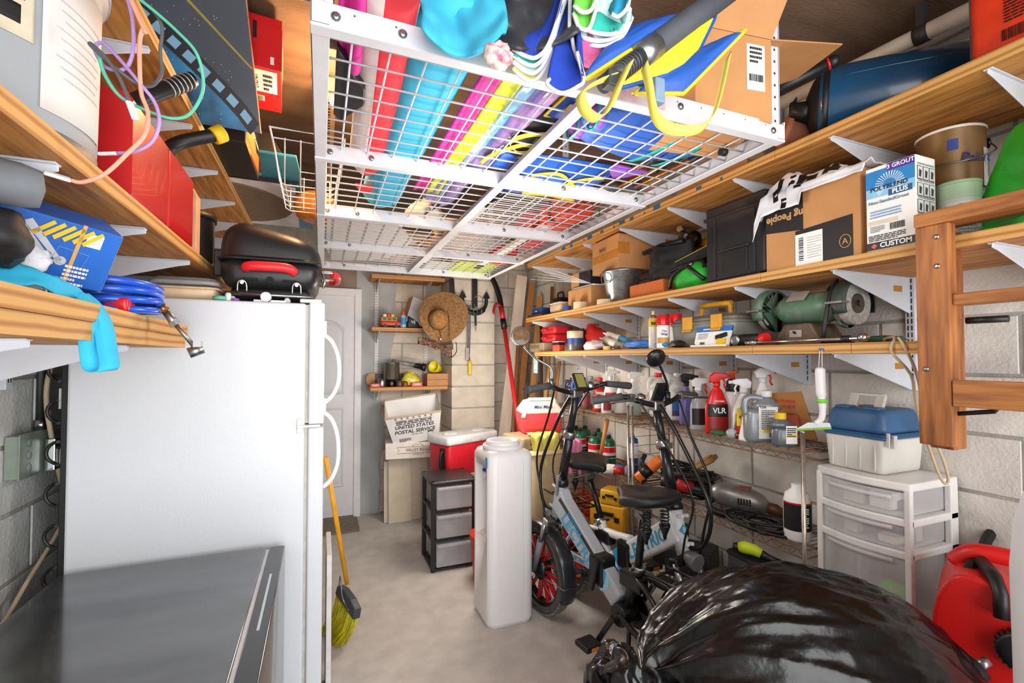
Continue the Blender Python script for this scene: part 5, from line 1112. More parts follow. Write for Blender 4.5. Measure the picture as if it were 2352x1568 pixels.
text('Non-SandedGrout', .0145, mat('#4C7FA8', .5), gt, Fx, -.004, .149, bold=.005); lines(gt, Fx, -.012, .112, .085, .026, 3, mat('#7FA6C8', .5)); plate('swatch', mat('#D9CDB4', .5), gt, Fx, .08, .013, .0008, -.02, .086)
barcode(gt, Fx, .018, .066, .036, .02, INK); lines(gt, Fx, -.035, .066, .04, .02, 4, GREY); lines(gt, Fx, -.01, .038, .10, .02, 4, INK)
Fy = frame((0, -gd_/2-.0004, 0), (1, 0, 0), (0, 0, 1))
for r in range(4):
    for c_ in range(3): 
        o = plate('pictogram', INK, gt, Fy, .026, .040, .0006, -.03+.03*c_, .06+.050*r); plate('panel', mat('#D8D8D6', .5) if (r, c_) != (0, 0) else mat('#B8D0E8', .5), o, Fy, .023, .036, .0009, -.03+.03*c_, .06+.050*r); MB().prism([(-.036+.03*c_, .048+.05*r), (-.026+.03*c_, .046+.05*r), (-.022+.03*c_, .066+.05*r), (-.034+.03*c_, .07+.05*r)], .0009, .0012, Fy).build('figure', DGREY if (r, c_) != (0, 0) else RED, o)
    lines(gt, Fy, 0, .086+.05*r-.0, .085, .006, 2, GREY)
lines(gt, Fy, 0, .02, .08, .025, 5, INK)
def paint_can(p, r, h, body, lid, label, lab=None, handle=False):
    t = thing('paint_can', label, 'paint can', p, radians(-35))
    MB().lathe([(r*.98, 0), (r, .003), (r, h-.010), (r*1.03, h-.008), (r*1.03, h), (r*.9, h), (r*.88, h-.006), (.0, h-.006)], n=32).build('can', body, t)
    MB().lathe([(r*1.031, h-.009), (r*1.035, h-.001), (r*.96, h+.001)], n=32).build('rim', lid, t)
    for a0, a1, z0, z1, m in (lab or []): arc_label(t, r, r, h*z0, h*z1, a0, a1, m, n=16)
    if handle:
        hb_ = MB()
        for a in (-25, 155): hb_.lathe([(.016, 0), (.016, .006), (.006, .009)], (r*cos(radians(a)), r*sin(radians(a)), h*.74), 14, axis=(cos(radians(a)), sin(radians(a)), 0))
        MB().tube(smooth_path([((r+.008)*cos(radians(-25)), (r+.008)*sin(radians(-25)), h*.74), ((r+.03)*cos(radians(-60)), (r+.03)*sin(radians(-60)), h*.5), ((r+.03)*cos(radians(-100)), (r+.03)*sin(radians(-100)), h*.36), ((r+.02)*cos(radians(-140)), (r+.02)*sin(radians(-140)), h*.4), ((r+.01)*cos(radians(155)), (r+.01)*sin(radians(155)), h*.74)], 5), .002, 6).build('bail', STEEL, t)
        hb_.build('ears', DSTEEL, t)
    return t
BRZ = mat('#7A5A30', .4, .3, var=.1)
paint_can((1.875, .845, ZB1), .083, .19, mat('#8C8C86', .5, .2), STEEL, 'grey paint can at the bottom of the stack behind the grout carton')
t = paint_can((1.875, .84, ZB1+.1915), .084, .192, BRZ, mat('#DDDAD2', .5), 'big bronze paint can with wire handle on top of the stack behind the grout carton', [(-60, 5, .0, .62, mat('#B9B9B4', .6)), (-125, -108, .6, .78, mat('#2A3E8A', .5))], True)
text('Paint', .042, mat('#2A3E8A', .5), t, frame((.0853*cos(radians(-80)), .0853*sin(radians(-80)), .085), (-sin(radians(-80)), cos(radians(-80)), 0), (0, 0, 1)), shear=.2)
lines(t, frame((.084*cos(radians(-27))*1.004, .084*sin(radians(-27))*1.004, .07), (-sin(radians(-27)), cos(radians(-27)), 0), (0, 0, 1)), 0, 0, .05, .07, 9, GREY)
t = paint_can((1.765, .775, ZB1), .052, .185, mat('#C9CFC4', .6, var=.1), mat('#9FBF9A', .6), 'white paint can with pale green drips beside the grout carton', [(-170, -5, .72, .99, mat('#A9C4A2', .6)), (-150, -30, .06, .66, mat('#D3D3CC', .6))])
lines(t, frame((.0, -.0535, .07), (1, 0, 0), (0, 0, 1)), 0, 0, .06, .09, 10, GREY)
paint_can((1.875, .715, ZB1), .036, .165, mat('#8E8C84', .5, .2, var=.2), STEEL, 'small dented grey can right of the white paint can', [(-150, -40, .2, .7, mat('#D0CDC4', .6))])
gp = thing('dustpan', 'bright green plastic dustpan standing at the right end of the middle shelf', 'dustpan', (1.73, .645, ZB1))
MB().prism([(-.14, 0), (.15, 0), (.12, .20), (.05, .30), (-.03, .32), (-.06, .30), (-.10, .19)], -.02, .02, frame((0, 0, 0), (-.55, -.83, 0), (.15, -.1, 1))).build('pan', mat('#1BA81E', .35, coat=.3), gp, .012); MB().prism([(-.15, -.0), (.16, 0), (.158, .03), (-.148, .03)], -.028, .028, frame((0, 0, 0), (-.55, -.83, 0), (.15, -.1, 1))).build('lip', mat('#35C936', .4), gp, .004)
# farther part of the middle shelf
t, w_, d_ = carton('cardboard_box', 'closed cardboard box sitting askew on the metal bucket', 1.64, 1.92, 2.30, 2.62, ZB1+.205, .205, CARD, rz=radians(-4))
Fx = frame((-w_/2-.0004, 0, 0), (0, -1, 0), (0, 0, 1)); plate('packing_tape', mat('#B97A35', .25), t, Fx, d_, .05, .0008, 0, .09); plate('packing_tape', mat('#B97A35', .25), t, frame((0, -d_/2-.0004, 0), (1, 0, 0), (0, 0, 1)), .08, .07, .0008, -.1, .12)
MB().tube([(-w_/2-.002, .06-.01*k, .14+.012*(-1)**k) for k in range(9)], .0016, 5, smooth=False).build('pen_scrawl', mat('#7A4A22', .6), t)
bu = thing('metal_bucket', 'galvanised metal bucket with a wire handle on the middle shelf', 'bucket', (1.735, 2.42, ZB1)); GAL = mat('#A4A8AA', .35, .85, var=.2, scale=30)
MB().lathe([(.078, 0), (.085, .01), (.118, .19), (.124, .195), (.124, .204), (.116, .20), (.08, .012)], n=28).build('pail', GAL, bu); MB().tube(smooth_path([(-.118, .05, .18), (-.135, .03, .185), (-.14, -.04, .18), (-.125, -.06, .17), (-.12, -.05, .125), (-.125, .03, .13), (-.118, .05, .18)], 4), .004, 7).build('handle', STEEL, bu)
bb = thing('black_bag', 'black nylon roll-top bag on the orange box on the middle shelf', 'bag', (1.775, 2.02, ZB1+.077))
MB().grid(lambda u, v: ((-.10*(1-.10*v))*cos(2*pi*u)*(1+.10*nz3((cos(2*pi*u), sin(2*pi*u), v*2), 2, 11))*(abs(cos(2*pi*u))+abs(sin(2*pi*u)))**-.35*1.1, .15*sin(2*pi*u)*(1-.0*v)*(1+.08*nz3((cos(2*pi*u), sin(2*pi*u), v*2), 2, 12))*(abs(cos(2*pi*u))+abs(sin(2*pi*u)))**-.35*1.1, .19*v+.012*sin(6*pi*u)*v), 40, 14, closeu=True).add([(-.09, -.14, .18), (.09, -.14, .18), (.09, .14, .18), (-.09, .14, .18)], [(0, 1, 2, 3)]).build('bag', mat('#18191B', .6), bb); MB().tube([(-.06, .16, .19), (-.07, .0, .198), (-.06, -.16, .19)], .014, 8).build('rolled_top', mat('#101113', .5), bb)
t, w_, d_ = carton('orange_box', 'low orange box under the black bag at the edge of the middle shelf', 1.63, 1.86, 1.92, 2.20, ZB1, .075, mat('#C0642A', .6, var=.06))
gb_ = thing('green_bag', 'bright green bag with black trim slumped at the edge of the middle shelf', 'bag', (1.695, 1.765, ZB1))
gm = lump((0, 0, .06), (.075, .125, .07), 51, .22, flat=.058); gm.build('bag', mat('#1FA32A', .7, var=.15), gb_)
for k, pts in enumerate((((-.06, .11, .02), (-.085, .06, .07), (-.08, .0, .10), (-.06, -.05, .12)), ((-.05, -.11, .03), (-.08, -.07, .075), (-.07, -.02, .11)), ((-.07, .10, .10), (-.02, .04, .13), (0, -.05, .13), (-.04, -.1, .09)))): MB().tube(smooth_path(pts, 5), .010, 7).build('trim_tape', BLACK, gb_)
plate('white_print', LABW, gb_, frame((-.068, -.03, .112), (0, -1, 0), (.7, 0, .7)), .04, .010, .003)
t, w_, d_ = carton('laptop_case', 'flat black case with yellow piping tilted behind the green bag', 1.70, 1.93, 1.65, 1.90, ZB1+.135, .05, mat('#1B1B1C', .6), 'case'); t.rotation_euler = (radians(-10), 0, 0)
MB().tube([(-w_/2-.002, d_/2, .05), (-w_/2-.002, -d_/2, .05)], .0022, 6).build('piping', mat('#B9B42A', .5), t)
tag(MB().rbox(1.80, 1.90, 1.68, 1.80, ZB1, ZB1+.10, .02).build('red_case', mat('#9C1414', .5), None), 'small dark red case in the shadow between the green bag and the suitcase', 'case')
ul = thing('storage_box', 'black storage box at the back under the tilted black case', 'box', (1.89, 1.86, ZB1)); MB().rbox(-.07, .07, -.06, .12, 0, .11, .01).build('tub', BLACK, ul)
hm = thing('hammer', 'steel hammer standing head up behind the black bag', 'hammer', (1.86, 2.09, ZB1)); MB().tube([(-.03, .05, .16), (.02, -.05, .38)], [.014, .011], 10).build('handle', mat('#6B5A4C', .35, .6), hm); MB().cyl((-.02, -.06, .385), (.07, -.04, .385), .018, n=14).build('head', STEEL, hm)
yt = thing('yellow_tool', 'yellow power tool resting behind the tilted black case', 'power tool', (1.955, 1.93, ZB1+.12)); MB().tube([(0, .10, .14), (0, .02, .17), (0, -.07, .12)], [.03, .04, .03], 12).build('body', mat('#D9971E', .45), yt); MB().lathe([(.03, 0), (.045, .02), (.045, .05), (.02, .06)], (-.03, .05, .19), 18, axis=(-1, 0, .3)).build('guard', DSTEEL, yt); MB().rbox(-.035, .035, -.05, .06, 0, .13, .015).build('battery', BLACK, yt)
for px, X, r, h, c, lab in ((1334, 1.64, .05, .045, '#DCC9A4', 'cream roll of masking tape at the edge of the middle shelf'), (1390, 1.645, .05, .03, '#D8C6A2', 'flat cream roll of tape in front of the metal bucket'), (1303, 1.615, .026, .034, '#2B4A8C', 'small blue roll of tape at the edge of the middle shelf')):
    tp = thing('tape_roll', lab, 'tape', pos(px, X, ZB1)); MB().lathe([(r*.62, 0), (r, 0), (r, h), (r*.62, h), (r*.62, 0)], n=28, smooth=False).build('tape', mat(c, .6), tp); MB().lathe([(r*.58, .001), (r*.615, .001), (r*.615, h-.001), (r*.58, h-.001), (r*.58, .001)], n=28).build('core', CARD, tp)
fc = thing('plastic_tub', 'cloudy plastic tub with lid near the far end of the middle shelf', 'tub', pos(1288, 1.68, ZB1)); MB().rbox(-.055, .055, -.085, .085, 0, .075, .03, tx=-.004, ty=-.004).build('tub', mat('#D5B99A', .4, alpha=.8), fc); MB().rbox(-.06, .06, -.09, .09, .072, .084, .03).build('lid', mat('#E0D3C4', .4), fc)
fb = thing('flat_board', 'dark brown flat board under the blue box at the far end of the middle shelf', 'board', (1.665, 3.44, ZB1)); MB().box(-.07, .17, -.14, .11, 0, .018).build('board', mat('#3A2A20', .6), fb, .002)
t, w_, d_ = carton('blue_box', 'small dark blue box on the flat brown board', 1.62, 1.72, 3.34, 3.52, ZB1+.0185, .052, mat('#1B3F7A', .5)); lines(t, frame((-w_/2-.0005, 0, .026), (0, -1, 0), (0, 0, 1)), 0, 0, .03, .012, 1, LABW, z=.0004)
t, w_, d_ = carton('open_carton', 'cardboard carton with loose papers sticking out on the middle shelf', 1.66, 1.92, 2.66, 2.97, ZB1, .15, CARD); 
for k in range(3): MB().box(-w_/2+.01, w_/2-.06, -d_/2-.03+.01*k, d_/2-.04, .151+.004*k, .1535+.004*k).build('paper', PAPER, t)
t, w_, d_ = carton('dark_carton', 'dark printed box with a tan end on top of the loose papers', 1.69, 1.90, 2.72, 2.98, ZB1+.167, .10, mat('#2E2A33', .5)); plate('tan_end', CARD, t, frame((-w_/2-.0004, 0, .05), (0, -1, 0), (0, 0, 1)), .11, .098, .001, -.07, 0)
hd_ = thing('headlamp', 'black battery lamp with round lens at the far end of the middle shelf', 'lamp', pos(1288, 1.82, ZB1)); MB().rbox(-.045, .045, -.06, .06, 0, .16, .02).build('case', BLACK, hd_); MB().lathe([(.032, 0), (.036, .02), (.030, .024), (.0, .020)], (-.045, -.01, .09), 20, axis=(-1, 0, 0)).build('lens_ring', STEEL, hd_); MB().tube(smooth_path([(0, -.05, .16), (0, -.04, .20), (0, .04, .20), (0, .05, .16)], 4), .008, 8).build('handle', BLACK, hd_)
sk = thing('thin_rods', 'bundle of thin white rods sticking out over the end of the middle shelf', 'rods')
for k in range(5): MB().cyl(at(1218+8*k, 641-7*k, T=3.62-.04*k), V((1.664+.004*k, 2.695, 1.9555)), .0022, n=6).build('rod', PAPER, sk)

# ================================================================ things on the top right shelf (z = 2.244)
tk2 = thing('blue_tank', 'long dark blue tank with black domed end lying on the top right shelf', 'tank')
a_, b2 = V((1.735, 1.165, ZT+.141)), V((1.975, .80, ZT+.112)); ad = (b2-a_).normalized()
BT = mat('#12466A', .28, var=.15, scale=5, coat=.3); L_ = (b2-a_).length
MB().lathe([(.138, 0), (.139, .03), (.135, .2), (.118, L_), (.09, L_+.04), (.0, L_+.05)], a_, 36, axis=ad).build('barrel', BT, tk2)
MB().lathe([(.0, -.05), (.05, -.045), (.10, -.025), (.13, -.002), (.1395, .012), (.1395, .03)], a_, 36, axis=ad).build('end_cap', mat('#141414', .45, var=.2, scale=9), tk2)
MB().lathe([(.0, -.062), (.03, -.062), (.036, -.05), (.05, -.04)], a_+V((-.02, .03, .02)), 20, axis=ad).build('valve_boss', BLACK, tk2)
MB().tube([a_+V((-.085, .03, .0))+ad*-.02, a_+V((-.0, -.05, -.02))+ad*-.05], [.03, .05], 4).build('bracket', BLACK, tk2)
for k in (-.055, .02): MB().tube(smooth_path([a_+ad*.06+V((-.10, -.08, .03+k)), a_+ad*.2+V((-.098, -.075, .03+k)), a_+ad*.34+V((-.088, -.068, .028+k))], 4), .004, 6).build('rib', BT, tk2)
hb2 = thing('foam_bar', 'black foam handle bar with red rings resting against the blue tank', 'bar')
p_, q_ = at(1913, 142, T=1.52), at(1716, 240, T=1.66)
MB().cyl(p_, q_, .0185, n=16).build('foam_grip', BLACK, hb2); dd = (q_-p_)
for k, l in ((.035, .025), (.955, .02)): MB().cyl(p_+dd*k, p_+dd*(k+l), .0195, n=16).build('red_ring', REDP, hb2)
MB().ball(p_, .021).build('end_knob', BLACK, hb2)
MB().bar(p_*.25+q_*.75+V((0, 0, -.02)), p_*.2+q_*.8+V((.06, .03, -.14)), .03, .02).build('foot', BLACK, hb2)
oj = thing('orange_canister', 'orange red plastic canister with printed warnings at the near end of the top shelf', 'canister', (1.755, .565, ZT+.001), radians(6))
MB().rbox(-.10, .10, -.17, .135, 0, .30, .02).build('canister', mat('#D2381A', .4), oj); MB().box(-.085, .085, .130, .139, .0, .28).build('grey_panel', mat('#4F5664', .4), oj, .004); MB().cyl((0, -.08, .30), (0, -.08, .33), .04, n=20).build('cap', BLACK, oj)
Fo = frame((-.1006, 0, 0), (0, -1, 0), (0, 0, 1)); PR = mat('#3A120A', .5)
lines(oj, Fo, -.02, .13, .09, .10, 12, PR); barcode(oj, Fo, -.045, .05, .05, .03, PR); MB().prism([(.0, .04), (.012, .04), (.012, .075), (0, .075)], .001, .0016, Fo).build('mark', PR, oj)
MB().tube([(-.1016, .02-.03*cos(a), .22+.03*sin(a)) for a in [2*pi*k/18 for k in range(18)]], .002, 5, closed=True).tube([(-.1016, .06, .19), (-.1016, .02, .25), (-.1016, -.03, .2)], .003, 5).build('pictogram', PR, oj)
tpot = thing('clay_pot', 'dusty terracotta pot lying on the top shelf left of the blue tank', 'pot', pos(1838, 1.70, ZT+.062)); MB().lathe([(.045, -.06), (.06, .04), (.068, .04), (.068, .06), (.058, .06), (.04, -.05)], n=26, axis=(-.5, .35, .2)).build('pot', mat('#9A5A3E', .85, var=.2, scale=14), tpot)
t, w_, d_ = carton('low_carton', 'low open cardboard tray behind the clay pot on the top shelf', 1.70, 1.98, 1.46, 1.86, ZT+.001, .07, CARD)
# pipes under the ceiling, right side
def pipe(label, pts, r, m=mat('#D9D6CE', .4), straps=()):
    t = thing('plastic_pipe', label, 'pipe'); MB().tube(pts, r, 18).build('pipe', m, t)
    for k in straps:
        p = V(pts[0])*(1-k)+V(pts[-1])*k; d = (V(pts[-1])-V(pts[0])).normalized(); MB().tube([p-d*.02, p+d*.02], r*1.08, 18).build('strap', DGREY, t); MB().box(p.x-.012, p.x+.012, p.y-.012, p.y+.012, p.z+r*.9, ZC-.001).build('strap_hanger', DGREY, t)
    return t
pipe('white plastic pipe strapped under the ceiling behind the orange canister', [(1.96, .5, 2.57), (1.86, 1.45, 2.57)], .028, straps=(.45,))
pipe('thick white plastic pipe hanging from the ceiling behind the open cardboard flap', [(1.86, 1.64, ZC-.001), (1.80, 1.66, 2.315)], .055, mat('#D8D2C6', .4, var=.1), ())
# ================================================================ on top of the refrigerator
gl_ = thing('portable_grill', 'black portable gas grill with red handles on top of the fridge', 'grill', (-.168, 2.03, FZ+.001))
GB = mat('#1D1E20', .42, var=.1, scale=200, bump=.04)
MB().rbox(-.150, .150, -.20, .20, .055, .150, .05, tx=-.012, ty=-.012, n=6).build('fire_box', GB, gl_)
MB().rbox(-.168, .168, -.218, .218, .146, .160, .055, n=6).build('rim', GB, gl_)
ld_ = MB()
def lidf(u, v):
    a = 2*pi*u; q = 5; c, s = cos(a), sin(a); k = (abs(c)**q+abs(s)**q)**(-1/q); th = v*pi/2
    x, y = .166*c*k*cos(th)**.42, .214*s*k*cos(th)**.42; hmax = .128 - .30*(x+.0)*.9 if x > -.06 else .144
    hmax = .140 - .055*max(0, min(1, (x+.09)/.22))
    return (x, y, .160+hmax*sin(th)**.75)
ld_.grid(lidf, 56, 12, closeu=True); ld_.build('lid', GB, gl_)
MB().cyl((-.07, -.222, .118), (-.07, -.20, .118), .007, n=8).cyl((.07, -.222, .118), (.07, -.20, .118), .007, n=8).build('handle_posts', STEEL, gl_)
MB().tube(smooth_path([(-.073, -.222, .116), (-.05, -.240, .120), (.05, -.240, .120), (.078, -.222, .110)], 4), .0165, 14).build('side_handle', mat('#D8252C', .4), gl_)
MB().tube(smooth_path([(.165, -.10, .135), (.205, -.10, .135), (.222, -.07, .130), (.222, .07, .130), (.205, .10, .135), (.165, .10, .135)], 5), .007, 8).build('front_handle_rod', STEEL, gl_)
MB().tube(smooth_path([(.205, -.105, .128), (.226, -.07, .126), (.226, .07, .126), (.205, .105, .128)], 5), .0125, 10).build('front_handle', mat('#D8252C', .4), gl_)
MB().box(-.085, -.038, -.2075, -.19, .076, .083).box(.04, .085, -.2075, -.19, .076, .083).box(-.06, .06, -.2075, -.19, .144, .149).cyl((0, -.208, .08), (0, -.19, .08), .012, n=16).build('vents', mat('#030303', .8), gl_)
for x in (-.085, .085): 
    MB().tube(smooth_path([(x-.014, -.205, .035), (x-.012, -.21, .065), (x, -.212, .074), (x+.012, -.21, .065), (x+.014, -.205, .035)], 4), .0028, 6).cyl((x, -.214, .066), (x, -.20, .066), .006, n=8).build('leg_clip', CHROME, gl_); MB().cyl((x-.03, -.20, .010), (x-.03, -.17, .010), .010, n=12).build('foot', mat('#C9CACB', .4), gl_)
MB().tube([(-.14, -.20, .03), (.14, -.20, .026)], .0065, 10).build('leg_rod', STEEL, gl_); MB().cyl((-.01, -.228, .018), (-.01, -.19, .018), .017, n=20).box(-.05, .05, -.205, -.10, .002, .01).build('regulator_knob', STEEL, gl_)
MB().box(-.186, -.160, -.12, -.07, .10, .19).box(-.186, -.150, -.12, -.07, .185, .195).build('latch', BLACK, gl_, .004); MB().tube([(.168, -.21, .12), (.178, -.215, .08), (.172, -.215, .06)], .005, 6).build('front_latch', CHROME, gl_)
MB().rbox(-.13, .13, -.17, .17, .012, .06, .03).build('drip_pan', BLACK, gl_)
fcn = thing('food_container', 'tan takeaway food tray with clear lid on the fridge beside the grill', 'food container', (-.425, 1.90, FZ+.001))
MB().rbox(-.085, .085, -.06, .09, 0, .042, .03, tx=-.014, ty=-.014).build('tray', mat('#DCC2A0', .6), fcn); MB().rbox(-.103, .103, -.078, .108, .038, .045, .035).build('tray_rim', mat('#DCC2A0', .6), fcn); MB().rbox(-.105, .105, -.08, .11, .052, .078, .04, tx=.012, ty=.012).build('lid', mat('#C8CACB', .15, alpha=.45, coat=.4), fcn)
for px, h, r, c, lab in ((505, .014, .022, '#5FA890', 'flat green lid lying on the fridge beside the grill'), (524, .026, .009, '#D9D9D6', 'small white bottle top on the fridge beside the grill'), (541, .008, .012, '#7A4FA0', 'small purple cap on the fridge in front of the grill')):
    p = at(px, 690, Y=1.80); MB().lathe([(r, 0), (r, h*.8), (r*.7, h)], (0, 0, 0), 16).build('bottle_cap', mat(c, .4), None).location = (p.x, 1.80, FZ+.001)
    tag(bpy.data.objects[sorted(o.name for o in bpy.data.objects if o.name.startswith('bottle_cap'))[-1]], lab, 'cap')

# ================================================================ left middle shelf (z = 1.798)
Z2 = ZL2+.001
gtub = thing('grey_tub', 'light grey round tub with taped paper sheets on the left middle shelf', 'tub', (-.600, 1.075, Z2))
TGY = mat('#9EA4A9', .5, var=.06, scale=5); r_ = .206
MB().lathe([(r_*.93, 0), (r_*.97, .006), (r_*.985, .05), (r_, .34), (r_*1.04, .345), (r_*1.05, .365), (r_*1.0, .37), (r_*.97, .34), (r_*.9, .02)], n=56).build('tub', TGY, gtub)
MB().lathe([(r_*.94, .0005), (r_*.978, .004), (r_*.987, .03), (r_*.97, .03)], n=56).build('base_band', mat('#75777A', .55), gtub)
MB().lathe([(r_*1.06, .35), (r_*1.06, .368), (r_*.6, .378), (0, .38)], n=56).build('lid', mat('#B9C0C4', .45), gtub)
def patch(a0, a1, z0, z1, m, nm, off=.0016):
    return MB().grid(lambda u, v: ((r_*(.985+.015*(z0+(z1-z0)*v-.05)/.29)+off)*cos(radians(a0+(a1-a0)*u)), (r_*(.985+.015*(z0+(z1-z0)*v-.05)/.29)+off)*sin(radians(a0+(a1-a0)*u)), z0+(z1-z0)*v), 16, 4).build(nm, m, gtub, solid=.0006)
SHEET = mat('#DEDDD9', .7, var=.03); PENT = mat('#C0C0C6', .7)
patch(-30, 12, .055, .31, SHEET, 'paper_sheet'); patch(-100, -52, .115, .34, SHEET, 'paper_sheet'); patch(-51, -33, .15, .325, mat('#D9D2B8', .6), 'paper_label')
for k in range(9): patch(-24+2*(k % 3), 6-3*(k % 2), .25-.016*k, .2525-.016*k, PENT, 'handwriting', .0024)
for k in range(9): patch(-92+2*(k % 3), -58-2*(k % 2), .32-.02*k, .3225-.02*k, PENT, 'handwriting', .0024)
for k in range(12): patch(-46+.8*k, -46+.8*k+.45, .21, .30, INK, 'barcode', .0024)
patch(-46, -38, .17, .20, INK, 'code_block', .0024)
def gas_can(label, y0, y1, spout, capm, xb=-.15):
    t = thing('gas_can', label, 'gas can', (-.545, (y0+y1)/2, Z2), 0); d = (y1-y0)/2-.004
    RC = mat('#BF0F14', .3, var=.05, scale=5, coat=.2)
    F = frame((0, 0, 0), (1, 0, 0), (0, 0, 1))
    out = [(xb, 0), (.155, 0), (.16, .01), (.16, .215), (.15, .232), (.05, .238), (xb+.05, .235), (xb, .20)]
    MB().prism(out, -d, d, F).build('can', RC, t, .014, seg=3)
    b = V((.11, -.03, .225)); q = [b, b+V((.015, .01, .03)), b+V((.05, .03, .07)), b+V(spout)]
    sp = MB().tube(smooth_path(q, 5), [.024]*6+[.019]*10, 16).build('spout', BLACK, t)
    if capm: MB().lathe([(.024, -.012), (.026, 0), (.026, .022), (.018, .026)], b+V(spout)*.97, 12, axis=V(spout)).build('spout_cap', capm, t)
    else:
        rg = MB(); v = V(spout)-V((.05, .03, .07))
        for k in range(6): rg.tube([b+V((.05, .03, .07))+v*(.35+.11*k), b+V((.05, .03, .07))+v*(.37+.11*k)], .0215, 16)
        stuff(rg.build('spout_ring', mat('#C9CACB', .3, .6), sp))
    MB().lathe([(.035, 0), (.035, .02), (.03, .024)], (.115, d*.62, .215), 20, axis=(.35, 0, 1)).build('vent_cap', BLACK, t)
gas_can('red gas can with thick ringed black spout, nearest the grey tub', 1.24, 1.50, (.115, .09, .155), None, .045)
gas_can('red gas can with slim black spout and yellow cap', 1.50, 1.775, (.135, .05, .115), YEL)
cs = tag(MB().prism([(-.0, 0), (.17, 0), (.17, .19), (.145, .235), (.02, .235), (0, .2)], 0, .05, frame((-.555, 1.86, Z2), (1, 0, 0), (0, 0, 1))).build('cardboard_sleeve', mat('#D2A27A', .7), None, .003), 'flat tan cardboard sleeve standing beside the red gas cans', 'cardboard')
pt = thing('steel_pot', 'dark steel pot on the left shelf between the cardboard sleeve and the grill', 'pot', (-.47, 2.06, Z2)); MB().lathe([(.085, 0), (.09, .01), (.09, .165), (.095, .168)], n=28).build('pot', STEEL, pt); MB().lathe([(.096, .165), (.098, .185), (.06, .20), (0, .205)], n=28).build('lid', BLACK, pt)
mh_ = thing('door_hinges', 'pair of metal brackets standing on the shelf behind the red gas cans', 'brackets', (-.41, 1.795, Z2)); 
for k in (0, 1): MB().box(-.01+.012*k, -.006+.012*k, -.004, .004, 0, .225-.02*k).build('plate', STEEL, mh_)

# ================================================================ cables dangling in front of the left shelves
def cable(name, label, m, pts, r=.0032, plug=None):
    t = thing(name, label, 'cable'); p = smooth_path([at(x, y, T=T) for x, y, T in pts], 6); MB().tube(p, r, 7).build('cord', m, t)
    if plug is not None:
        q = V(p[-1]); d = (q-V(p[-3])).normalized(); MB().bar(q, q+d*.032, .011, .006, (.3, -.5, .8)).build('plug', WHITE, t, .002)
cable('coral_cable', 'coral pink charging cable hanging in a long curve with a white plug', mat('#F0A088', .5), [(290, -25, .80), (318, 40, .80), (335, 76, .80), (328, 68, .80), (321, 95, .80), (321, 160, .80), (325, 215, .80), (340, 260, .80), (332, 310, .79), (295, 350, .78), (240, 400, .77), (190, 418, .76), (163, 414, .75)], .0034, 1)
cable('purple_cable', 'lilac charging cable looping above the red gas can with a white plug', mat('#A98BCB', .5), [(286, -25, .815), (303, 40, .815), (306, 110, .81), (294, 150, .81), (270, 162, .80), (238, 150, .80), (218, 115, .80), (232, 98, .80), (262, 122, .80), (320, 190, .80), (355, 235, .81), (366, 280, .81), (350, 325, .81), (310, 348, .80), (270, 352, .80)], .003, 1)
cable('green_cable', 'mint green cable in a big round loop in front of the painted board', mat('#55B79A', .5), [(310, -10, .84), (360, 30, .85), (410, 75, .86), (450, 120, .87), (466, 175, .88), (462, 220, .88), (435, 262, .87), (395, 272, .85), (340, 255, .83), (280, 225, .80), (245, 180, .79), (230, 140, .785), (231, 125, .78)], .003)
cable('grey_cable', 'thin dark grey cable with a small loop near the taped paper sheet', mat('#55585C', .5), [(345, 15, .86), (372, 60, .86), (368, 120, .86), (372, 165, .86), (352, 195, .84), (320, 195, .81), (270, 160, .79), (235, 130, .78), (212, 108, .775), (206, 101, .775), (213, 103, .775), (245, 135, .78), (275, 180, .785), (296, 232, .79)], .003, 1)

# ================================================================ left top shelf (z = 2.24)
Z3 = ZL3+.001
pb = thing('painted_board', 'big dark painted board with blue galaxy and curved film strip on the top left shelf', 'painting')
Fp = frame((-.79, 1.835, Z3), (1, .0, 0), (0, -.34, .94)); W_, H_ = .585, .44
MB().prism([(0, 0), (W_, 0), (W_-.035, H_), (0, H_)], -.016, 0, Fp).build('panel', [mat('#3F4653', .5, var=.25, scale=5, detail=8)], pb)
MB().prism([(W_-.001, 0), (W_+.002, 0), (W_-.033, H_), (W_-.036, H_)], -.0165, .0006, Fp).build('raw_edge', mat('#B9805A', .7, var=.2), pb)
def arcp(t, off): return (W_-.02 - .46*t - .0*off + off*(.55+.3*t), .005 + .40*t**.82 + off*(.8))
ga = [(.0, 0), (W_-.06, 0)] + [arcp(t/10, -.014) for t in range(11)] + [(0, .40)]
MB().prism(ga, 0, .0006, Fp).build('galaxy', mat('#2E8FC4', .45, var=.1, scale=7, col2='#10141E', lo=.38, hi=.68, detail=8), pb)
MB().prism([arcp(t/14, -.020) for t in range(15)] + [arcp(t/14, .030) for t in reversed(range(15))], .0006, .0012, Fp).build('film_strip', mat('#0E0E11', .5), pb)
for k in range(11):
    t = .03+.085*k; MB().prism([arcp(t, -.008), arcp(t, .018), arcp(t+.05, .018), arcp(t+.05, -.008)], .0012, .0016, Fp).build('film_frame', mat('#7FB2D2', .5), pb)
MB().prism([(W_-.205, .36), (W_-.021, .195), (W_-.018, .20), (W_-.2, .367)], .0004, .001, Fp).build('yellow_line', mat('#9A8A1E', .5), pb)
rnd = random.Random(3); sb = MB()
for k in range(60):
    x, y = rnd.uniform(.2, W_-.08), rnd.uniform(.01, .33)
    sb.prism([(x+.0013*cos(a), y+.0013*sin(a)) for a in (0, 1.57, 3.14, 4.7)], .0007, .001, Fp)
stuff(sb.build('stars', LABW, pb))
bc_ = thing('black_carton', 'black and brown open carton overhanging the top left shelf behind the painted board', 'box', (-.50, 2.12, Z3))
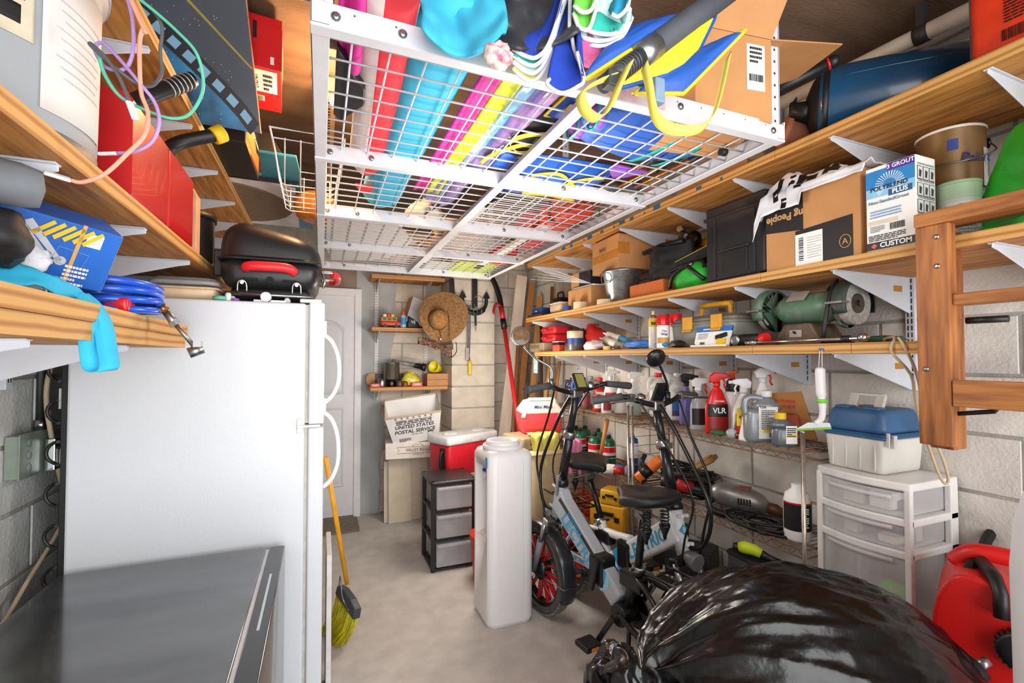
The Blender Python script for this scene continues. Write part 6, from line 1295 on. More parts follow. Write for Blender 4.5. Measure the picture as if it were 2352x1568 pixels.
MB().box(-.2, .235, -.18, .20, 0, .225).build('carton', mat('#17130F', .55), bc_, .002); Fq = frame((.2355, .01, 0), (0, 1, 0), (0, 0, 1)); MB().prism([(-.185, .0), (.188, .0), (.188, .10), (.10, .085), (-.02, .16), (-.185, .18)], 0, .001, Fq).build('brown_panel', mat('#B0703A', .7), bc_); text('Wall Connector', .026, LABW, bc_, Fq, .08, .125)
tag(MB().prism([(0, 0), (.30, 0), (.32, .012), (.20, .22), (0, .25)], 0, .006, frame((-.42, 2.335, Z3), (1, .02, 0), (0, -.02, 1))).build('black_board', mat('#141110', .5), None, .001), 'thin black panel with rounded corner sticking out behind the black carton', 'panel')
rbx = thing('battery_carton', 'red carton with white printed underside on top of the black carton', 'box', (-.32, 1.965, Z3+.2265), radians(4))
RB = mat('#D0121A', .4, var=.03); MB().box(-.17, .17, -.155, .155, 0, .185).build('carton', RB, rbx, .002)
Fu = frame((0, 0, -.0004), (1, 0, 0), (0, -1, 0)); 
plate('hazard_label', LABW, rbx, Fu, .17, .15, .001, .07, .065); text('UN3481', .028, INK, rbx, Fu @ Mx.Rotation(radians(90), 4, 'Z'), .06, -.085, z=.0014); lines(rbx, Fu, .125, .06, .03, .12, 4, INK); MB().prism([(.0, .03), (.045, .05), (.05, .10), (.0, .12)], .0012, .0016, Fu).build('flame_mark', INK, rbx); barcode(rbx, Fu, .08, -.06, .05, .035, INK); plate('barcode_ground', LABW, rbx, Fu, .06, .04, .0008, .08, -.06)
Ff = frame((0, -.1554, .09), (1, 0, 0), (0, 0, 1)); plate('badge', BLACK, rbx, Ff, .04, .05, .001, .035, .05); lines(rbx, Ff, .035, .05, .03, .03, 3, LABW); plate('bar', BLACK, rbx, Ff, .012, .06, .001, .085, .04); lines(rbx, Ff, .14, -.06, .012, .05, 1, LABW)
Fs = frame((.1704, 0, .09), (0, 1, 0), (0, 0, 1)); MB().tube([Fs @ V((x, y, .001)) for x, y in ((-.13, .035), (.13, .035), (.13, .075), (-.13, .075))], .0015, 4, closed=True).build('frame_print', mat('#E8A090', .5), rbx); lines(rbx, Fs, 0, .055, .22, .026, 1, mat('#E8A090', .5)); lines(rbx, Fs, -.03, -.02, .14, .05, 4, mat('#E8A090', .5))
sw = tag(MB().prism([(.18*cos(a)+.03*cos(2*a), .31*sin(a)) for a in [2*pi*k/36 for k in range(36)]], Z3, Z3+.006, Mx.Translation((-.36, 2.73, 0))).build('round_mat', mat('#75604A', .7), None), 'big brown oval mat overhanging the top left shelf below the paper pad', 'mat')
tag(MB().prism([(-.60, 2.36), (-.235, 2.36), (-.12, 2.42), (-.13, 3.12), (-.60, 3.12)], Z3+.008, Z3+.018, Mx()).build('paper_pad', mat('#DAD6D8', .7), None, .002), 'large white paper pad overhanging the top left shelf above the brown mat', 'paper pad')
tag(MB().prism([(-.62, 2.40), (-.25, 2.32), (-.235, 2.06), (-.10, 2.06), (-.055, 3.17), (-.62, 3.2)], Z3+.020, Z3+.032, Mx()).build('teal_folder', mat('#2F8BA0', .45, var=.1), None, .003), 'big teal portfolio folder overhanging the top left shelf above the paper pad', 'folder')

# ================================================================ left lower boards (z = 1.549)
Z1 = ZL1+.001
tbx = thing('tool_carton', 'blue tool carton printed with wrenches, tilted on the left plywood boards', 'box')
A_ = at(205, 665, T=.925); D_ = at(285, 545, T=.93); Lf = at(28, 470, T=.79)
up_ = (D_-A_); rt_ = (D_-Lf); FT = frame(D_, rt_, up_); bw, bh, bd = rt_.length, up_.length, .105
BLU = mat('#1F66C4', .4, var=.05)
MB().box(-bw-.12, 0, -bh, 0, -bd, 0).build('carton', BLU, tbx, .003, M=FT)
MB().box(0, .0008, -bh+.004, -.004, -bd+.004, -.004).build('faded_end', mat('#9AA4C4', .6, var=.15, scale=14), tbx, M=FT)
MB().box(-bw*.36-.006, -bw*.36, -bh-.001, .001, -.001, .0012).build('rubber_band', mat('#D9A55F', .6), tbx, M=FT)
Fg = FT
for k in range(6): MB().prism([(bw*(-.80+.088*k), -.034), (bw*(-.77+.088*k), -.040), (bw*(-.62+.088*k), -.010), (bw*(-.65+.088*k), -.005)], .0006, .0012, Fg).build('yellow_print', YEL, tbx)
for x, l in ((-bw*.82, .075), (-bw*.93, .07)):
    MB().prism([(x-.01, -.02), (x, -.012), (x+l*.75, -l), (x+l*.68, -l-.006)][::-1], .0006, .0012, Fg).prism([(x+l*.72+.009*cos(a), -l-.002+.009*sin(a)) for a in [2*pi*i/10 for i in range(10)]], .0006, .0012, Fg).build('wrench_print', mat('#C9CDD2', .4), tbx)
for k in range(4): MB().prism([(-bw*.86+.003*k, -.072-.008*k), (-bw*.78+.003*k, -.068-.008*k), (-bw*.78+.003*k, -.073-.008*k), (-bw*.86+.003*k, -.077-.008*k)][::-1], .0006, .0012, Fg).build('socket_print', mat('#C9CDD2', .4), tbx)
plate('white_print', LABW, tbx, Fg, .024, .026, .001, -.04, -.025); lines(tbx, Fg, -.05, -.105, .035, .05, 6, LABW); MB().tube([Fg @ V((x, y, .001)) for x, y in ((-.085, -.05), (-.04, -.055), (-.045, -.085), (-.09, -.08))], .0007, 4, closed=True).build('outline_print', mat('#7FA8E0', .5), tbx)
sb_ = thing('cyan_bag', 'bright cyan cloth bag with its strap hanging over the plywood boards', 'bag')
CY = mat('#2FB4DE', .75, var=.06)
b = MB(); rows = 16
pa = [at(-30, 575, T=.74), at(60, 612, T=.77), at(130, 640, T=.80), at(190, 668, T=.84)]; pb_ = [at(-30, 655, T=.72), at(60, 655, T=.75), at(130, 672, T=.79), at(182, 690, T=.835)]
pa = smooth_path(pa, 4); pb_ = smooth_path(pb_, 4)
b.grid(lambda u, v: tuple(pa[int(u*12+.5)]*(1-v) + pb_[int(u*12+.5)]*v + V((0, 0, .010*nz3((u*4, v*3, 0), 1.2, 3)))), 12, 6).build('bag', CY, sb_, solid=.003)
b = MB(); strap(b, smooth_path([at(150, 664, T=.82), at(186, 686, T=.835), at(200, 740, T=.838), at(206, 800, T=.84), at(216, 846, T=.842), at(250, 846, T=.842), at(246, 800, T=.85), at(236, 745, T=.86), at(210, 700, T=.855), at(180, 674, T=.845)], 5), .030, V((.75, .55, .1)), .002); b.build('strap', CY, sb_)
hs = thing('air_hose', 'coil of blue air hose lying on the plywood boards beside the tool carton', 'hose')
b = MB(); cpt = at(318, 700, T=1.07)
for k in range(4): b.tube([(cpt.x-.05+.082*cos(a), cpt.y+.02+.10*sin(a), Z1+.011+.017*k+.006*sin(a+k)) for a in [2*pi*i/28 for i in range(28)]], .0085, 10, closed=True)
stuff(b.build('coil', mat('#1C55C8', .3, coat=.3), hs))
ti = thing('tyre_inflator', 'metal tyre inflator chuck with brass fittings hanging off the plywood boards', 'inflator')
q0, q1, q2 = at(362, 692, T=1.10), at(398, 738, T=1.12), at(450, 800, T=1.15); dq = q1-q0
MB().tube([q0-dq*.3, q0+dq*.25], .009, 12).build('hose_end', mat('#1C55C8', .3), ti); MB().tube([q0+dq*.2, q0+dq*.55], [.010, .009], 12).tube([q0+dq*.4, q0+dq*.46], .0125, 6, smooth=False).build('brass_fitting', mat('#9A6A3C', .3, .9), ti)
MB().tube([q0+dq*.5, q0+dq*.9, q1+(q2-q1)*.05], [.008, .0095, .011], 12).tube([q1-(q2-q1)*.02, q1+(q2-q1)*.12], .0125, 6, smooth=False).build('coupler', STEEL, ti)
MB().cyl(q1, q2, .0055, n=10).build('stem', mat('#8A857C', .35, .9), ti); MB().tube([q2+V((-.014, -.004, -.012)), q2+V((.014, .004, .0))], [.013, .012], 12).box(q2.x-.005, q2.x+.012, q2.y-.008, q2.y+.008, q2.z, q2.z+.018).build('chuck_head', STEEL, ti)
tag(lump(at(-22, 540, T=.72), (.045, .05, .045), 61, .2).build('black_pouch', mat('#1B1C1E', .6), None), 'black padded pouch at the left edge on the plywood boards', 'pouch')
tag(MB().lathe([(.0, -.05), (.028, -.045), (.034, -.02), (.034, .12)], at(-2, 415, T=.70), 24, axis=(-.9, -.4, .05)).build('grey_roll', mat('#6F757C', .6), None), 'grey padded roll at the left edge above the black pouch', 'roll')
tag(lump(at(72, 598, T=.80), (.022, .03, .024), 63, .35).build('white_tuft', mat('#DDE2EA', .95, bump=.5, bscale=90), None), 'small fluffy white wad beside the blue tool carton', 'wad')
tag(MB().rbox(-.43, -.385, 1.235, 1.285, Z1, Z1+.03, .008).build('red_box', REDP, None), 'small red plastic box peeking out below the blue tool carton', 'box')

# ================================================================ left wall fittings behind the fridge
cd = thing('conduit', 'galvanised conduit pipe running down the left block wall to the socket box', 'conduit'); p0 = at(96, 900, X=XL+.022)
MB().cyl((p0.x, p0.y, 1.245), (p0.x, p0.y, 2.2), .013, n=14).build('pipe', STEEL, cd); MB().cyl((p0.x, p0.y, 1.225), (p0.x, p0.y, 1.255), .018, n=14).build('connector', CHROME, cd)
ob = thing('socket_box', 'grey metal electrical box with knockouts on the left wall', 'electrical box'); p1 = at(75, 1010, X=XL+.03); Fw = frame((XL+.046, p1.y-.01, 1.165), (0, 1, 0), (0, 0, 1))
MB().box(XL+.006, XL+.045, p1.y-.09, p1.y+.09, 1.10, 1.225).build('box', mat('#8F9A8E', .45, .5), ob, .003); plate('cover', mat('#97A196', .45, .5), ob, Fw, .10, .13, .002, -.045, 0)
for k in (-1, 0, 1): MB().lathe([(.013, 0), (.013, .001), (.010, .0012), (.010, .0004)], Fw @ V((-.045, k*.036, .002)), 18, axis=(1, 0, 0)).build('knockout', mat('#8A9488', .4, .5), ob)
pg = MB().box(XL+.05, XL+.075, p1.y+.02, p1.y+.06, 1.10, 1.20).build('outlet', CHROME, ob, .003); MB().box(XL+.076, XL+.105, p1.y+.04, p1.y+.085, 1.115, 1.165).build('plug', mat('#D9D9D0', .5), ob, .005)
def cord_w(pts): return smooth_path([at(x, y, X=XL+o) for x, y, o in pts], 6)
pc = thing('appliance_cord', 'beige appliance cord hanging behind the fridge along the left wall', 'cord'); MB().tube(cord_w([(128, 815, .05), (110, 870, .05), (107, 930, .05), (118, 1000, .06), (130, 1060, .06), (142, 1110, .06)]), .007, 8).tube(cord_w([(142, 1205, .06), (110, 1260, .05), (60, 1340, .05), (20, 1410, .05), (-20, 1470, .05)]), .006, 8).build('cord', mat('#B9A88A', .6), pc)
# ================================================================ things stored on the ceiling rack (deck at z = 2.112)
DK = RZ+.036
CYN = mat('#3FB6D8', .75, var=.05, scale=6); MAG = mat('#D32F94', .75, var=.05); LIME = mat('#CBD42E', .75, var=.05); RDC = mat('#E2323E', .75, var=.05, scale=5); WHC = mat('#E6DAD6', .8, var=.06, scale=4)
NAVY = mat('#1F58B4', .55, var=.10, scale=6); VYEL = mat('#E6CC2E', .6, var=.06); ROYAL = mat('#1B3EA8', .85, var=.08); BLUEB = mat('#2F5FB8', .5, var=.12, scale=5); TEAL = mat('#1FA89A', .6); PURP2 = mat('#8A4FB4', .6, var=.08)
def dk(px, py, dz=0): return at(px, py, Z=DK+dz)
def roll(pts, rx, rz_, seed, n=28, amp=.06, mids=None, ends=.3):    # long soft bundle; mids(angle 0..1) gives the material index
    b = MB(); p = smooth_path(pts, 6); m = len(p); rings = []
    for i, c in enumerate(p):
        d = (p[min(i+1, m-1)]-p[max(i-1, 0)]).normalized(); x = d.cross(V((0, 0, 1))).normalized(); t = i/(m-1); k = min(1, (ends+(1-ends)*min(1, t*8)))*min(1, (ends+(1-ends)*min(1, (1-t)*8))); ring = []
        for j in range(n):
            a = 2*pi*j/n; q = 1+amp*nz3((cos(a)*1.2, sin(a)*1.2, t*6), 1.5, seed); zz = sin(a)*rz_*q*k; ring.append(c + x*cos(a)*rx*q*k + V((0, 0, max(zz, -rz_*.92))))
        rings.append(ring)
    vs = [q for r in rings for q in r]
    for j in range(n):
        b.i = mids(j/n) if mids else 0
        fs = [(i*n+j, i*n+(j+1) % n, (i+1)*n+(j+1) % n, (i+1)*n+j) for i in range(m-1)]
        o = len(b.v)
        if j == 0: b.v += [tuple(q) for q in vs]
        for f in fs: b.f.append(f); b.sm.append(True); b.mi.append(b.i)
    b.f += [tuple(reversed(range(n))), tuple((m-1)*n+k for k in range(n))]; b.sm += [True]*2; b.mi += [0]*2
    return b
um = thing('beach_umbrella', 'furled red and white striped beach umbrella lying along the ceiling rack', 'umbrella')
roll([(.118, .78, DK+.085), (.122, .93, DK+.072), (.132, 1.2, DK+.062), (.145, 1.55, DK+.06), (.150, 1.86, DK+.058)], .062, .058, 3, mids=lambda a: 1 if (.655 < a < .675 or .705 < a < .90) else 0).build('canopy', [WHC, RDC], um)
MB().prism([(-.04, 0), (.035, 0), (.02, -.06), (-.02, -.05)][::-1], -.004, .004, frame((.155, 1.885, DK+.012), (1, 0, 0), (0, -1, .1))).build('red_tab', RDC, um)
cb_ = thing('cyan_umbrella', 'long cyan umbrella bag lying on the ceiling rack beside the red and white one', 'umbrella')
roll([(.262, .90, DK+.075), (.255, 1.1, DK+.066), (.245, 1.5, DK+.062), (.24, 1.9, DK+.06), (.235, 2.2, DK+.05)], .082, .060, 5).build('sleeve', CYN, cb_)
def hang(px0, px1, top, bot, T0, T1, seed, amp=.018):   # folded cloth hanging over the front beam between two sight lines
    def fn(u, v):
        x = px0+(px1-px0)*u; yb = bot(u); y = top+(yb-top)*v
        return tuple(at(x+8*sin(5*v+seed), y, T=T0+(T1-T0)*v+amp*nz3((u*4, v*3, seed), 1.4, seed)+amp*.5*sin(u*9+seed)))
    return MB().grid(fn, 26, 20)
hang(962, 1158, -60, lambda u: 60+62*sin(pi*min(1, u*1.05))**.8+18*u, .99, .905, 4, .022).build('flap', CYN, cb_, solid=.006)
md_ = thing('beach_mat', 'folded magenta and lime beach mat lying beside the cyan umbrella', 'mat')
for k, (c, dx) in enumerate(((MAG, 0), (LIME, .052))):
    MB().grid(lambda u, v: (.352+dx+.05*u-.03*v+.02*(v > .5)*(v-.5), .93+.92*v, DK+.006+.008*sin(pi*u)+.004*sin(9*v+k)), 6, 24).build('layer', c, md_, solid=.008)
MB().grid(lambda u, v: (.030+.045*u, .80+.32*v, DK+.012+.06*(1-v)+.02*sin(6*u)), 8, 10).build('pink_towel', MAG, None, solid=.01); tag(bpy.data.objects['pink_towel'], 'pink towel squeezed under the front end of the striped umbrella', 'towel')
pf = thing('wrapped_pool_float', 'shiny plastic wrapped pool floats in iridescent purple and teal on the rack', 'pool float')
IRI = mat('#5FA8BC', .12, var=0, scale=7, col2='#7A66B0', lo=.38, hi=.62, coat=.6, st=(1.6, .5, 1.6), bump=.35, bscale=22); IRP = mat('#C08AB8', .12, var=0, scale=8, col2='#5A5AA0', coat=.6, st=(1.6, .5, 1.6), bump=.35, bscale=22)
roll([(.480, .95, DK+.06), (.465, 1.2, DK+.058), (.445, 1.6, DK+.055), (.42, 2.05, DK+.05)], .042, .05, 9, amp=.2).build('teal_float', IRI, pf); roll([(.552, .95, DK+.06), (.535, 1.2, DK+.058), (.512, 1.6, DK+.055), (.48, 2.12, DK+.05)], .042, .05, 11, amp=.2).build('purple_float', IRP, pf)
tag(MB().prism([(0, 0), (.03, .05), (.045, .10), (.07, .14), (.075, .22), (.05, .27), (.02, .33), (0, .30)], 0, .02, Mx.Translation((.025, 1.05, DK+.002))).build('black_fins', BLACK, None, .004), 'black swim fin edge sticking out left of the striped umbrella', 'swim fin')
# cloths over the front beam
gc_ = thing('grey_cover', 'dark grey nylon cover bunched over the front beam of the rack', 'cover')
hang(1105, 1330, -60, lambda u: 92+26*sin(2.6*u)-70*max(0, u-.55), 1.02, .93, 14, .03).build('cloth', mat('#3B3D42', .4, var=.15), gc_, solid=.006)
fw = thing('floral_cloth', 'small crumpled pink, white and yellow patterned cloth on the front beam', 'cloth'); lump(at(1146, 128, T=.90), (.026, .02, .022), 81, .4).build('cloth', mat('#E6D6CC', .8, scale=30, col2='#D04A78', lo=.38, hi=.5), fw)
def fold(parent, name, m, top, bot, Tt, Tb, hem=True):       # one folded layer between an upper and a lower edge
    tp = smooth_path([V((x, y, 0)) for x, y in top], 6); bt = smooth_path([V((x, y, 0)) for x, y in bot], 6)
    ev = lambda P_, u: P_[min(len(P_)-1, int(u*(len(P_)-1)+.5))]
    def fn(u, v): a = ev(tp, u); b_ = ev(bt, u); return tuple(at(a.x+(b_.x-a.x)*v, a.y+(b_.y-a.y)*v, T=Tt+(Tb-Tt)*v+.006*sin(7*u+5*v)))
    o = MB().grid(fn, 30, 12).build(name, m, parent, solid=.005)
    if hem: MB().tube([at(q.x, q.y, T=Tb-.002) for q in bt], .0042, 8).build('white_hem', WHITE, o)
    return o
st_ = thing('striped_towel', 'folded blue, teal and yellow microfibre towel hanging over the front beam', 'towel')
TQ = mat('#23A79E', .85); YW = mat('#E6DE72', .85); LMN = mat('#C9EDE6', .85)
for k, (m, nm) in enumerate(((ROYAL, 'navy_fold'), (TQ, 'teal_fold'), (LMN, 'pale_fold'), (YW, 'yellow_fold'))):
    fold(st_, nm, m, [(1262, 40), (1275, 0), (1290, -30)], [(1178, 112+15*k), (1205, 128+18*k), (1232, 132+17*k), (1258, 105+12*k), (1282, 40+4*k), (1300+3*k, -30)], .985+.004*k, .925+.006*k)
fold(st_, 'blue_fold', ROYAL, [(1300, -30), (1316, -30), (1330, -30)], [(1262, 180), (1258, 195), (1290, 214), (1325, 200), (1340, 182), (1325, 120)], .99, .905)
MB().tube([at(x, y, T=.93) for x, y in ((1310, -20), (1308, 60), (1318, 110), (1338, 165), (1342, 182))], .0042, 8).build('white_hem', WHITE, st_)
t_ = thing('green_towel', 'bunched green, teal and white towel on top of the rack front', 'towel')
GRT = mat('#6FD04A', .85); TLT = mat('#2FB4A4', .85); BLT = mat('#2A9CC4', .85)
for k, (m, nm, tp, bt) in enumerate(((TLT, 'teal_fold', [(1312, -20), (1370, -20), (1440, -20)], [(1318, 78), (1345, 98), (1390, 104), (1430, 82), (1452, 40)]), (LMN, 'white_fold', [(1340, -20), (1380, -20), (1425, -20)], [(1322, 66), (1345, 88), (1395, 92), (1436, 66), (1447, 20)]), (TLT, 'teal_loop', [(1345, 40), (1365, 25), (1400, 45)], [(1345, 68), (1370, 76), (1410, 78), (1432, 58)]), (BLT, 'blue_loop', [(1400, 20), (1412, 0), (1440, -10)], [(1404, 32), (1420, 38), (1440, 18), (1446, -10)]), (GRT, 'green_fold', [(1318, -20), (1340, -20), (1365, -20)], [(1318, 30), (1330, 62), (1352, 66), (1366, 30), (1372, -10)]), (GRT, 'green_top', [(1322, -30), (1340, -30), (1362, -30)], [(1318, 12), (1338, 28), (1360, 20), (1370, -20)]))): fold(t_, nm, m, tp, bt, .97-.008*k, .955-.010*k)
tag(lump(at(1355, 115, T=.99), (.06, .04, .025), 83, .2).build('pink_roll', mat('#D0609C', .8), None), 'small pink rolled cloth under the green towel on the rack', 'cloth')
# life vests
def cushion(name, mtop, mbot, corners, th, parent, seed=1):
    c = [V(q) for q in corners]; b = MB(); n = 16
    def P(u, v): return (c[0]*(1-u)+c[1]*u)*(1-v) + (c[3]*(1-u)+c[2]*u)*v
    nn = (c[1]-c[0]).cross(c[3]-c[0]).normalized(); nn = nn if nn.dot(EYE-P(.5, .5)) > 0 else -nn
    bulge = lambda u, v: th*(16*u*(1-u)*v*(1-v))**.35*(1+.12*nz3((u*4, v*4, seed), 1.2, seed))
    b.i = 0; b.grid(lambda u, v: tuple(P(u, v)+nn*bulge(u, v)), n, n); b.i = 1; b.grid(lambda u, v: tuple(P(u, v)-nn*bulge(u, v)), n, n)
    o = b.build(name, [mtop, mbot], parent)
    MB().tube([P(*q) for q in [(k/12, 0) for k in range(12)]+[(1, k/12) for k in range(12)]+[(1-k/12, 1) for k in range(12)]+[(0, 1-k/12) for k in range(12)]], .0045, 6, closed=True).build('piping', mbot, o)
    return o
lv = thing('life_vest', 'yellow and blue life vest with pointed foam panels at the front of the rack', 'life vest')
A3 = lambda x, y, T: at(x, y, T=T)
cushion('panel', NAVY, VYEL, [A3(1335, 188, .93), A3(1440, 120, .95), A3(1600, 30, 1.02), A3(1420, 75, 1.0)], .022, lv, 3)
cushion('panel', VYEL, NAVY, [A3(1415, 205, .95), A3(1585, 158, 1.0), A3(1645, 35, 1.05), A3(1500, 110, 1.02)], .02, lv, 5)
lv2 = thing('life_vest', 'blue life vest with yellow edge and pointed corner beside the cardboard box', 'life vest')
cushion('panel', NAVY, VYEL, [A3(1455, 215, .98), A3(1570, 215, .99), A3(1712, 70, 1.03), A3(1600, 120, 1.05)], .022, lv2, 7)
for k, (pts, w) in enumerate((([(1445, 145, .90), (1425, 190, .89), (1400, 245, .885), (1375, 272, .88), (1345, 255, .885), (1335, 215, .89), (1370, 190, .90), (1410, 175, .91)], .022), ([(1480, 150, .92), (1492, 200, .90), (1505, 265, .89), (1540, 295, .885), (1600, 298, .885), (1635, 270, .89), (1655, 210, .91), (1672, 130, .94)], .022))):
    b = MB(); strap(b, smooth_path([at(*q[:2], T=q[2]) for q in pts], 6), w, V((.5, -.75, .45)) if k == 0 else V((.3, -.5, .8)), .002); b.build('webbing', mat('#E9DC62', .6), lv if k == 0 else lv2)
MB().box(*(lambda p: (p.x-.015, p.x+.02, p.y-.012, p.y+.012, p.z-.02, p.z+.012))(at(1405, 180, T=.915))).build('buckle', DGREY, lv, .003); MB().box(*(lambda p: (p.x-.01, p.x+.014, p.y-.01, p.y+.01, p.z-.03, p.z+.02))(at(1508, 205, T=.93))).build('buckle', mat('#7A8FA8', .4), lv2, .003)
pw = thing('foam_pole', 'thick dark grey foam covered pole with a metal collar resting on the life vests', 'pole')
q0, q1 = at(1385, 195, T=.925), at(1700, -40, T=1.08); dq = q1-q0
MB().cyl(q0+dq*.30, q1, .026, n=20).build('foam_sleeve', mat('#4A4E55', .7, var=.1), pw); MB().cyl(q0+dq*.22, q0+dq*.34, .027, n=20).build('collar', mat('#8C9096', .3, .8), pw); MB().cyl(q0, q0+dq*.23, .0175, n=16).build('shaft', mat('#5E6166', .4, .5), pw)
rg = MB()
for k in range(6): rg.tube([q0+dq*(.11+.018*k), q0+dq*(.118+.018*k)], .0195, 14)
stuff(rg.build('thread', mat('#5E6166', .4, .5), pw))
lbl = tag(MB().box(.63, .80, RY[0]-.0012, RY[0]-.0002, RZ+.0, RZ+.036).build('rack_label', mat('#C9D2DC', .5, scale=60, col2='#E2A8B4'), None), 'small printed safety label on the front beam of the rack', 'label'); lbl.parent = RK; del lbl['label'], lbl['category']
# open carton with flap
oc_ = thing('open_carton', 'open cardboard carton with one flap sticking out at the right front of the rack', 'box', (1.065, 1.04, DK+.001), radians(-8))
MB().box(-.125, .125, -.10, .14, 0, .24).build('carton', CARD, oc_, .002)
b = MB(); b.add([(.125, -.10, .24), (.125, .14, .24), (.40, .13, .275), (.38, -.10, .27)], [(0, 1, 2, 3)]); b.add([(-.125, -.10, .24), (.125, -.10, .24), (.13, -.16, .33), (-.11, -.16, .33)], [(0, 1, 2, 3)]); b.build('flap', CARD, oc_, solid=.004)
Fl = frame((-.02, -.1006, .13), (1, 0, 0), (.15, 0, 1)); plate('shipping_label', LABW, oc_, Fl, .06, .13, .001, .09, .02); barcode(oc_, Fl, .09, -.01, .045, .02, INK); lines(oc_, Fl, .09, .055, .04, .05, 4, INK)
# blue bag
bb2 = thing('blue_bag', 'blue nylon bag with teal straps and purple lined openings on the rack', 'bag')
bb_c = V((.945, 1.19, DK+.052)); lump(bb_c, (.25, .135, .058), 91, .10, n=36, m=18, flat=.05, fs=3).build('bag', BLUEB, bb2)
for k, x in enumerate((1.02, 1.12)):
    b = MB(); strap(b, smooth_path([(x, 1.05, DK+.06), (x-.005, 1.06, DK+.012), (x-.03, 1.19, DK-.001), (x-.05, 1.31, DK+.012), (x-.05, 1.32, DK+.06)], 5), .022, (1, .1, 0)); b.build('teal_strap', TEAL, bb2)
for x, y in ((.70, 1.215), (.725, 1.14)): MB().lathe([(.0, .012), (.022, .010), (.034, .0), (.038, -.012), (.03, -.02)], (x, y, DK+.036), 20, axis=(-.9, .1, -.35)).build('purple_opening', PURP2, bb2); MB().tube([V((x-.004, y, DK+.036)) + V((.12*0, .036*cos(a), .036*sin(a))) for a in [2*pi*k/18 for k in range(18)]], .004, 6, closed=True).build('teal_rim', TEAL, bb2)
tag(MB().prism([(0, 0), (.15, .01), (.10, .085), (.06, .10), (.02, .06)], 0, .006, Mx.Translation((.93, 1.335, DK+.002))).build('purple_flap', PURP2, None, .001), 'purple fabric flap lying flat behind the blue bag on the rack', 'fabric')
tag(MB().rbox(1.00, 1.19, .965, 1.0, DK+.001, DK+.04, .012).build('teal_edge_bag', mat('#1F6FC0', .5), None), 'flat blue pouch with teal zip under the open carton', 'pouch')
bp2 = thing('black_backpack', 'black bag with blue panels and yellow straps beside the wrapped floats', 'bag'); lump((.60, 1.33, DK+.045), (.085, .15, .05), 93, .25, flat=.043).build('bag', mat('#141518', .6), bp2); MB().rbox(.54, .60, 1.40, 1.52, DK+.001, DK+.03, .01).build('blue_panel', NAVY, bp2)
for pts in (((.665, 1.12, DK+.03), (.63, 1.20, DK-.001), (.56, 1.25, DK-.001), (.53, 1.31, DK-.002), (.58, 1.36, DK-.004), (.62, 1.33, DK-.004), (.57, 1.31, DK-.003), (.51, 1.42, DK-.001), (.50, 1.50, DK+.004)),): b = MB(); strap(b, smooth_path(pts, 6), .024, (.6, .75, 0)); b.build('yellow_strap', VYEL, bp2)
lv3 = thing('life_vest', 'blue life vest with yellow buckle flap against the wrapped floats', 'life vest'); cushion('panel', NAVY, VYEL, [(.60, .97, DK+.03), (.68, .99, DK+.03), (.66, 1.16, DK+.03), (.585, 1.18, DK+.03)], .022, lv3, 11); MB().box(.60, .64, 1.06, 1.10, DK-.001, DK+.006).build('yellow_buckle', VYEL, lv3, .002)
lv4 = thing('life_vest', 'flat blue life vest with tangled yellow straps farther back on the rack', 'life vest'); cushion('panel', NAVY, NAVY, [(.66, 1.42, DK+.03), (1.0, 1.40, DK+.03), (1.02, 1.74, DK+.03), (.68, 1.78, DK+.03)], .026, lv4, 13)
for pts in (((.70, 1.52, DK-.002), (.78, 1.47, DK-.003), (.86, 1.52, DK-.003), (.94, 1.60, DK-.002)), ((.84, 1.62, DK-.002), (.88, 1.50, DK-.003), (.96, 1.44, DK-.002)), ((.74, 1.70, DK-.002), (.86, 1.68, DK-.003), (.98, 1.70, DK-.002))): b = MB(); strap(b, smooth_path(pts, 6), .028, (.3, .9, 0)); b.build('yellow_strap', VYEL, lv4)
# rods, shelves and boards farther back
COP = mat('#B0703A', .3, .8)
for k, (x0, y0, x1, y1, m, nm, cat, lab) in enumerate(((1.04, 1.30, .98, 1.95, COP, 'fishing_rod', 'fishing rod', 'coppery fishing rod lying nearest the blue bag on the rack'), (1.10, 1.28, 1.04, 1.98, COP, 'fishing_rod', 'fishing rod', 'middle coppery fishing rod at the right of the rack'), (1.16, 1.22, 1.11, 1.95, COP, 'fishing_rod', 'fishing rod', 'coppery fishing rod nearest the right beam of the rack'), (.56, 1.62, .36, 2.55, BLACK, 'black_rod', 'fishing rod', 'thin black fishing rod lying diagonally left of the middle beam'), (.70, 1.75, .52, 2.75, BLACK, 'black_rod', 'fishing rod', 'thin black fishing rod lying diagonally right of the middle beam'))):
    t = thing(nm, lab, cat); MB().cyl((x0, y0, DK+.012), (x1, y1, DK+.012), .009 if k < 3 else .005, .004, n=10).build('blank', m, t); g = None
    for j in range(4):
        p = V((x0, y0, DK+.012))*(1-.2*j-.1)+V((x1, y1, DK+.012))*(.2*j+.1); MB().tube([p+V((0, .0, .002))+V((.012*cos(a), 0, .010+.012*sin(a))) for a in [2*pi*i/12 for i in range(12)]], .0018, 5, closed=True).build('guide_ring', BLACK, t)
    if k < 3: MB().cyl((x0, y0, DK+.014), (x0+.01*(k-1), y0-.16, DK+.016), .014, n=12).build('grip', BLACK, t)
rl = thing('fishing_reel', 'black fishing reel hanging near the right front corner of the rack', 'reel', (1.175, 1.06, DK+.03)); MB().cyl((-.02, 0, 0), (.02, 0, 0), .028, n=18).build('spool', BLACK, rl); MB().bar((0, 0, 0), (-.02, .02, -.05), .01, .008).build('crank', BLACK, rl); MB().cyl((-.03, .02, -.05), (-.01, .02, -.05), .012, n=12).build('knob', BLACK, rl)
tag(MB().cyl((.98, 1.60, DK+.02), (1.17, 1.50, DK+.02), .02, n=14).build('dark_tube', DGREY, None), 'short dark grey tube lying across the coppery rods', 'tube')
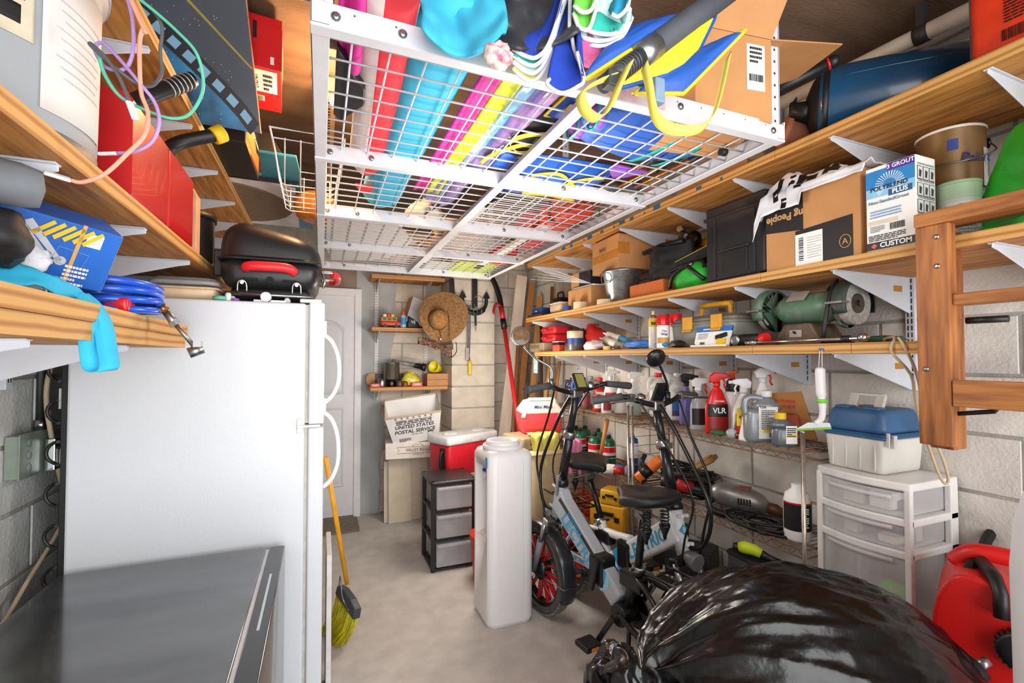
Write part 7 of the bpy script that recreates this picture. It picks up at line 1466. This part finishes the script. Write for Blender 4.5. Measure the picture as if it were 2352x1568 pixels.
tag(MB().rbox(.88, 1.2, 1.44, 1.58, DK+.052, DK+.075, .01).build('brown_board', mat('#6E4A36', .7), None), 'brown board lying above the rods on the rack', 'board')
ws = thing('wire_shelf', 'white wire closet shelf lying flat on the back half of the rack', 'wire shelf'); b = MB()
for k in range(46): b.tube([(.70, 1.82+.035*k*.75, DK+.03), (1.0, 1.82+.035*k*.75, DK+.03)], .0022, 5)
stuff(b.build('cross_wire', WHITE, ws)); MB().tube([(.70, 1.80, DK+.026), (.70, 3.05, DK+.026)], .003, 6).tube([(1.0, 1.80, DK+.026), (1.0, 3.05, DK+.026)], .003, 6).tube([(.85, 1.80, DK+.024), (.85, 3.05, DK+.024)], .003, 6).build('side_rail', WHITE, ws)
for k, (x0, x1, y0, y1, lab) in enumerate(((.62, .67, 1.95, 3.2, 'narrow white strip of shelving on the rack beside the wire shelf'), (1.03, 1.08, 2.1, 3.3, 'narrow white strip of shelving right of the wire shelf'))): tag(B('white_strip', mat('#D9D2CC', .6), None, x0, x1, y0, y1, DK+.001, DK+.02), lab, 'shelf strip')
tag(MB().prism([(.02, 2.25), (.30, 2.25), (.47, 2.62), (.46, 3.02), (.30, 3.30), (.06, 3.36), (.02, 3.0)], DK+.001, DK+.014, Mx()).build('white_board', mat('#CFC8C2', .6, var=.04), None), 'large pale rounded board lying at the back left of the rack', 'board')
tag(MB().rbox(.30, .60, 2.72, 3.36, DK+.0155, DK+.03, .02).build('grey_board', mat('#B9A99A', .6), None), 'beige board lying on the pale rounded board at the back of the rack', 'board')
ob_ = thing('orange_bag', 'orange red bag with black trim at the right side of the rack', 'bag', (1.115, 2.02, DK+.002)); MB().rbox(-.085, .085, -.16, .16, 0, .12, .05).build('bag', mat('#D2371F', .6), ob_); MB().rbox(-.088, .088, -.012, .012, -.0005, .122, .003).build('trim', BLACK, ob_)
b2_ = thing('red_bin', 'red plastic bin at the right side of the rack behind the orange bag', 'bin', (1.13, 2.44, DK+.001)); MB().rbox(-.07, .07, -.12, .12, 0, .15, .02).build('bin', mat('#C4201C', .5), b2_); MB().rbox(-.075, .075, -.125, .125, .14, .155, .02).build('rim', mat('#C4201C', .5), b2_)
b3_ = thing('red_box', 'flat red box at the far right end of the rack', 'box', (1.14, 2.96, DK+.001)); MB().rbox(-.07, .07, -.12, .12, 0, .08, .01).build('box', mat('#D01C1C', .5), b3_); MB().box(-.071, .071, -.02, .02, .06, .081).build('band', BLACK, b3_)
tag(MB().rbox(.88, 1.19, 3.12, 3.50, DK+.001, DK+.02, .03).build('lime_panel', mat('#B9CE1C', .5, alpha=.92), None), 'lime green plastic panel at the far right end of the rack', 'panel')
tag(MB().rbox(.68, .87, 3.18, 3.52, DK+.001, DK+.012, .02).build('clear_panel', mat('#D8DAD8', .25, alpha=.5), None), 'clear plastic panel beside the lime green one at the back of the rack', 'panel')
pap = thing('paper_bag', 'crumpled pale plastic bag at the far end of the wrapped floats', 'bag'); lump((.455, 2.22, DK+.04), (.075, .09, .045), 95, .35, flat=.038).build('bag', mat('#E2D2B8', .3, coat=.4), pap)
pan = thing('paddle', 'tan wooden paddle blade lying at the far end of the wrapped floats', 'paddle'); MB().prism([(0, 0), (.06, .0), (.075, .12), (.06, .26), (.0, .26), (-.01, .12)], 0, .012, Mx.Translation((.545, 2.17, DK+.001))).build('blade', mat('#C98A4A', .6), pan); MB().cyl((.575, 2.42, DK+.008), (.56, 3.0, DK+.008), .008, n=10).build('shaft', mat('#C98A4A', .6), pan)
# wire basket overhanging the left beam
wk = thing('wire_basket', 'white wire basket overhanging the left beam of the rack', 'basket', (0, 0, 0)); b = MB(); bx0, bx1, by0, by1, bz0, bz1 = -.165, .06, 1.95, 2.33, DK+.002, DK+.20
b.tube([(bx0-.02, by0-.02, bz1), (bx1+.02, by0-.02, bz1), (bx1+.02, by1+.02, bz1), (bx0-.02, by1+.02, bz1)], .004, 7, closed=True, smooth=False).tube([(bx0-.012, by0-.012, bz1-.035), (bx1+.012, by0-.012, bz1-.035), (bx1+.012, by1+.012, bz1-.035), (bx0-.012, by1+.012, bz1-.035)], .0032, 6, closed=True, smooth=False); b.build('rim', STEELW, wk)
for k in range(6):
    y = by0+.02+(by1-by0-.04)*k/5; MB().tube([(bx0-.012, y, bz1-.03), (bx0+.012, y, bz0+.01), (bx0+.03, y, bz0), (bx1-.03, y, bz0), (bx1-.012, y, bz0+.01), (bx1+.012, y, bz1-.03)], .0024, 6).build('rib', STEELW, wk)
for k in range(4):
    x = bx0+.03+(bx1-bx0-.06)*k/3; MB().tube([(x, by0-.012, bz1-.03), (x, by0+.012, bz0+.008), (x, by0+.03, bz0+.005), (x, by1-.03, bz0+.005), (x, by1-.012, bz0+.008), (x, by1+.012, bz1-.03)], .0024, 6).build('rib', STEELW, wk)
og = thing('orange_lampshade', 'small rounded orange plastic tub behind the wire basket', 'tub', (-.035, 2.52, DK+.022)); MB().lathe([(.05, 0), (.085, .02), (.10, .07), (.09, .12), (.05, .14), (0, .145)], n=26).build('tub', mat('#E0821E', .4), og); MB().cyl((0, 0, .14), (0, 0, .17), .02, n=14).build('stub', BLACK, og)
# ceiling lamp and conduit
cl_ = thing('ceiling_lamp', 'round ceiling lamp base with junction box above the rack', 'ceiling light', (.055, 2.16, ZC)); MB().lathe([(.035, -.075), (.075, -.07), (.095, -.045), (.10, -.012), (.10, 0)], n=36).build('base', mat('#B0864E', .5), cl_); MB().lathe([(.0, -.135), (.022, -.13), (.033, -.105), (.026, -.08), (.02, -.07)], n=20).build('bulb', mat('#FFD9A0', .3, emit=6), cl_)
MB().box(-.07, .09, -.28, -.12, -.05, 0).build('junction_box', mat('#5A5048', .5, .3), cl_, .004)
fx = thing('flexible_conduit', 'flexible metal conduit running along the ceiling to the lamp box', 'conduit'); pth = smooth_path([(.06, 1.88, ZC-.03), (.055, 1.7, ZC-.03), (.07, 1.45, ZC-.025), (.06, 1.2, ZC-.03), (.085, 1.05, ZC-.02)], 12)
MB().tube(pth, [.0085+.0018*(i % 2) for i in range(len(pth))], 8).build('conduit', mat('#A87A50', .4, .6), fx); MB().cyl((.06, 1.88, ZC-.03), (.06, 1.84, ZC-.03), .018, n=12).build('connector', STEEL, fx)
pc2 = thing('ceiling_conduit', 'straight metal conduit crossing the ceiling left of the rack', 'conduit'); MB().cyl((-.84, 1.63, ZC-.014), (.03, 1.70, ZC-.014), .011, n=10).build('pipe', STEEL, pc2); MB().box(-.40, -.37, 1.64, 1.70, ZC-.028, ZC-.0005).build('clip', STEEL, pc2)
an = thing('angle_strip', 'perforated metal angle strip screwed along the ceiling above the rack', 'angle strip'); B('strip', mat('#D2B07A', .4, .2), an, .012, .055, 2.35, 3.45, ZC-.004, ZC-.0003); b = MB(); y = 2.37
while y < 3.43: b.box(.018, .032, y, y+.012, ZC-.0048, ZC-.004); y += .03
stuff(b.build('slot', BLACK, an))
# ================================================================ pine shelves at the back
Zs1, Zs2 = 1.191, 1.726
YS = 4.40
def bp_(px, z, Y=YS): p = at(px, 800, Y=Y); return V((p.x, Y, z))
tbus = thing('toy_bus', 'red and yellow toy bus with luggage on the roof on the pine shelf', 'toy', bp_(896, Zs2, 4.36))
MB().rbox(-.085, .085, -.035, .035, .018, .062, .012).build('lower_body', mat('#C8331E', .4), tbus); MB().rbox(-.085, .06, -.034, .034, .06, .10, .012, tx=.004, ty=.003).build('upper_body', mat('#E8A52A', .4), tbus)
for k in range(3): MB().box(-.07+.042*k, -.036+.042*k, -.0355, -.030, .066, .09).build('window', mat('#1D1F26', .2), tbus)
for x in (-.05, .05):
    for s in (-1, 1): MB().cyl((x, s*.026, .018), (x, s*.038, .018), .018, n=16).build('tyre', BLACK, tbus)
for k, (x, c) in enumerate(((-.05, '#E8E2D4'), (-.015, '#C9402A'), (.02, '#E3C230'))): MB().rbox(x-.016, x+.016, -.02, .02, .10, .125+.008*(k == 1), .008).build('luggage', mat(c, .5), tbus)
MB().box(.084, .088, -.025, .025, .03, .045).build('grille', STEEL, tbus)
gb2 = thing('glue_bottle', 'clear bottle with orange cap and blue label on the pine shelf', 'bottle', bp_(926, Zs2, 4.34)); MB().lathe([(.025, 0), (.027, .005), (.027, .10), (.018, .12), (.012, .125)], n=18).build('bottle', mat('#C6D4DC', .2, alpha=.85), gb2); arc_label(gb2, .027, .027, .03, .095, -170, -10, mat('#4A93C8', .5)); MB().lathe([(.012, .125), (.010, .15), (.004, .178)], n=12).build('cap', mat('#E86A28', .4), gb2)
wbx = thing('white_carton', 'white carton tilted against the wall on the pine shelf behind the hat', 'box', bp_(948, Zs2+.002, 4.42)); wbx.rotation_euler = (0, radians(16), radians(8)); MB().box(-.10, .13, -.06, .06, .038, .28).build('carton', mat('#D9D8DA', .6), wbx, .003); MB().box(-.101, -.0995, -.06, .06, .038, .28).build('tan_side', mat('#B98A62', .6), wbx)
pch = thing('black_pouch', 'black zip pouch with white lettering on the pine shelf', 'pouch', bp_(948, Zs2, 4.33)); MB().prism([(-.055, 0), (.06, 0), (.05, .05), (-.045, .115)], -.02, .02, frame((0, 0, 0), (1, 0, 0), (0, 0, 1))).build('pouch', BLACK, pch, .01); text('VE', .04, LABW, pch, frame((.0, -.0205, .055), (1, 0, -.25), (.25, 0, 1)), bold=.02)
# straw hat on the pillar edge, camouflage visor under it
hat = thing('straw_hat', 'wide brimmed straw hat hanging on the edge of the block pillar', 'hat', M=frame(at(1018, 728, Y=4.05), (1, .12, .05), (0, .12, 1)))
SW = mat('#8E683F', .85, var=.3, scale=45, bump=.5, st=(1, 1, 1)); SWC = mat('#966A3A', .85, var=.25, scale=40, bump=.4)
def hatf(u, v):
    a = 2*pi*u; rr = .085+.135*v; w = 1+.06*cos(a-.6)+.05*sin(2*a+1); z = -.005 + .03*v*sin(2*a+.5) - .04*v*v*max(0, -sin(a))
    return (rr*w*cos(a)-.055*(1-v), rr*w*1.06*sin(a)-.025*(1-v), z+.0034*sin(v*pi*26))
MB().grid(hatf, 60, 40, closeu=True).build('brim', SW, hat, solid=.003)
MB().lathe([(.088, -.006), (.084, .03), (.076, .07), (.06, .088), (.03, .094), (0, .095)], (-.055, -.025, 0), 40, sy=1.05).build('crown', SWC, hat)
MB().tube([(-.055+.088*cos(a), -.025+.092*sin(a), .004) for a in [2*pi*k/30 for k in range(30)]], .0035, 6, closed=True).tube(smooth_path([(.035, .06, .01), (.05, 0, .012), (.045, -.08, .01), (.04, -.2, .0)], 4), .0025, 5).tube(smooth_path([(-.05, -.11, .01), (-.045, -.16, .02), (-.055, -.23, .02)], 4), .0025, 5).build('cord', mat('#4A3020', .7), hat); MB().ball((-.05, -.20, .022), .008).build('toggle', PAPER, hat)
cam_ = thing('visor_cap', 'camouflage sun visor with black strap hanging under the straw hat', 'cap', at(1003, 790, Y=4.02))
CAMO = mat('#7A5A4A', .85, scale=55, col2='#3A3A2A', lo=.45, hi=.55); CAMR = mat('#6A2A22', .85, scale=60, col2='#8A7A68', lo=.45, hi=.55)
MB().grid(lambda u, v: (-.17+.30*u+.0, -.02-.10*sin(pi*u)*v, .055-.12*u+.03*sin(pi*u)-.055*v-.02*v*sin(pi*u)), 20, 6).build('peak', CAMR, cam_, solid=.004); MB().grid(lambda u, v: (-.02+.17*u, .0+.02*sin(3*u), -.045+.05*v-.01*sin(pi*u)), 16, 4).build('band', CAMO, cam_, solid=.004)
b = MB(); strap(b, smooth_path([(.06, 0, -.05), (.08, -.02, -.10), (.13, -.02, -.115), (.18, 0, -.06), (.18, .02, .02)], 5), .03, (.1, 1, .1), .002); b.build('strap', BLACK, cam_)
anc = thing('anchor', 'black steel anchor with two arrow flukes hanging on the block pillar', 'anchor', at(1090, 705, Y=4.11))
MB().bar((0, 0, -.01), (0, 0, .26), .05, .03, (0, 1, 0)).build('shank', BLACK, anc, .006); MB().tube(smooth_path([(-.115, 0, .10), (-.11, 0, .02), (-.07, 0, -.035), (0, 0, -.055), (.07, 0, -.035), (.11, 0, .02), (.115, 0, .10)], 6), [.016]*10+[.024]*17+[.016]*10, 12).build('arms', BLACK, anc)
for s in (-1, 1): MB().prism([(s*.115-.035, .085), (s*.115+.035, .085), (s*.115, .15)], -.012, .012, frame((0, 0, 0), (1, 0, 0), (0, 0, 1))).build('fluke', BLACK, anc, .003)
MB().tube([(.03+.045*cos(a), -.022, .045+.06*sin(a)) for a in [pi*(-.9+1.7*k/18) for k in range(19)]], .004, 6).build('rope_ring', mat('#8A7A5C', .8), anc)
ky = thing('keyring', 'carabiner with keys and a black fob hanging from the anchor', 'keys', at(1092, 720, Y=4.06)); MB().tube(smooth_path([(-.015, 0, .0), (-.018, 0, .05), (.0, 0, .065), (.018, 0, .05), (.012, 0, 0), (0, 0, -.008)], 4, True), .0035, 6, closed=True).build('carabiner', mat('#5A7A5A', .35, .6), ky); MB().bar((0, 0, -.01), (.003, 0, -.11), .018, .004, (0, 1, 0)).build('fob', BLACK, ky); MB().bar((.003, 0, -.11), (.004, 0, -.16), .010, .002, (0, 1, 0)).bar((.06, 0, .04), (.058, 0, -.01), .010, .002, (0, 1, 0)).build('keys', STEEL, ky)
ln = thing('lanyard', 'grey lanyard with pliers and yellow handled screwdriver on the block pillar', 'lanyard', at(1077, 780, Y=4.09)); b = MB(); strap(b, [(-.012, 0, .32), (-.010, 0, .1), (-.012, 0, -.07)], .014, (1, 0, 0)); strap(b, [(.012, .004, .32), (.012, .004, .1), (.006, .004, -.09)], .014, (1, 0, 0)); b.build('strap', mat('#6E6A68', .8), ln)
MB().bar((-.01, 0, -.07), (-.014, 0, -.19), .03, .012, (0, 1, 0)).build('pliers', STEEL, ln, .003); MB().cyl((.005, 0, -.09), (.008, 0, -.20), .004, n=8).build('shaft', STEEL, ln); MB().tube([(.008, 0, -.19), (.010, 0, -.22), (.012, 0, -.31), (.012, 0, -.325)], [.012, .017, .017, .012], 12).build('handle', YEL, ln)
tag(MB().bar(at(1037, 640, Y=4.12), at(1040, 690, Y=4.12), .045, .02, (0, 1, 0)).build('black_strap', BLACK, None, .004), 'short black strap hanging on the pillar above the straw hat', 'strap')
# lower pine shelf
skb = thing('skateboard', 'tan wooden skateboard deck with grip tape leaning behind the steel pot', 'skateboard', bp_(892, Zs1+.085, 4.47)); MB().prism([(p.x, p.y) for p in smooth_path([(-.19, -.04, 0), (-.19, .03, 0), (-.13, .055, 0), (.13, .055, 0), (.20, .03, 0), (.20, -.04, 0), (.13, -.06, 0), (-.13, -.06, 0)], 3, True)], -.006, .006, frame((0, 0, -.02), (1, 0, 0), (0, .2, 1))).build('deck', mat('#B98A5A', .6), skb); MB().prism([(-.12, -.055), (.19, -.055), (.19, .05), (-.12, .05)], .0062, .007, frame((0, 0, -.02), (1, 0, 0), (0, .2, 1))).build('grip_tape', DGREY, skb)
sp_ = thing('steel_pot', 'brushed steel stock pot on the small pine shelf', 'pot', bp_(899, Zs1+.06, 4.40)); MB().lathe([(.07, 0), (.075, .01), (.075, .15), (.079, .155), (.073, .156)], n=28).build('pot', mat('#7E7C72', .3, .85, st=(6, 6, .3)), sp_)
for k, (px, dz, Y, r, h, m, cat, lab) in enumerate(((877, 0, 4.33, .036, .07, STEEL, 'can', 'short shiny steel can at the left end of the small pine shelf'), (899, 0, 4.37, .04, .06, DSTEEL, 'stove', 'small dark camping stove under the steel pot'), (918, 0, 4.35, .03, .05, mat('#5A4436', .4), 'jar', 'small brown jar right of the camping stove'), (931, 0, 4.33, .026, .045, mat('#7A4A34', .4), 'jar', 'small reddish brown jar beside the yellow bag'))):
    t = thing(cat if cat != 'stove' else 'camping_stove', lab, cat, bp_(px, Zs1+dz, Y)); MB().lathe([(r*.95, 0), (r, .004), (r, h*.85), (r*.8, h)], n=20).build('body', m, t); MB().lathe([(r*.82, h*.98), (r*.82, h), (r*.3, h+.004)], n=18).build('top', DSTEEL if k % 2 else STEEL, t)
for px, w, h, c, lab in ((862, .09, .035, '#C42A2A', 'small red box at the left end of the small pine shelf'), (957, .10, .038, '#D24A44', 'flat red package in front of the cardboard boxes on the pine shelf')):
    t = thing('small_box', lab, 'box', bp_(px, Zs1, 4.31)); MB().box(-w/2, w/2, -.03, .03, 0, h).build('box', mat(c, .5), t, .003); lines(t, frame((0, -.0305, h/2), (1, 0, 0), (0, 0, 1)), 0, 0, w*.6, h*.5, 2, LABW, z=.0004)
yb = thing('plastic_bag', 'crumpled yellow plastic bag on the small pine shelf', 'bag', bp_(943, Zs1, 4.37)); lump((0, 0, .06), (.07, .05, .07), 71, .45, flat=.058).build('bag', mat('#D9CE4A', .35, var=.2), yb)
for k, (z, lab) in enumerate(((0, 'lower of two small cardboard boxes on the pine shelf'), (.058, 'upper of two small cardboard boxes on the pine shelf'))):
    t, w_, d_ = carton('cardboard_box', lab, bp_(976, 0, 4.4).x, bp_(1026, 0, 4.4).x, 4.29, 4.44, Zs1+z, .0565, mat('#C08A58', .75)); plate('packing_tape', mat('#A8743C', .3), t, frame((0, -d_/2-.0004, 0), (1, 0, 0), (0, 0, 1)), .04, .03, .0008, .0, .04)
fl = thing('torch', 'black telescopic torch wrapped in clear plastic above the small boxes', 'torch', bp_(945, Zs1+.20, 4.42)); MB().tube([(-.18, .02, .03), (-.02, 0, .005), (.08, -.03, -.02)], [.018, .022, .026], 14).build('barrel', BLACK, fl); MB().lathe([(.026, 0), (.034, .02), (.036, .05), (.028, .052)], (.08, -.03, -.02), 20, axis=(.9, -.3, -.22)).build('head', BLACK, fl); lump((-.06, -.0, .01), (.16, .04, .05), 73, .3).build('plastic_wrap', mat('#C9C9C6', .15, alpha=.25, coat=.5), fl)
yc = thing('yellow_mug', 'yellow plastic mug lying on the small cardboard boxes', 'mug', bp_(1003, Zs1+.165, 4.36)); MB().lathe([(.035, -.06), (.05, .02), (.055, .06), (.05, .06), (.03, -.05)], n=24, axis=(-.6, -.6, .25)).build('mug', mat('#E2D21E', .4), yc)
# ================================================================ postal tub, tiles, red cooler
tl = thing('tile_stack', 'stack of pale floor tiles standing against the back wall', 'tiles', (.74, 4.28, 0))
TI = mat('#C9BDA9', .6, var=.08, scale=7)
for k, (x, y, w, h, r) in enumerate(((-.19, -.03, .05, .53, 0), (-.08, -.06, .20, .55, 2), (-.02, -.035, .26, .56, 1), (.05, -.01, .26, .57, -1), (.1, .015, .28, .575, 0), (.0, .04, .36, .56, 0))):
    o = MB().box(-w/2, w/2, -.006, .006, 0, h).build('tile', TI, tl, .0015); o.location = (x, y, .001); o.rotation_euler = (radians(-4), 0, radians(r))
vr = thing('tile_carton', 'white tile carton with brown ribbon logo under the postal tub', 'box', (.775, 4.22, .58), radians(-6)); MB().box(-.245, .245, -.13, .14, 0, .135).build('carton', mat('#E3DDD4', .7, var=.05), vr, .003); BRN = mat('#7A4A38', .6)
Fv = frame((0, -.1305, .068), (1, 0, 0), (0, 0, 1)); text('VALLEY RIDGE', .040, BRN, vr, Fv, .03, .005, bold=.01, sx=.82); text('CERAMIC TILE', .015, BRN, vr, Fv, .03, -.034)
rbn = MB(); rbn.tube([Fv @ V((x, y, .001)) for x, y in ((-.15, .03), (-.13, .005), (-.15, -.022), (-.11, -.022), (.17, -.022), (.21, -.022), (.19, .005), (.21, .032), (.17, .032), (-.11, .032))], .0018, 4, closed=True); rbn.tube([Fv @ V((x, y, .001)) for x, y in ((-.02, .036), (.01, .058), (.03, .045), (.045, .062), (.075, .036))], .0018, 4); rbn.build('ribbon_logo', BRN, vr)
ut = thing('postal_tub', 'translucent white postal tub with black printing leaning on the tile carton', 'tub', M=Mx.Translation((.79, 4.19, .728)) @ Mx.Rotation(radians(-8), 4, 'Z') @ Mx.Rotation(radians(6), 4, 'X') @ Mx.Rotation(radians(-7), 4, 'Y'))
UM = mat('#E3E2DF', .5, var=.06, scale=6); w0, w1, d0, d1, hh = .19, .235, .09, .155, .355
b = MB(); b.add([(-w0, -d0, 0), (w0, -d0, 0), (w0, d0, 0), (-w0, d0, 0), (-w1, -d1, hh-.10), (w1, -d1, hh-.10), (w1, d1, hh), (-w1, d1, hh)], [(3, 2, 1, 0), (0, 1, 5, 4), (1, 2, 6, 5), (2, 3, 7, 6), (3, 0, 4, 7)]); b.build('tub', UM, ut, solid=.006)
b = MB(); b.tube([(-w1, -d1, hh-.10), (w1, -d1, hh-.10), (w1, d1, hh), (-w1, d1, hh)], .010, 6, closed=True, smooth=False); b.build('rim', mat('#B5A690', .5), ut)
FU = frame((0, -(d0+d1)/2-.0035, .1275), (1, 0, 0), (0, -.255, 1)); GI = mat('#3A3C40', .6)
text('WARNING - NOT FOR PRIVATE USE', .019, GI, ut, FU, 0, .088, bold=.02); lines(ut, FU, 0, .068, .30, .03, 2, GI); text('UNITED STATES', .046, GI, ut, FU, 0, .030, bold=.02, shear=.15); text('POSTAL SERVICE', .046, GI, ut, FU, 0, -.018, bold=.02, shear=.15); text('FOR MAIL ONLY', .014, GI, ut, FU, .02, -.05)
lines(ut, FU, -.09, -.095, .10, .035, 4, GI); plate('pictogram', GI, ut, FU, .05, .045, .0012, .13, -.06); plate('pictogram_panel', UM, ut, FU, .044, .030, .0018, .13, -.064)
for k in range(7): MB().lathe([(.010, 0), (.010, .001), (.007, .001), (.007, 0)], FU @ V((-.15+.05*k, .112, .001)), 12, axis=FU.to_3x3().col[2]).build('hole_mark', mat('#B0A48F', .6), ut)
rc = thing('red_cooler', 'red ice chest with white lid standing on a carton behind the black drawers', 'cooler', (1.115, 3.80, .512), radians(24))
MB().rbox(-.25, .25, -.125, .125, 0, .25, .03, tx=-.012, ty=-.012).build('chest', mat('#C8202E', .4), rc); MB().rbox(-.275, .275, -.148, .148, .245, .318, .03).build('lid', mat('#D5D6DA', .45), rc)
for x in (-.14, .16): MB().lathe([(.045, .317), (.05, .322), (.044, .325), (.038, .320)], (x, 0, 0), 24, sx=1.3).build('cup_recess', mat('#E2E3E6', .45), rc)
MB().tube(smooth_path([(-.262, -.06, .20), (-.285, -.06, .16), (-.285, -.06, .06), (-.27, -.06, .03)], 4), .012, 8).box(-.268, -.25, -.085, -.03, .0, .22).build('swing_handle', BLACK, rc); MB().box(-.02, .05, -.152, -.145, .255, .275).build('latch', mat('#C9CACD', .5), rc, .003)
t, w_, d_ = carton('support_carton', 'tan cardboard carton under the red ice chest', 1.02, 1.40, 3.66, 3.98, 0.0005, .51, CARD)
# ================================================================ boards, handles and pole saw in the corner
def plank(label, b0, t0, w, th, m, name='plank', side=(1, 0, 0)):
    return tag(MB().bar(b0, t0, w, th, V(side)).build(name, m, None, .002), label, 'plank')
def pole(name, label, b0, t0, r, m, cat='tool handle', r2=None): return tag(MB().tube([b0, V(b0)*.5+V(t0)*.5, t0], [r, r, r2 or r], 10).build(name, m, None), label, cat)
WB = mat('#DDCCBC', .6, var=.10, scale=5, st=(2, 2, .3)); W2 = mat('#A8713A', .6, var=.15, scale=6, st=(4, 4, .3)); W3 = mat('#C08A4C', .5, var=.12, scale=6, st=(4, 4, .3))
plank('wide pale pinkish board leaning in the back right corner', (1.50, 4.06, .003), (1.845, 4.24, 2.27), .115, .018, WB, side=(0, -1, 0))
plank('narrow brown board right of the wide pale board in the corner', (1.63, 4.05, .003), (1.945, 4.22, 2.20), .06, .02, W2, side=(0, -1, 0))
plank('second narrow brown board in the corner, behind the first', (1.74, 3.98, .003), (1.995, 4.14, 2.06), .05, .02, W3, side=(0, -1, 0))
pole('dark_pole', 'dark brown stained pole leaning in the back right corner', (1.86, 3.80, .006), (1.99, 4.10, 1.82), .014, mat('#4A2E22', .5))
pole('rake_handle', 'tall light brown wooden handle leaning behind the far shelf ends', (1.80, 3.72, .006), (2.01, 3.90, 2.12), .016, mat('#A8682E', .45))
pole('broom_stick', 'yellowish wooden broom handle leaning near the far end of the shelves', (1.72, 3.62, .006), (1.98, 3.70, 1.42), .016, W3)
pole('hoe_handle', 'pale wooden tool handle leaning beside the yellowish broom handle', (1.66, 3.72, .006), (1.93, 3.80, 1.36), .017, mat('#D0A264', .5))
sv = thing('mattock', 'wooden digging tool with curved brown foot in the corner behind the pole saw', 'garden tool'); MB().tube(smooth_path([(1.60, 3.92, .62), (1.62, 3.93, .68), (1.63, 3.95, .80), (1.66, 4.0, .95), (1.80, 4.2, 1.75)], 5), [.024]*8+[.018]*13, 10).build('handle', mat('#8A5A34', .6), sv); MB().prism([(-.10, 0), (.03, 0), (.06, .06), (.02, .12), (-.06, .10)], -.012, .012, frame((1.60, 3.90, .53), (1, .1, 0), (0, .1, 1))).build('blade', mat('#6A4A36', .6, .4), sv, .005)
sup = thing('support_box', 'brown carton on the floor under the digging tool in the corner', 'box', (1.60, 3.95, .0005)); MB().box(-.15, .12, -.1, .1, 0, .528).build('carton', CARD, sup, .003)
ps_ = thing('pole_saw', 'long red pole saw with black curved blade leaning in the corner', 'pole saw'); b0, t0 = at(1192, 985, T=3.95), at(1157, 745, T=4.2); f0 = b0 + (b0-t0)*((b0.z-.004)/(t0.z-b0.z))
MB().cyl(f0, t0, .019, n=14).build('pole', mat('#C8202A', .35), ps_); dd = (t0-b0).normalized(); MB().cyl(t0-dd*.04, t0+dd*.05, .028, n=14).build('clamp', BLACK, ps_); MB().cyl(t0+dd*.04, t0+dd*.17, .024, n=12).tube(smooth_path([t0+dd*.17, t0+dd*.19+V((-.05, -.02, .01)), t0+dd*.15+V((-.085, -.03, -.01)), t0+dd*.10+V((-.09, -.03, 0))], 4), .012, 8).build('saw_head', mat('#B01E28', .4), ps_)
b = MB(); strap(b, smooth_path([t0+dd*.16, t0+dd*.28+V((-.005, 0, 0)), t0+dd*.40+V((-.03, 0, 0)), t0+dd*.52+V((-.075, 0, 0))], 5), .05, V((1, -.1, .1)), .006); b.build('blade', BLACK, ps_)
lp_ = thing('loppers', 'small dark pruner with orange handle beside the foot of the pole saw', 'pruner', at(1186, 985, T=4.0)); MB().cyl((0, 0, -.08), (0, 0, .03), .016, n=10).build('handle', mat('#D2452A', .5), lp_); MB().bar((0, 0, .03), (.005, 0, .13), .03, .01, (0, 1, 0)).build('jaw', BLACK, lp_); lp_.location.z = 0.0
lp_.location = (lp_.location.x, lp_.location.y, .62); s2 = thing('stand_carton', 'narrow carton standing behind the tan bin under the pruner', 'box', (lp_.location.x, lp_.location.y, .0005)); MB().box(-.06, .06, -.06, .06, 0, .538).build('carton', CARD, s2, .003)
# broom with yellow head beside the fridge
br = thing('broom', 'yellow handled push broom with yellow bristles beside the fridge', 'broom'); hb_, ht_ = at(797, 1340, T=2.42), at(748, 1050, Y=2.42)
MB().cyl(hb_, ht_, .0115, n=12).build('handle', mat('#E8A41C', .4), br)
Fb_ = frame(at(800, 1378, T=2.43), (.30, -.85, -.16), (.05, .2, 1)); MB().prism([(-.12, -.03), (.12, -.03), (.115, .02), (.05, .035), (-.05, .035), (-.115, .02)], -.02, .02, Fb_).build('head', mat('#3A3F48', .45), br, .006)
MB().tube(smooth_path([Fb_ @ V((-.09, .02, .02)), Fb_ @ V((-.07, .10, .035)), Fb_ @ V((0, .02, .035)), Fb_ @ V((.08, .0, .03))], 5), .003, 6).build('wire_brace', STEEL, br)
rnd = random.Random(8); b = MB(); hz0 = (Fb_ @ V((0, -.03, 0))).z
for k in range(520):
    x = rnd.uniform(-.115, .115); y = rnd.uniform(-.016, .016); p = Fb_ @ V((x, -.028, y)); l = max(.02, p.z-.006); q = p + V((-.10+.05*rnd.random()+.02*y/.016, -.02+.04*rnd.random()+.10*x, -l*(.92+.08*rnd.random()))); m_ = p*.5+q*.5+V((.012, 0, -.005)); b.tube([p, m_, q], .0013, 3)
stuff(b.build('bristles', mat('#DED626', .5, var=.2), br))
bd = tag(MB().box(.028, .048, 2.02, 2.30, .0005, .66).build('board', mat('#CFCBCB', .6), None, .003), 'pale board standing on edge beside the fridge door behind the broom', 'board')
tg = thing('hang_tag', 'small blue printed tag hanging from the far end of the lowest right shelf', 'tag', (1.60, 3.40, ZA-.04)); MB().box(-.002, .002, -.035, .035, -.13, 0).build('card', mat('#5FB4D8', .5, scale=40, col2='#D8E4E0'), tg); MB().cyl((0, 0, 0), (0, 0, .012), .0015, n=5).build('string', PAPER, tg)
